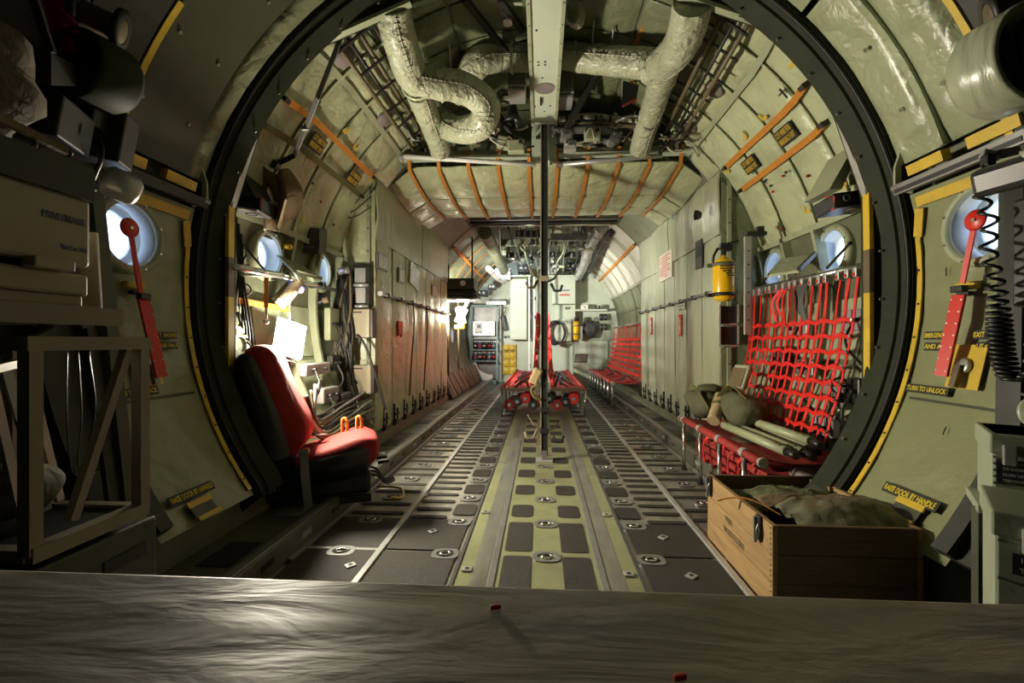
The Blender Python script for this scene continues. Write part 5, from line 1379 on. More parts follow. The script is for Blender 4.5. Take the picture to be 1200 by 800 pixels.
MB().strap([b_, c_], .03, .02, (1, -1, 0)).build('edge', BLACKM, fs2)
MB().tube([b_.lerp(c_, .3), at(925, 328, 3.5)], .010, 6).build('prop', STEEL, fs2); MB().tube([a_.lerp(b_, .1), at(892, 333, 3.7)], .009, 6).build('prop', BLACKM, fs2)
o = thing('porthole_strap', 'thin olive strap crossing the porthole above the red net', 'strap', at(990, 290, 3.0))
MB().strap([at(995, 286, 3.05), at(968, 315, 3.1)], .016, .005, (0, 1, 0)).build('band', OLIVEW, o); MB().box(at(996, 285, 3.05), (.02, .02, .02)).build('clip', BLACKM, o)
eb = thing('electronics_box', 'black box with red edges under a slanted green cover above the net', 'electronics', at(985, 242, 2.9))
c = at(988, 239, 2.92)
MB().box(c, (.22, .24, .09), (0, -.1, -.1), .008).build('case', BLACK, eb)
MB().lathe([(.014, 0), (.020, 0), (.020, .004), (.014, .004)], c + V((-.06, -.125, .0)), (0, -1, 0), 14).build('dial_ring', GREY, eb); MB().cyl(c + V((.03, -.05, -.047)), (0, 0, -1), .04, .006, 14).build('sensor', BROWN, eb)
MB().box(c + V((-.112, -.06, -.01)), (.006, .10, .08), (.3, -.1, -.1)).build('red_edge', RED, eb)
p = c + V((-.07, 0, .05))
MB().prism([(-.09, 0), (.06, .27), (.10, .27), (-.02, .0)], lambda a, b, d: p + V((a, d, b)), -.13, .13).build('slanted_cover', PRIMER, eb)
MB().box(c + V((.05, -.05, .13)), (.09, .012, .06), (0, 0, .1)).build('label_plate', LGREY, eb)
# first aid style black lumps and lower wall clutter
for (px, py, Y, sz, m_, lab) in ((925, 385, 3.7, (.05, .30, .12), LGREY, 'silver flat unit on the wall seen through the red net'), (985, 375, 3.05, (.06, .22, .14), LILAC, 'mauve unit on the wall past the net edge, upper'),
                            (975, 465, 3.05, (.06, .2, .14), PINKG, 'mauve unit on the wall past the net edge, lower'), (1000, 458, 2.9, (.06, .12, .16), BLACK, 'black box on the wall beside the yellow frame edge'),
                            (940, 430, 3.5, (.05, .24, .12), GREY, 'grey unit on the wall behind the net middle'), (965, 500, 3.05, (.05, .2, .12), LILAC, 'mauve plate low on the wall past the net'), (900, 420, 3.9, (.05, .2, .2), DGREY, 'dark unit on the wall behind the net far end')):
    wallbox(px, py, Y, sz, m_, lab, 1)
vl = thing('wall_valve', 'black hand valve with a ring on the wall past the net', 'valve', at(975, 460, 2.98))
c = at(984, 452, 2.98)
MB().tube([c + V((.05 * math.cos(k * .52), 0, .05 * math.sin(k * .52))) for k in range(12)], .008, 5, closed=True).build('ring', BLACKM, vl); MB().bar(c, c + V((.12, .02, -.01)), .02, .02).build('stem', BLACKM, vl); MB().cyl(c + V((-.01, .0, -.1)), (0, 0, 1), .03, .06, 10).build('body', BLACKM, vl)
hz = thing('hose_tangle', 'tangle of black hoses low on the wall past the net', 'hoses', at(985, 520, 2.9))
for k in range(10):
    p = at(955 + rr.uniform(0, 50), 480 + rr.uniform(0, 60), 2.95 + rr.uniform(0, .3)); pts = [p]
    for j in range(3): pts.append(pts[-1] + V((rr.uniform(-.08, .08), rr.uniform(-.05, .12), rr.uniform(-.12, .06))))
    MB().tube(bez(pts, 5), .012, 6).build('hose', CABLE, hz)
# placards on the pale wheel well
t, c = flat_on(819, 298, .20, .30, DGREY, 'document_pocket', 'dark document pocket on the pale wheel well near the yellow bottle', 'pocket', s=1); MB().box(c + V((-.008, 0, .05)), (.004, .16, .16)).build('paper', BLACK, t)
t, c = flat_on(780, 312, .62, .36, PAPER, 'load_chart', 'faded cream load chart with fine print on the pale wheel well', 'chart', s=1)
fine_print(t, c + V((-.008, .28, .14)), (0, -1, 0), (0, 0, 1), [(.5, 0), (.42, 0), (.54, 0), (.30, .1), (.5, 0), (.46, 0), (.52, 0), (.36, 0), (.2, .2)], .012, .034, INKR)
for px, py, lab in ((797, 381, 'red vertical placard on the pale wheel well, nearer'), (763, 382, 'red vertical placard on the pale wheel well, farther')):
    t, c = flat_on(px, py, .11, .26, INKR, 'vertical_placard', lab, 'placard', s=1)
    fine_print(t, c + V((-.008, .02, -.11)), (0, 0, 1), (0, 1, 0), [(.2, 0), (.16, .02)], .022, .04, PAPER)
t, c = flat_on(799, 358, .25, .10, SHEET, 'stencil_patch', 'faint stencilled lines under the rail of the pale wheel well', 'stencil', s=1)
fine_print(t, c + V((-.008, .11, .03)), (0, -1, 0), (0, 0, 1), [(.2, 0), (.17, 0), (.12, .02)], .016, .035, SKIN)
t, c = flat_on(788, 250, .03, .16, TEAL, 'green_tag', 'small green tape mark on the pale upper blanket', 'tag', s=1, X=1.62)
sp_ = tag(MB().lathe([(1e-4, 0), (.03, .005), (.045, .03), (.05, .06)], at(822, 252, 4.6), (-1, 0, 0), 16).build('spot_lamp', BLACK), 'black round lamp head set in the pale upper blanket', 'lamp')
# ================================================================== FORWARD BAY
YB = 12.86
# instrument rack at the crew door
rk = thing('instrument_rack', 'teal framed equipment rack with instrument panel and shelves of cans', 'rack', (-1.56, 12.5, 0))
xl, xr_, yf, yk = -1.93, -1.22, 12.35, 12.8
for x in (xl, xr_): MB().box((x, yf, 1.06), (.05, .06, 2.12), bev=.005).build('upright', TEAL, rk)
MB().box(((xl + xr_) / 2, yf, 2.11), (.76, .06, .05), bev=.005).build('cross_bar', TEAL, rk); MB().box(((xl + xr_) / 2, yf, .05), (.76, .06, .10), bev=.005).build('cross_bar', TEAL, rk)
for z in (1.22, .92, .62): MB().box(((xl + xr_) / 2, yf + .18, z), (.68, .36, .03)).build('shelf', TEAL, rk)
MB().box(((xl + xr_) / 2, yk, 1.06), (.72, .03, 2.1)).build('back_panel', GREY, rk)
MB().box((-1.58, yf + .1, 1.50), (.60, .2, .40), bev=.01).build('instrument_panel', LGREY, rk)
MB().box((-1.72, yf - .01, 1.52), (.20, .02, .30), bev=.004).build('meter_plate', WHITE, rk)
MB().box((-1.71, yf - .025, 1.56), (.10, .01, .09)).build('meter', BLACK, rk)
for k in range(3): MB().cyl((-1.78 + k * .06, yf - .02, 1.39), (0, -1, 0), .018, .015, 10).build('knob', BLACK, rk)
for z in (1.4, 1.55): MB().box((-1.40, yf - .01, z), (.12, .02, .11), bev=.003).build('side_module', GREY, rk)
MB().strap(bez([(-1.9, yf + .02, .55), (-1.78, yf + .03, .32), (-1.55, yf + .03, .18), (-1.36, yf + .03, .14)]), .20, .01, (0, -1, .2)).build('curved_panel', WHITE, rk)
k = 0
for z in (.635, .935):
    for x in (-1.82, -1.70, -1.58, -1.44, -1.32):
        t = thing('storage_can', '%s dark can from the doorless end on the %s shelf of the teal rack' % (NTH[k % 5], 'lower' if z < .8 else 'upper'), 'can', (x, yf + .08, z), group='cans on the %s rack shelf' % ('lower' if z < .8 else 'upper'))
        MB().cyl((x, yf + .08, z), (0, 0, 1), .048, .20, 14, .006).build('can_body', BLACK if k % 3 else INKB, t); MB().cyl((x, yf + .08, z + .20), (0, 0, 1), .03, .03, 10).build('cap', WHITE, t)
        MB().lathe([(.0485, 0), (.0495, 0), (.0495, .05), (.0485, .05)], (x, yf + .08, z + .07), (0, 0, 1), 14).build('band', LGREY if k % 2 else RED, t); k += 1
# cabinet column with two white posts
cab = thing('wall_cabinet', 'tall pale green cabinet column beside the white posts', 'cabinet', (-.62, 12.5, 1.2))
MB().box((-.64, 12.6, 2.03), (.46, .45, 1.66), bev=.012).build('body', PRIMERL, cab)
MB().box((-.64, 12.37, 2.42), (.43, .012, .84), bev=.003).build('door_panel', PRIMERL, cab); MB().box((-.64, 12.37, 1.60), (.43, .012, .76), bev=.003).build('door_panel', PRIMERL, cab)
MB().cyl((-.6, 12.36, 2.62), (0, -1, 0), .015, .01, 8).build('lock', BLACK, cab)
MB().box((-.62, 12.5, 2.90), (.64, .6, .04), bev=.004).build('top_shelf', PRIMERL, cab)
for i, x in enumerate((-.35, -.22)):
    t = thing('white_post', 'white upright rail post of the bulkhead, %s the cabinet' % ('close to' if i == 0 else 'a step away from'), 'post', (x, 12.3, 0))
    MB().box((x, 12.3, 1.45), (.045, .05, 2.9), bev=.004).build('rail', WHITE, t)
    for z in (.5, 1.2, 1.8, 2.3): MB().box((x + .035, 12.28, z), (.04, .05, .10), bev=.006).build('clip', BLACKM if i else GREY, t)
cb2 = thing('wall_cabinet', 'pale green overhead cabinet with blue and red placards', 'cabinet', (.58, 12.5, 2.1))
MB().box((.58, 12.6, 2.52), (.62, .5, .72), bev=.014).build('body', PRIMERL, cb2); MB().box((.56, 12.6, 2.9), (.86, .6, .05), bev=.006).build('top_rim', PRIMERL, cb2)
MB().box((.60, 12.345, 2.52), (.26, .006, .03)).build('placard', INKB, cb2); MB().box((.60, 12.345, 2.40), (.28, .006, .035)).build('placard', INKR, cb2)
lc_ = thing('wall_cabinet', 'lower pale green cabinet carrying the coiled hose', 'cabinet', (.6, 12.6, 1.0))
MB().box((.62, 12.7, 1.86), (.56, .3, .58), bev=.01).build('upper_body', PRIMERL, lc_); MB().box((.52, 12.66, 1.46), (.54, .35, .60), bev=.01).build('body', PRIMERL, lc_)
MB().box((.50, 12.47, 1.63), (.22, .006, .025)).build('placard', INK, lc_)
ch = MB()
for k in range(6):
    ch.tube([V((.34 + .02 * k, 12.36 - .012 * (k % 3), 1.38)) + V((.25 * math.cos(q * .3927) * (1 - .05 * k), .01 * k, .33 * math.sin(q * .3927) * (1 - .04 * k))) for q in range(16)], .016, 6, closed=True)
tag(ch.build('coiled_hose', CABLE), 'coil of black hose hung on the lower pale cabinet', 'hose')
gb = thing('oxygen_bottle', 'small yellow bottle hung on the far bulkhead', 'bottle', (.92, 12.45, 1.15))
MB().lathe([(1e-4, -.27), (.07, -.25), (.085, -.2), (.085, .18), (.05, .25), (1e-4, .26)], (.92, 12.45, 1.45), (0, 0, 1), 18).build('body', YELLOWB, gb); MB().box((.92, 12.42, 1.75), (.14, .1, .1), bev=.02).build('valve', BLACK, gb)
for z in (1.33, 1.56): MB().lathe([(.086, 0), (.092, 0), (.092, .03), (.086, .03)], (.92, 12.45, z), (0, 0, 1), 18).build('strap_band', GREY, gb)
# shelf edge, hung gear on the bulkhead wall
tag(box('shelf_ledge', (1.25, 12.65, 2.0), (1.0, .35, .05), PRIMERL), 'pale green ledge across the bulkhead beneath small fittings', 'shelf')
gr = [((.70, 12.6, 2.06), 'grey', GREY, .10), ((1.15, 12.6, 2.08), 'white', WHITE, .13), ((1.5, 12.6, 2.08), 'black', BLACK, .10)]
for p, cn, m_, q in gr:
    t = thing('small_fitting', cn + ' fitting standing on the pale bulkhead ledge', 'fitting', (p[0], p[1], 2.03))
    MB().box(V(p), (q * 1.5, q, q * .9), bev=.012).build('body', m_, t); MB().cyl(V(p) + V((0, -q * .5, 0)), (0, -1, 0), q * .25, .02, 10).build('cap', LGREY, t)
for x, z, lab in ((1.30, 1.66, 'dark hanging bag on the pale bulkhead'),):
    t = thing('hanging_bag', lab, 'bag', (x, 12.7, 1.4)); lump((x, 12.7, 1.48), (.19, .10, .24), 4, DGREY, 'body', t); MB().tube(bez([(x - .08, 12.66, 1.68), (x, 12.62, 1.8), (x + .08, 12.66, 1.68)]), .012, 6).build('strap', BLACK, t)
for k in range(4):
    x = 1.62 + .11 * (k % 2); z = 1.55 + .27 * (k // 2)
    t = thing('control_box', ['black control box low by the net, inner', 'black control box low by the net, outer', 'black control box higher by the net, inner', 'black control box higher by the net, outer'][k] + ' one on the bulkhead', 'box', (x, 12.7, z - .1))
    MB().box((x, 12.78, z), (.09, .1, .18), bev=.01).build('case', BLACK, t); MB().cyl((x, 12.72, z), (0, -1, 0), .02, .03, 10).build('dial', LGREY, t)
dp_ = struct(box('door_3', (1.35, 12.85, .62), (.95, .02, 1.1), PRIMERL, bev=.006)); box('door_frame', (1.35, 12.84, 1.19), (1.02, .04, .04), BOXG, dp_); box('door_frame', (.86, 12.84, .62), (.04, .04, 1.16), BOXG, dp_)
yp = thing('padded_panel', 'yellow quilted pad on the bulkhead beside the red bench', 'pad', (-.92, 12.8, .2))
for i in range(2):
    for j in range(4):
        c = V((-1.01 + .19 * i, 12.82, .33 + .21 * j))
        MB().shell(lambda u, v: c + V(((u - .5) * .18, -.03 * math.sin(PI * u) * math.sin(PI * v), (v - .5) * .20)), 4, 4, lambda u, v: (0, .02, 0)).build('pad_panel', YELLOW, yp)
for x in (-1.0, -.84): MB().strap([(x - .06, 12.78, .92), (x, 12.78, .88), (x + .06, 12.78, .92)], .03, .006, (0, 1, 0)).build('pad_strap', OLIVEC, yp)
ph_ = thing('hand_radio', 'dark handset cradle hung beside the pale cabinet column', 'radio', (-1.05, 12.7, 1.4))
MB().box((-1.06, 12.75, 1.66), (.12, .08, .42), (0, -.25, 0), .02).build('handset', DGREY, ph_); MB().tube(bez([(-1.1, 12.7, 1.85), (-1.0, 12.68, 2.05), (-1.08, 12.7, 2.1)]), .012, 6).build('cord', CABLE, ph_)
for k in range(2): MB().cyl((-1.06 + .12 * k, 12.78, 1.28), (0, -1, 0), .035, .06, 12).build('socket', BLACK, ph_)
wp = thing('white_label_box', 'flat white box on the bulkhead over the teal rack', 'box', (-1.2, 12.5, 2.15))
MB().box((-1.25, 12.5, 2.20), (.56, .2, .11), bev=.01).build('case', LGREY, wp)
for k in range(3): MB().box((-1.42 + .16 * k, 12.395, 2.20), (.07, .006, .05)).build('label_plate', WHITE, wp)
for k, (x, z, sz, m_, lab) in enumerate(((-1.62, 2.45, (.30, .3, .16), BLACK, 'black box on pipes above the teal rack'), (-1.35, 2.62, (.2, .25, .14), DGREY, 'dark grey box higher above the teal rack'),
                                       (-1.05, 2.95, (.42, .4, .32), PRIMERL, 'pale green cube unit over the cabinet column, lamp side'), (-.5, 3.1, (.30, .3, .22), BLACKM, 'black unit over the cabinet column'),
                                       (.28, 3.08, (.34, .3, .24), WHITE, 'white unit over the placard cabinet'), (.75, 3.15, (.30, .3, .2), BLACKM, 'black unit over the placard cabinet'))):
    t = thing('bulkhead_unit', lab, 'equipment box', (x, 12.3, z - sz[2] / 2)); MB().box((x, 12.35, z), sz, bev=.02).build('case', m_, t)
    for q in range(2): MB().cyl((x - sz[0] * .2 + q * sz[0] * .4, 12.35 - sz[1] / 2, z), (0, -1, 0), .03, .04, 10).build('connector', LGREY, t)
    MB().box((x, 12.6, z), (sz[0] * .5, .4, .05)).build('mount', GREY, t)
# ducts and beams in the crown
for k, (pts, r, m_, lab) in enumerate((([(1.05, 8.3, 3.20), (1.0, 9.6, 3.12), (.98, 11.0, 2.95), (.95, 12.2, 2.85)], .11, FOIL, 'silver foil duct running forward in the far roof'),
                                     ([(1.22, 8.2, 3.1), (1.18, 10, 3.0), (1.1, 12.4, 2.8)], .055, BLACKM, 'black hose running beside the silver duct'),
                                     ([(-1.05, 8.3, 3.14), (-1.0, 9.6, 3.05), (-.95, 11.2, 2.9)], .12, QUILTD, 'mauve lagged duct in the far roof, lamp side'),
                                     ([(-1.3, 10.9, 2.9), (-1.1, 11.6, 2.75), (-1.0, 12.2, 2.75)], .07, WHITE, 'white pipe ending over the bulkhead units'))):
    t = thing('roof_duct', lab, 'duct', pts[0]); c_ = bez(pts, 10); MB().tube(c_, [r * (1 + .1 * noise.noise(p * 7)) for p in c_], 12).build('sleeve', m_, t)
    for q in range(3, len(c_) - 2, 6): MB().lathe([(r * 1.1, -.02), (r * 1.15, 0), (r * 1.1, .02)], c_[q], c_[q + 1] - c_[q], 12).build('clamp_band', LGREY, t)
for k, (Y, z, x0, x1, m_, lab) in enumerate(((8.6, 3.16, -.5, -.05, BLACKM, 'black roof bar nearest the blanket, lamp side'), (8.8, 3.14, .15, .85, GREY, 'grey roof bar nearest the blanket, bottle side'), (9.6, 3.22, -.9, .9, SKIN, 'long olive roof beam in the far bay'), (10.8, 3.18, -.85, .9, BLACKM, 'long black roof beam nearer the bulkhead'))):
    t = thing('roof_beam', lab, 'beam', (x0, Y, z)); MB().box(((x0 + x1) / 2, Y, z), (x1 - x0, .12, .13), bev=.006).build('web', m_, t)
    for q in range(4): MB().box((x0 + (x1 - x0) * (q + .5) / 4, Y - .07, z - .02), (.05, .04, .12), bev=.005).build('lug', GREY, t)
    for q in (x0 + .04, x1 - .04): MB().bar((q, Y, z), (q * 1.02, Y, HZ + math.sqrt(HR ** 2 - min(q * q, 2.5)) - .01), .03, .03).build('hanger', GREY, t)
rr2 = random.Random(11)
for k in range(16):
    x = -.75 + .105 * k; Y = 9.0 + rr2.uniform(0, 2.8); z = rr2.uniform(2.88, 3.1)
    t = thing('crown_fitting', 'small %s fitting hung in the far crown, %s' % (['steel', 'black', 'grey', 'pale green'][k % 4], ['over the aisle', 'over the red benches', 'over the far net', 'over the posts'][k // 4]), 'fitting', (x, Y, z))
    m_ = [STEEL, BLACK, GREY, PRIMER][k % 4]
    MB().cyl((x, Y, z), (rr2.uniform(-1, 1), -.5, rr2.uniform(-.5, .5)), .035, .16, 8, .004).build('body', m_, t); MB().tube([(x, Y, z), (x, Y, 3.45)], .012, 5).build('hanger', BLACKM, t)
for k in range(10):
    x = -.8 + .17 * k
    tag(MB().tube(bez([(x, 8.4, 3.25), (x + rr2.uniform(-.1, .1), 9.6, rr2.uniform(3.0, 3.15)), (x + rr2.uniform(-.1, .1), 11, rr2.uniform(3.0, 3.2)), (x, 12.6, 2.95)]), .02, 6).build('roof_pipe', [STEEL, BLACK, GREY, PRIMER][k % 4]), NTH[k] + ' pipe from the lamp side running forward in the far roof', 'pipe', 'pipes in the far roof')

# centre double bench and the web backs
for s in (-1, 1):
    t = thing('troop_bench', 'red centre bench of the far bay, %s side' % ('lamp' if s < 0 else 'bottle'), 'bench', (s * .63, 6.95, 0))
    MB().shell(lambda u, v: (s * (.14 + .49 * u), 6.95 + 4.7 * v, .43 - .03 * math.sin(PI * u) + .006 * noise.noise(V((u * 4, v * 14, 1)))), 6, 24, lambda u, v: (0, 0, -.010)).build('seat_canvas', REDC, t)
    MB().tube([(s * .63, 6.94, .43), (s * .63, 11.65, .43)], .022, 8).build('front_tube', REDC, t); MB().tube([(s * .14, 6.94, .43), (s * .14, 11.65, .43)], .020, 8).build('rear_tube', REDC, t)
    MB().bar((s * .14, 6.95, .425), (s * .63, 6.95, .425), .03, .05).build('end_rail', BROWN, t)
    for y in (6.98, 7.8, 8.6, 9.4, 10.2, 11.0, 11.6): MB().tube([(s * .63, y, 0), (s * .63, y, .43)], .017, 8).build('leg', STEEL if s > 0 else GREY, t)
    # web back and belts
    bn = thing('seat_net', 'narrow red web seat back in the middle of the far bay, %s side' % ('lamp' if s < 0 else 'bottle'), 'net', (s * .12, 7.0, .44))
    for k in range(12):
        y = 7.15 + .37 * k
        MB().strap([(s * .10, y, 1.62), (s * .13, y + .02, 1.0), (s * .16, y, .44)], .035, .006, (1, .2, 0)).build('vertical_strap', REDW, bn)
    for q in range(6): MB().strap([(s * (.155 - .01 * q), 7.1 + .42 * k, .56 + .17 * q + (.015 if k % 2 else -.015)) for k in range(11)], .04, .006, (1, 0, .1)).build('cross_strap', REDW, bn)
MB_ = MB()
o = thing('net_beam', 'dark bar from which the middle web seat backs hang', 'beam', (0, 7, 1.65))
MB().tube([(0, 7.0, 1.65), (0, 11.7, 1.65)], .025, 8).build('tube', GREY, o)
for y in (7.0, 9.3, 11.7): MB().tube([(0, y, 0.0), (0, y, 3.1 if y < 9 else 2.9)], .025, 8).build('upright', GREY, o)
vest = [(-.07, 7.02, 1.42, .07, .20, 'red life vest hung highest at the end of the middle benches'), (-.09, 6.98, 1.05, .06, .12, 'red strap bundle hung midway at the end of the middle benches'), (-.10, 7.0, .74, .06, .14, 'red strap bundle hung low at the end of the middle benches, lamp side'), (.12, 7.0, .72, .06, .16, 'red strap bundle hung low at the end of the middle benches, bottle side')]
for x, y, z, w, h_, lab in vest:
    t = thing('strap_bundle', lab, 'straps', (x, y, z - h_)); lump((x, y, z), (w * .6, .05, h_), x * 50, REDC, 'bundle', t); MB().box((x, y - .06, z - .03), (.04, .02, .03), bev=.004).build('buckle', STEEL, t)
for k in range(12):
    s = -1 if k % 2 else 1; x = s * (.18 + .05 * (k % 3)); y = 7.1 + .35 * (k // 2)
    t = thing('seat_belt', '%s black seat belt heaped along the red centre bench, %s side' % (NTH[k // 2], 'lamp' if s < 0 else 'bottle'), 'belt', (x, y, .44), group='belts on the centre bench, %s side' % ('lamp' if s < 0 else 'bottle'))
    for q in range(3): MB().strap(bez([(x, y, .45), (x + s * .05, y + .06 * q, .53 + .02 * q), (x + s * .14, y - .05 * q, .50), (x + s * .2, y + .04, .44)]), .04, .008, (.3, 0, 1)).build('webbing', BLACK, t)
    MB().box((x + s * .13, y - .05, .50), (.06, .05, .025), (.3, .2, 0), .005).build('buckle', STEEL, t)
for k in range(9):
    x = -.5 + .125 * k; z = .07 + .05 * (k % 3)
    t = thing('stowed_roll', ['red', 'black', 'red', 'black', 'dark red', 'black', 'red', 'black', 'red'][k] + ' gear roll stowed under the centre bench, ' + ['at the aisle leg', 'second from the lamp side', 'third from the lamp side', 'just lamp side of the pole', 'behind the pole', 'just bottle side of the pole', 'third from the bottle side', 'second from the bottle side', 'at the bottle-side leg'][k], 'roll', (x, 7.2, 0))
    MB().tube([(x - .03, 7.15, z + .09), (x + .02, 7.75, z + .09)], .085, 10).build('roll', [REDC, BLACK, REDW, BLACK, REDC, BLACK, REDC, BLACK, REDW][k], t); MB().tube([(x - .028, 7.13, z + .09), (x - .027, 7.15, z + .09)], .03, 8).build('end', LGREY, t)
# far bench along the wall with its net
fbn = bench('long red bench with many legs along the far wall', 1.20, 1.66, 7.95, 12.0, .43, [8.0 + .5 * k for k in range(8)], (1.2, 7.95, 0))
for k in range(3):
    y = 8.3 + 1.3 * k; t = thing('seat_belt', 'black belt heap on the far wall bench, %s' % ['nearest heap', 'middle heap', 'last heap'][k], 'belt', (1.5, y, .45))
    for q in range(4): MB().strap(bez([(1.62, y, .46), (1.5, y + .08 * q, .54), (1.42, y - .06 * q, .50), (1.34, y + .05, .45)]), .045, .008, (.2, 0, 1)).build('webbing', BLACK, t)
net('red webbing seat net above the long far bench', V((1.84, 8.05, 1.48)), V((1.84, 11.9, 1.48)), V((1.66, 8.05, .44)), V((1.66, 11.9, .44)), 18, 7, .034, hooks=False)
o = tag(MB().tube([(1.85, 7.98, 1.5), (1.85, 12.0, 1.5)], .022, 8).build('net_rail', STEEL), 'steel rail of the far wall net', 'rail')
lv = tag(MB().shell(lambda u, v: (1.80 - .03 * math.sin(4 * v), 8.1 + .5 * v, 1.50 + .28 * u - .1 * v * u), 4, 6, lambda u, v: (.02, 0, 0)).build('yellow_vest', YELLOW), 'yellow cloth hung over the far net rail', 'cloth')
# folded seats and litter rack on the lamp side
for k in range(8):
    y = 8.1 + .52 * k
    t = thing('folded_seat', '%s brown folded seat in the row along the far lamp-side wall' % NTH[k], 'seat', (-1.72, y, .10), group='folded seats along the far wall')
    MB().shell(lambda u, v: (-1.60 - .20 * u, y + .02 + .44 * v, .12 + .42 * u + .02 * math.sin(PI * v)), 4, 4, lambda u, v: (-.03, 0, -.015)).build('seat_canvas', CAMOB, t)
    MB().tube([(-1.59, y, .12), (-1.80, y, .56)], .016, 6).build('tube', GREY, t)
    MB().strap([(-1.60, y + .2, .16), (-1.80, y + .24, .55)], .03, .006, (1, 0, .5)).build('strap', BLACK, t)
lk = thing('litter_rack', 'stack of dark trays hung from the roof past the wheel well', 'rack', (-1.5, 8.2, 1.8))
MB().box((-1.52, 8.35, 2.18), (.60, .5, .20), bev=.01).build('case', PANELD, lk); MB().cyl((-1.42, 8.10, 2.19), (0, -1, 0), .05, .012, 16).build('white_disc', WHITE, lk)
for k in range(3): MB().box((-1.50, 8.38, 2.04 - k * .065), (.66, .6, .022), bev=.004).build('tray', STEEL if k == 2 else BLACKM, lk)
MB().tube([(-1.26, 8.12, 2.27), (-1.16, 8.12, 1.92)], .014, 6).build('hanger', LGREY, lk); MB().tube([(-1.74, 8.4, 3.05), (-1.74, 8.4, 1.9)], .016, 6).build('hanger', BLACKM, lk); MB().tube([(-1.30, 8.4, 3.2), (-1.30, 8.4, 1.9)], .016, 6).build('hanger', BLACKM, lk)
fl2 = thing('wall_lamp', 'small glaring lamp on a white arm below the dark trays', 'lamp', at(539, 368, 8.5))
c = at(540, 370, 8.5)
MB().tube([at(551, 348, 8.5), at(543, 364, 8.5)], .03, 8).build('arm', WHITE, fl2)
d = (at(537, 377, 8.45) - at(544, 362, 8.45))
e = at(540.5, 369.5, 8.42)
MB().tube([e - d * .55, e + d * .55], .07, 10).build('lamp_tube', LAMPS, fl2); MB().box(e + V((-.02, .09, 0)), (.12, .04, .34), (0, -.35, 0), .01).build('housing', WHITE, fl2)
MB().box(at(539, 383, 8.5), (.2, .1, .08), bev=.02).build('yellow_base', YELLOW, fl2)
for k in range(2):
    y = 8.6 + 1.1 * k
    tag(MB().tube([(-1.78, y, .15), (-1.80, y, 2.2)], .025, 6).build('wall_post', CABLEB), 'brown upright post on the far lamp-side wall, ' + ('nearer' if k == 0 else 'farther') + ' of two', 'post')
for x, y, lab in ((-1.0, 11.2, 'over the teal rack'),):
    tag(MB().box((x, y - .02, 3.33), (.5, .28, .06), bev=.01).build('added_lamp_housing', PRIMER), 'flat housing added at the made-up roof light of the far bay, ' + lab, 'lamp')  # housing added for the cool roof light, no fixture known there
for k in range(8):
    y = 6.40 + .18 * k
    tag(MB().tube([(-1.2 + .02 * (k % 3), y, 3.10), (1.2, y + .05, 3.10)], .022, 6).build('ceiling_pipe', [BLACK, GREY, BLACKM, STEEL][k % 4]), NTH[k] + ' cross pipe on the wing box underside, counted from the blanket', 'pipe', 'pipes across the wing box underside')
lp2 = thing('laptop', 'grey clipboard case leaning on the far end of the red bench', 'case', (.85, 11.8, .5))
MB().box((1.0, 11.9, .72), (.34, .03, .26), (.5, 0, .2), .01).build('lid', GREY, lp2); MB().box((1.0, 11.88, .72), (.26, .012, .18), (.5, 0, .2)).build('screen', LGREY, lp2); MB().box((1.0, 11.95, .3), (.4, .3, .6), bev=.02).build('case', BOXG, lp2)
# ================================================================== DOOR BAY: what hangs on the doors
def on_door(ph, Y, s, r=1.968): return hp(mir(ph, s), Y, r)
def strip_placard(ph, Y, s, w, h, txt, lab, tilt=0.0, sx=.78, align='CENTER'):
    a = mir(ph, s); c = on_door(ph, Y, s); r0 = hright(a); u0 = hup(a); n = hn(a)
    r = (r0 * math.cos(tilt) + u0 * math.sin(tilt)); u = (u0 * math.cos(tilt) - r0 * math.sin(tilt))
    t = thing('placard', lab, 'placard', c)
    mb = MB(); mb.add([c + r * x * w / 2 + u * y * h / 2 + n * z for z in (0, .004) for x, y in ((-1, -1), (1, -1), (1, 1), (-1, 1))],
           [(0, 3, 2, 1), (4, 5, 6, 7), (0, 1, 5, 4), (1, 2, 6, 5), (2, 3, 7, 6), (3, 0, 4, 7)], False)
    mb.build('plate', INK, t)
    text('lettering', txt, h * .82, c + n * .006 - u * h * .02, r, u, INKY, t, sx=sx, align=align, fit=w * .93)
    return t
def phi_z(z): return math.degrees(math.asin((z - HZ) / 1.97))
def dz(px, py, s, R=1.968):
    """door point seen at a pixel: (phi, Y) on the door skin"""
    best = None
    for k in range(-380, 150):
        ph = k / 10; x = s * R * math.cos(math.radians(ph)) + sway(2.2); p = atx(px, py, x)
        e = abs(p.z - (HZ + R * math.sin(math.radians(ph))))
        if best is None or e < best[0]: best = (e, ph, p.y)
    return best[1], best[2]
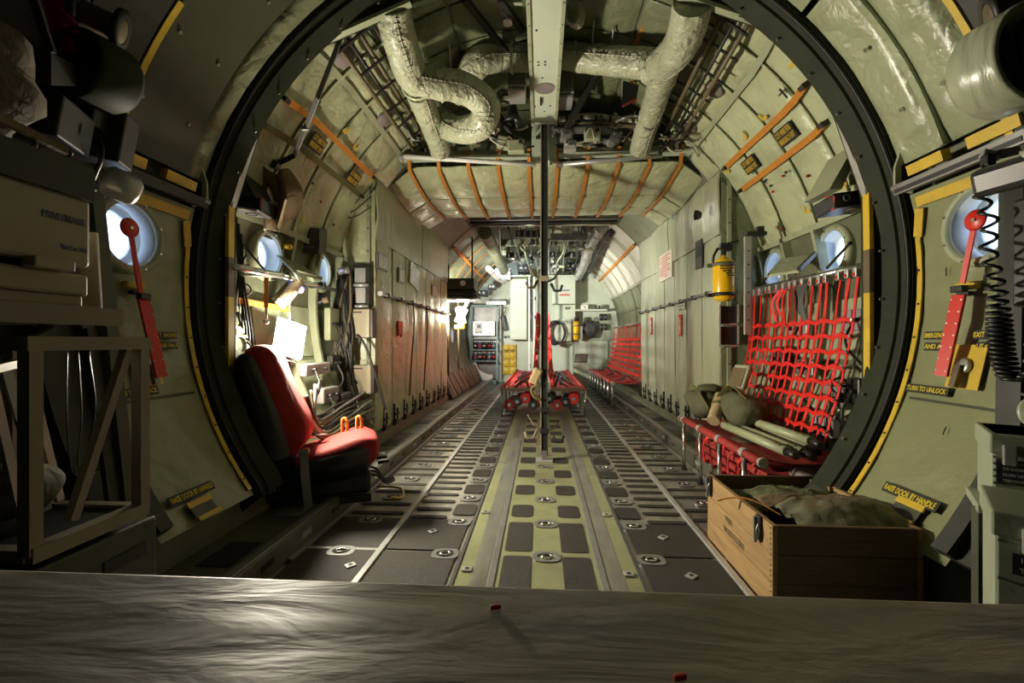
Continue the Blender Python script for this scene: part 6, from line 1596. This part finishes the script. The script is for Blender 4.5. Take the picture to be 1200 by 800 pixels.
for s in (1, -1):
    M = lambda px: px if s > 0 else None
    side = 'bright' if s > 0 else 'shaded'
    if s > 0:
        ph, Y = dz(1097, 393, s); strip_placard(ph, Y, s, .13, .040, 'EMERGENCY', 'EMERGENCY strip behind the red lever on the bright door', sx=.80)
        ph, Y = dz(1149, 392, s); strip_placard(ph, Y, s, .060, .040, 'EXIT', 'EXIT strip beside the red lever on the bright door')
        ph, Y = dz(1097, 406, s); strip_placard(ph, Y, s, .13, .040, 'AND AIR', 'AND AIR strip behind the red lever on the bright door', sx=.9, align='CENTER')
        ph, Y = dz(1150, 406, s); strip_placard(ph, Y, s, .042, .040, 'US', 'short US strip past the yellow plate on the bright door')
        ph, Y = dz(1086, 457, s); strip_placard(ph, Y, s, .24, .042, 'TURN TO UNLOCK', 'TURN TO UNLOCK strip under the yellow plate on the bright door', sx=.80)
        ph, Y = dz(1066, 581, s); strip_placard(ph, Y, s, .30, .050, 'RAISE DOOR BY HANDLE', 'RAISE DOOR BY HANDLE strip low on the bright door', sx=.80)
        pyel, rec = (1133, 430), (1062, 598)
    else:
        ph, Y = dz(196, 393, s); strip_placard(ph, Y, s, .12, .036, 'T. GROUND', 'GROUND strip beside the red lever on the shaded door')
        ph, Y = dz(197, 405, s); strip_placard(ph, Y, s, .115, .036, 'USE ONLY', 'USE ONLY strip beside the red lever on the shaded door')
        ph, Y = dz(158, 460, s); strip_placard(ph, Y, s, .26, .042, 'TURN TO UNLOCK', 'TURN TO UNLOCK strip on the shaded door', sx=.80)
        ph, Y = dz(225, 578, s); strip_placard(ph, Y, s, .28, .048, 'RAISE DOOR BY HANDLE', 'RAISE DOOR BY HANDLE strip low on the shaded door', sx=.80)
        pyel, rec = (170, 428), (238, 594)
    # yellow lock plate with its turn handle
    ph, Y = dz(*pyel, s); c = on_door(ph, Y, s, 1.966); a = mir(ph, s); u = hup(a); n = hn(a)
    t = thing('lock_handle', 'turn handle on a yellow plate of the %s door' % side, 'handle', c)
    MB().strap([c + u * .10 + n * .002, c - u * .10 + n * .002], .16, .004, n).build('yellow_plate', YELLOW, t)
    MB().cyl(c + n * .004, n, .035, .02, 16, .004).build('boss', LGREY, t); MB().bar(c + n * .03, c - u * .10 + n * .035, .03, .02, n).build('turn_handle', BROWN, t)
    # lifting recess
    ph, Y = dz(*rec, s); c = on_door(ph, Y, s, 1.966); a = mir(ph, s); u = hup(a); n = hn(a)
    t = thing('lift_recess', 'yellow rimmed lifting pocket low on the %s door' % side, 'handle', c)
    MB().strap([c + V((0, -.075, 0)) + u * .035, c + V((0, .075, 0)) + u * .035], .03, .008, n).build('yellow_lip', YELLOW, t); MB().strap([c + V((0, -.07, 0)) - u * .005, c + V((0, .07, 0)) - u * .005], .055, .004, n).build('pocket', PANELD, t)
    MB().strap([c + V((0, -.075, 0)) - u * .045 + n * .01, c + V((0, .075, 0)) - u * .045 + n * .01], .022, .014, n).build('lift_bar', YELLOW, t)
    # red lever with a round paddle
    if s > 0: pts = [(1143, 258), (1128, 332), (1124, 345), (1103, 440)]
    else: pts = [(152, 267), (165, 345), (168, 350), (189, 441)]
    P = []
    for k, q in enumerate(pts):
        ph, Y = dz(*q, s, 1.915); P.append(on_door(ph, Y, s, 1.915))
    n = V((-s, -.15, 0)).normalized()
    t = thing('door_lever', 'long red lever with a round paddle across the porthole of the %s door' % side, 'lever', P[-1])
    MB().lathe([(1e-4, .008), (.040, .006), (.046, 0), (1e-4, -.004)], P[0], n, 24).build('paddle', RED, t)
    MB().cyl(P[0], n, .008, .014, 8).build('paddle_screw', STEEL, t)
    MB().strap([P[0], P[1]], .022, .008, n).build('rod', RED, t); MB().strap([P[2], P[3]], .056, .014, n).build('blade', RED, t)
    MB().box(P[1].lerp(P[2], .5) - n * .0 + n * .01, (.03, .06, .03), bev=.004).build('pivot_clamp', BLACKM, t)
    d = (P[3] - P[2])
    for k in range(7):
        for e in (-1, 1):
            x = d.normalized().cross(n) * .021 * e
            MB().cyl(P[2] + d * (.06 + .145 * k) + x + n * .007, n, .0035, .003, 6).build('rivet', LGREY, t)
    ph, Y = dz(*((1136, 335) if s > 0 else (155, 334)), s); c = on_door(ph, Y, s, 1.96)
    t = thing('yellow_catch', 'small yellow catch block below the porthole of the %s door' % side, 'catch', c); MB().box(c, (.03, .10, .035), bev=.006).build('block', YELLOW, t)
    MB().box(c + V((-s * .01, 0, -.035)), (.03, .06, .02), bev=.004).build('latch', BLACKM, t)
for k, (px, py) in enumerate(((1107, 505), (1075, 318), (1109, 318), (1155, 315))):
    ph, Y = dz(px, py, 1); c = on_door(ph, Y, 1, 1.967); u = hup(ph)
    MB().strap([c - u * .02, c + u * .02], .004, .003, hn(ph)).build('slit_mark', INK, door_r)
# post, coiled cord, boxes on the bright side
pt = thing('bay_post', 'dark riveted upright between the bright door and the green boxes', 'post', (1.72, 1.72, 0))
p0, p1 = atx(1128, 690, 1.70), atx(1166, 240, 1.72)
MB().bar(V((1.72, 1.84, .02)), V((1.80, 1.90, 1.75)), .05, .06, (0, 1, 0)).build('channel', LINING, pt)
MB().bar(V((1.69, 1.80, .02)), V((1.77, 1.86, 1.75)), .012, .07, (0, 1, 0)).build('flange', BLACKM, pt)
for k in range(12): MB().cyl(V((1.70, 1.765, .9)) + V((.0025, .0, .05)) * k * 1.2, (-.4, -1, 0), .006, .006, 6).build('rivet', LGREY, pt)
lt = thing('light_tube', 'pale vertical pipe running down beside the dark riveted upright', 'pipe', atx(1160, 470, 1.70))
MB().tube([V((1.70, 1.70, .1)), V((1.72, 1.735, 1.5))], .018, 8).build('pipe', GREY, lt)
MB().lathe([(.02, 0), (.026, 0), (.026, .03), (.02, .03)], (1.705, 1.71, .6), (0, 0, 1), 10).build('collar', BLACKM, lt)
cc = thing('spiral_cable', 'black coiled telephone cord hanging across the bright door porthole', 'cord', atx(1160, 200, 1.55))
ctrl = [at(1158, 188, 1.62), at(1151, 205, 1.62), at(1158, 222, 1.60), at(1150, 232, 1.60), at(1160, 260, 1.58), at(1158, 290, 1.57), at(1166, 330, 1.55), at(1170, 370, 1.54), at(1174, 410, 1.52), at(1182, 438, 1.50), at(1195, 445, 1.48), at(1215, 435, 1.45)]
cv = bez(ctrl, 24); coil = []; phs = 0
for i, p in enumerate(cv):
    u = i / len(cv)
    rad = .006 + .013 * min(1, max(0, (u - .10) / .15)); pitch = .060 if u < .45 else (.060 - .045 * min(1, (u - .45) / .2))
    rad += .009 * min(1, max(0, (u - .5) / .15))
    if i: phs += (p - cv[i - 1]).length / pitch * 2 * PI
    coil.append((p, rad, phs))
fine = []
for i in range(len(coil) - 1):
    (p, r, a), (q, r2, b) = coil[i], coil[i + 1]
    n_ = max(1, int((b - a) / .55))
    for k in range(n_):
        t_ = k / n_; aa = a + (b - a) * t_; c_ = p.lerp(q, t_)
        fine.append(c_ + (V((.82, .57, 0)) * math.cos(aa) + V((-.57, .82, 0)) * math.sin(aa)) * r)
MB().tube(fine, .0055, 5).build('cord', BLACK, cc)
MB().box(ctrl[0], (.03, .03, .04), bev=.006).build('plug', BLACK, cc)
hb = thing('cord_bracket', 'grey drilled bracket plate holding the coiled cord above the header', 'bracket', at(1158, 186, 1.66))
c = at(1160, 182, 1.66); MB().box(c, (.055, .02, .03), (0, .3, 0), .004).build('plate', LGREY, hb)
for k in (-1, 1): MB().cyl(c + V((k * .015, -.010, 0)), (0, -1, 0), .005, .004, 8).build('hole', RUBBER, hb)
MB().bar(c + V((.02, 0, 0)), c + V((.12, .05, .03)), .03, .03).build('arm', BLACKM, hb)
# clear cover with black fittings
tr = thing('console_box', 'black console with clear domed cover jutting by the bright door header', 'console', at(1190, 200, 1.5))
c = at(1192, 198, 1.5)
MB().box(c + V((.05, 0, 0)), (.22, .20, .09), (0, -.25, .2), .02).build('case', BLACK, tr); MB().box(c + V((.0, -.08, .02)), (.1, .06, .05), (0, -.25, .2), .015).build('clear_cover', LGREY, tr)
for k in range(3): MB().cyl(c + V((-.02 + .05 * k, -.10, .01)), (0, -1, 0), .014, .02, 10).build('knob', STEEL, tr)
MB().box(c + V((.1, -.02, -.25)), (.12, .16, .34), bev=.01).build('black_side', BLACK, tr)
# wheel-like drum and pulley overhead
def drum(s, lab, m, px, py, Y, r):
    t = thing('cable_drum', lab, 'drum', at(px, py, Y)); c = at(px, py, Y); ax = V((s * .12, -1, -.05)).normalized()
    MB().lathe([(1e-4, -.09), (r * .9, -.09), (r, -.07), (r, .06), (r * .94, .075), (r * .85, .06), (r * .82, -.02), (1e-4, -.02)], c, ax, 36).build('rim', m, t)
    for k in range(9):
        u = V((0, 0, 1)).cross(ax).normalized(); w = ax.cross(u); d = u * math.cos(k * 2 * PI / 9) + w * math.sin(k * 2 * PI / 9)
        MB().bar(c + d * r * .15 + ax * .0, c + d * r * .82 + ax * .0, .02, .02, ax).build('spoke', BLACKM, t)
    MB().cyl(c - ax * .01, ax, r * .2, .05, 16).build('hub', BLACKM, t)
drum(1, 'large pale drum wheel overhead beside the bright door', SHEET, 1190, 72, 1.55, .155)
drum(-1, 'large dim drum wheel overhead beside the shaded door', RINGM, 112, 84, 1.55, .12)
for s, px, py, lab in ((1, 1172, 14, 'bronze pulley tube above the pale drum wheel'), (-1, 133, 32, 'dark pulley tube above the dim drum wheel')):
    c = at(px, py, 1.6); t = thing('pulley_tube', lab, 'pulley', c); ax = V((s * .8, -.5, .25)).normalized()
    MB().cyl(c - ax * .03, ax, .045, .14, 20, .004).build('barrel', BROWN if s > 0 else CABLEB, t); MB().lathe([(.045, -.03), (.075, -.03), (.075, -.012), (.045, -.012)], c, ax, 24).build('flange', BLACKM, t); MB().lathe([(.045, .09), (.07, .09), (.07, .11), (.045, .11)], c, ax, 24).build('flange', PANELD, t)
# green stowage boxes
def chain_box(lab, c, sz, lines, ps, rz=0.0):
    t = thing('chain_box', lab, 'box', V((c[0], c[1], c[2] - sz[2] / 2)), rz)
    Z = sz[2]
    MB().box((0, 0, Z / 2), sz, bev=.008).build('body', BOXG, t, local=True)
    MB().box((0, -.002, Z - .03), (sz[0] + .012, sz[1] + .012, .06), bev=.006).build('lid', BOXG, t, local=True)
    for x in (-.3, .3): MB().box((x * sz[0], -sz[1] / 2 - .012, Z - .06), (.03, .016, .06), bev=.004).build('catch', LGREY, t, local=True)
    y = -sz[1] / 2 - .002
    pl = MB().box((ps[0], y, ps[1]), (ps[2], .004, ps[3])).build('placard_plate', INK, t, local=True)
    h = ps[3] / len(lines) * .62
    for k, ln in enumerate(lines):
        o = text('lettering', ln, h, V((ps[0] - ps[2] / 2 + .012, y - .003, ps[1] + ps[3] / 2 - ps[3] / len(lines) * (k + .55))), (1, 0, 0), (0, 0, 1), INKW, None, sx=.95)
        o.parent = t
    for k in range(8):
        for x in (-.47, .47): MB().cyl((x * sz[0], -sz[1] / 2, .03 + k * (Z - .1) / 7), (0, -1, 0), .004, .003, 6).build('rivet', GREY, t, local=True)
    return t
chain_box('upper green stowage box with chain placard on the stand', (1.472, 1.523, .755), (.18, .24, .235), ('25,000 LBS', 'TIE DOWN CHAINS', '25,000 LBS', 'TIEDOWN DEVICE'), (-.005, .125, .15, .07), -.60)
sd_ = thing('box_stand', 'low green stand carrying the upper stowage box', 'stand', (1.52, 1.52, 0))
for x, y in ((1.37, 1.56), (1.55, 1.43), (1.47, 1.66), (1.65, 1.55)): MB().bar((x, y, 0), (x, y, .62), .025, .025).build('leg', PANELD, sd_)
MB().box((1.51, 1.55, .625), (.26, .22, .03), (0, 0, -.6), bev=.004).build('top', BOXG, sd_); MB().box((1.46, 1.48, .55), (.20, .02, .10), (0, 0, -.6), .004).build('apron', BOXG, sd_); MB().box((1.452, 1.468, .55), (.08, .01, .04), (0, 0, -.6)).build('vent', LGREY, sd_)
chain_box('lower green stowage box with chain placard nearest the table', (1.27, 1.20, .37), (.30, .26, .74), ('10,000 LBS', 'TIE DOWN CHAINS'), (-.02, .62, .2, .05), -.66)
mk = thing('spotted_fitting', 'black and cream cut-out plate resting on the upper green box', 'fitting', at(1168, 490, 1.45))
c = V((1.47, 1.47, .935))
MB().lathe([(.05, -.008), (.055, 0), (.05, .008), (1e-4, .008)], c, (-.5, -.8, .2), 20).build('plate', SHEET, mk)
for dx, dz_ in ((-.02, .015), (.022, .01)): MB().cyl(c + V((dx * .85, -.012 - dx * .4, dz_)), (-.5, -.8, .2), .014, .006, 10).build('hole', BLACK, mk)
MB().box(c + V((.08, .0, .0)), (.10, .08, .13), (0, 0, -.6), .01).build('black_block', BLACK, mk)

# ================================================================== DOOR BAY, DARK SIDE
ra = thing('equipment_shelf', 'brown edged wall shelving carrying the cream office machine', 'shelf', (-1.6, .95, 0))
MB().box((-1.58, .95, 1.222), (.62, .66, .045), bev=.006).build('shelf_board', BROWN, ra); MB().box((-1.27, .95, 1.22), (.012, .66, .05)).build('shelf_edge', CREAMM, ra)
MB().box((-1.58, .90, 1.60), (.60, .62, .05), bev=.004).build('upper_board', BLACKM, ra); MB().box((-1.285, .90, 1.585), (.012, .62, .09)).build('upper_edge', BLACKM, ra)
for y in (.65, 1.24):
    MB().box((-1.86, y, .95), (.04, .04, 1.9)).build('upright', BLACKM, ra)
    MB().bar((-1.84, y, 1.02), (-1.45, y, 1.2), .02, .02).build('brace', BLACKM, ra)
pr = thing('office_machine', 'cream office printer with a dark slot on the brown shelf', 'printer', (-1.52, 1.0, 1.245))
MB().box((-1.52, .98, 1.45), (.46, .46, .19), bev=.012).build('upper_case', CREAM, pr); MB().box((-1.53, .98, 1.535), (.46, .45, .03), bev=.012).build('top_lid', CREAM, pr)
MB().box((-1.54, .98, 1.345), (.44, .45, .03)).build('slot', BLACK, pr); MB().box((-1.52, .98, 1.305), (.45, .455, .06), bev=.008).build('middle_case', CREAM, pr); MB().box((-1.535, .98, 1.262), (.45, .45, .034), bev=.006).build('lower_case', CREAM, pr)
MB().box((-1.28, 1.09, 1.348), (.04, .10, .028), bev=.005).build('tray_handle', CREAM, pr)
text('lettering', 'PRIVETMASSE', .026, (-1.288, 1.08, 1.475), (0, 1, 0), (0, 0, 1), INKB, pr, sx=.72); text('lettering', 'TaxTec 365', .018, (-1.288, 1.125, 1.40), (0, 1, 0), (0, 0, 1), INKB, pr, sx=.8)
pd = thing('paper_pad', 'lined paper card standing behind the cream office machine', 'paper', (-1.42, 1.26, 1.245))
MB().box((-1.40, 1.255, 1.36), (.14, .012, .22), (.1, 0, .3), .002).build('card', PAPER, pd); fine_print(pd, V((-1.45, 1.242, 1.45)), (.95, .3, 0), (0, 0, 1), [(.1, 0)] * 8, .004, .022, INK)
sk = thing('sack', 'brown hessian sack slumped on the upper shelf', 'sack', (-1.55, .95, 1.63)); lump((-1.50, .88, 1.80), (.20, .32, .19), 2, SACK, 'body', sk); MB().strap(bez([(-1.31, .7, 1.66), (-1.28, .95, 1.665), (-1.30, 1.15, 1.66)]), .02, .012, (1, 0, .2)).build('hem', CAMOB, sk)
tb = thing('steel_table_frame', 'cream square-tube frame with a diagonal brace on the shaded side', 'frame', (-1.32, 1.12, .62))
xf_ = -1.20; ya_, yb_ = .98, 1.27; zt, zb = 1.145, .66
def sq(p, q, w=.036, nm='tube', m_=CREAMM): MB().bar(p, q, w, w, (1, 0, 0)).build(nm, m_, tb)
sq((xf_, ya_ - .02, zt), (xf_, yb_ + .02, zt), .034, 'top_tube'); sq((xf_, ya_, zt), (xf_, ya_, zb), .03, 'post'); sq((xf_, yb_, zt), (xf_, yb_, zb), .03, 'post'); sq((xf_, ya_ - .01, zb), (xf_, yb_ + .01, zb), .036, 'bottom_tube')
sq((xf_ - .01, 1.235, zt - .02), (xf_ - .01, 1.08, zb + .04), .022, 'diagonal_brace')
for y in (ya_, yb_): sq((xf_, y, zb), (xf_ - .4, y, zb), .03, 'side_tube'); sq((xf_, y, zt), (xf_ - .4, y, zt), .03, 'side_tube'); sq((xf_ - .4, y, zt), (xf_ - .4, y, zb), .03, 'rear_post')
sq((xf_ - .4, ya_, zb), (xf_ - .4, yb_, zb), .03, 'rear_tube'); MB().box((xf_ - .2, (ya_ + yb_) / 2, zb - .005), (.40, .30, .02)).build('tray', BLACKM, tb)
sl = thing('folding_easel', 'dim folded steel rails standing inside the cream frame', 'rails', (-1.42, 1.15, .68))
for k, (a_, b_) in enumerate((((-1.34, 1.08, .69), (-1.36, 1.02, 1.10)), ((-1.38, 1.17, .69), (-1.40, 1.09, 1.08)), ((-1.42, 1.24, .69), (-1.43, 1.16, 1.10)))): MB().bar(a_, b_, .012, .02).build('rail', LGREY, sl)
MB().bar((-1.36, 1.02, 1.08), (-1.43, 1.18, 1.10), .018, .02).build('top_bar', LGREY, sl)
lump((-1.44, 1.13, .76), (.10, .10, .07), 8, OLIVEC, 'dark_bundle', sl)
wr = thing('hanging_wire', 'thin black hooked wires hanging inside the cream frame', 'wires', (-1.3, 1.2, .8))
for k in range(3): MB().tube(bez([(-1.32, 1.17 + .03 * k, 1.12), (-1.31, 1.16 + .04 * k, .95), (-1.33, 1.19 + .02 * k, .80), (-1.28, 1.17 + .04 * k, .78)]), .0022, 5).build('wire', BLACK, wr)
gc = thing('green_cabinet', 'dark green cabinet with a small placard under the cream frame', 'cabinet', (-1.42, 1.12, 0))
MB().box((-1.43, 1.10, .31), (.46, .46, .62), bev=.01).build('body', PANELD, gc); MB().box((-1.198, 1.22, .54), (.004, .13, .035)).build('placard_plate', INK, gc); MB().box((-1.195, 1.05, .50), (.02, .04, .05), bev=.004).build('catch', BLACKM, gc)
lg = thing('dark_leg_post', 'dark green slanting upright between cream frame and shaded door', 'post', (-1.7, 1.7, 0))
MB().bar((-1.60, 1.70, .02), (-1.80, 1.70, 1.75), .05, .05, (0, 1, 0)).build('channel', PANELD, lg); MB().bar((-1.59, 1.65, .02), (-1.75, 1.65, 1.2), .02, .05, (0, 1, 0)).build('flange', BLACKM, lg)
cl = thing('clear_cover_lamp', 'clear plastic hood on a curved bracket beneath the dark boxes', 'lamp', at(122, 208, 1.55)); c = at(120, 207, 1.55)
MB().cyl(c, (.35, .6, -.25), .055, .11, 16, .015).build('hood', LGREY, cl); MB().tube(bez([c + V((-.05, -.05, .0)), c + V((-.07, -.06, -.06)), c + V((-.02, -.05, -.085)), c + V((.0, -.03, -.05))]), .010, 6).build('bracket', STEEL, cl)
for k, (px, py, Y, sz, lab) in enumerate(((95, 128, 1.6, (.14, .12, .13), 'black ribbed box below the dim drum wheel'), (120, 160, 1.7, (.18, .12, .20), 'grey perforated box beside the thin yellow strip'), (48, 140, 1.45, (.20, .2, .14), 'black box wedged above the hessian sack'))):
    c = at(px, py, Y); t = thing('dark_unit', lab, 'equipment box', c - V((0, 0, sz[2] / 2))); MB().box(c, sz, (0, .15, .4), .008).build('case', BLACKM if k == 1 else BLACK, t)
    MB().box(c + V((.02, -sz[1] / 2 - .012, .01)), (sz[0] * .5, .006, sz[2] * .4), (0, .15, .4)).build('plate', LGREY if k == 0 else DGREY, t); MB().tube(bez([c + V((.05, -.06, -.04)), c + V((.10, -.1, -.12)), c + V((.02, -.06, -.2))]), .008, 5).build('lead', CABLE, t)
pn = thing('shadow_panel', 'dark folded metal panel jutting out high in the dim corner', 'panel', at(90, 80, 1.5))
a_, b_, c_, d_ = at(60, 62, 1.35), at(122, 92, 1.62), at(122, 102, 1.62), at(60, 100, 1.35)
MB().shell(lambda u, v: a_.lerp(b_, u).lerp(d_.lerp(c_, u), v), 2, 2, lambda u, v: (-.25, -.05, 0)).build('tray', DGREY, pn); MB().strap([at(40, 0, 1.3), at(60, 62, 1.35)], .03, .01, (0, 1, 0)).build('edge', DGREY, pn); MB().strap([at(106, 38, 1.6), at(122, 92, 1.62)], .012, .01, (0, 1, 0)).build('edge', DGREY, pn)
rc_ = thing('red_strap', 'red strap hanging in the dim corner above the folded panel', 'strap', at(65, 0, 1.5))
MB().strap(bez([at(60, -10, 1.5), at(66, 20, 1.5), at(72, 45, 1.5), at(78, 66, 1.5)]), .085, .008, (.3, 1, 0)).build('band', REDW, rc_); MB().strap([at(74, 18, 1.48), at(92, 36, 1.48)], .03, .008, (.3, 1, 0)).build('tail', REDW, rc_)

# ================================================================== CRATE
cr = thing('wooden_crate', 'open pine crate with dark latches heaped with olive fabric', 'crate', (1.24, 2.38, 0))
X0, X1, Ya, Yb, H = .945, 1.55, 2.0, 2.755, .375
T = .022
WOODE = mat('shaded crate pine', (0.13, 0.082, 0.038), 0.65, var=0.22, vscale=7, stretch=(0.8, 9, 9), bump=0.12, bscale=20)  # pine darkened by colour, shade of the near end put in
for k in range(3):
    z0, z1 = .004 + k * .1235, .004 + k * .1235 + .1215
    MB().box((X0 + T / 2, (Ya + Yb) / 2, (z0 + z1) / 2), (T, Yb - Ya, z1 - z0), bev=.002).build('side_plank', WOOD, cr)
    MB().box((X1 - T / 2, (Ya + Yb) / 2, (z0 + z1) / 2), (T, Yb - Ya, z1 - z0), bev=.002).build('side_plank', WOOD, cr)
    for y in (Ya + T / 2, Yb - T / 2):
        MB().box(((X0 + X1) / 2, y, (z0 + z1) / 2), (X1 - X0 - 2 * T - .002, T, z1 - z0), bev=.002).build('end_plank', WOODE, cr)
MB().box(((X0 + X1) / 2, (Ya + Yb) / 2, .015), (X1 - X0 - .05, Yb - Ya - .05, .02)).build('bottom', WOOD, cr)
for x in (X0 + T + .012, X1 - T - .012):
    for y in (Ya + T + .012, Yb - T - .012): MB().box((x, y, H / 2), (.022, .022, H - .03)).build('corner_batten', WOOD, cr)
for y in (2.62, 2.70): MB().box((X1 - T - .01, y - .05, H - .05), (.02, .035, .09)).build('cleat', WOOD, cr)
def latch(y):
    t = MB().box((X0 - .006, y, H - .055), (.012, .045, .11), bev=.003); t.build('latch_plate', BLACKM, cr)
    MB().bar((X0 - .018, y + .012, H - .01), (X0 - .020, y + .005, H - .12), .012, .012).tube(bez([(X0 - .016, y - .018, H - .03), (X0 - .026, y - .02, H - .065), (X0 - .016, y - .014, H - .10)]), .004, 5).build('latch_lever', GREY, cr)
latch(2.11); latch(2.70)
# stencil on the middle plank, faint
text('stencil', 'WHITE', .042, (X0 - .0008, 2.50, .215), (0, -1, 0), (0, 0, 1), BROWN, cr, sx=.7); text('stencil', 'WICKER FLEXIBLE', .046, (X0 - .0008, 2.52, .155), (0, -1, 0), (0, 0, 1), BROWN, cr, sx=.68)
for k in range(16):
    MB().cyl((X0 - .0005, Ya + .014, .02 + k * .0225), (-1, 0, 0), .0035, .002, 6).build('nail', BLACKM, cr)
def heap(name, lab, cat, c, sx, sy, h, seed, m, drop=None, thick=.012, rough=1.0):
    t = thing(name, lab, cat, c)
    def f(u, v):
        x = c[0] + (u - .5) * sx; y = c[1] + (v - .5) * sy
        r = max(0.0, 1 - (2 * abs(u - .5)) ** 3) * max(0.0, 1 - (2 * abs(v - .5)) ** 3)
        z = c[2] + h * r + rough * (.030 * noise.noise(V((x * 7 + seed, y * 9, seed))) + .014 * noise.noise(V((x * 19 + seed, y * 16, seed))) + .006 * noise.noise(V((x * 40, y * 34, seed))))
        if drop: z += drop(x, y)
        return (x, y, z)
    MB().shell(f, 34, 34, lambda u, v: (0, 0, -thick)).build('cloth', m, t)
    return t
heap('camouflage_net', 'frayed camouflage netting bunched in the far half of the crate', 'netting', (1.26, 2.48, .30), .56, .36, .075, 3, CAMOT, thick=.03, rough=1.1)
heap('camouflage_net', 'olive brown webbing roll lying on the netting in the crate', 'netting', (1.30, 2.38, .345), .46, .16, .035, 8, CAMOB, thick=.03, rough=.8)
heap('poncho_sheet', 'olive nylon sheet draped over the near corner of the crate', 'cloth', (1.39, 2.21, .345), .56, .36, .075, 5, PONCHO,
     drop=lambda x, y: -max(0, x - 1.54) * .7, thick=.012, rough=1.0)
sb2 = tag(MB().strap(bez([(1.06, 2.16, .36), (1.0, 2.22, .388), (.945, 2.28, .395), (.89, 2.33, .375), (.855, 2.36, .352)]), .018, .004, (.3, .3, 1)).build('leather_strap', ORANGE), 'brown strap curling over the rim of the pine crate', 'strap')

# ================================================================== TABLE IN FRONT OF THE LENS
ta = thing('work_table', 'wide worn grey-brown table in front of the pine crate', 'table', (0, .1, 0))
MB().box((0, -.08, .885), (2.0, 1.10, .03), bev=.006).build('table_top', TABLE, ta)
MB().box((0, -.08, .86), (1.9, 1.0, .03), bev=.004).build('apron', WOODD, ta)
for x in (-.9, .9):
    for y in (-.52, .38): MB().box((x, y, .425), (.05, .05, .85), bev=.004).build('leg', BLACKM, ta)
for px, py, lab in ((797, 793, 'small red crumb on the table near its bottom edge'), (581, 711, 'tiny red crumb on the table before the walkway')):
    p = atz(px, py, .903); tag(MB().box(p, (.010, .004, .004), (0, 0, .3), .001).build('red_crumb', RED), lab, 'crumb')
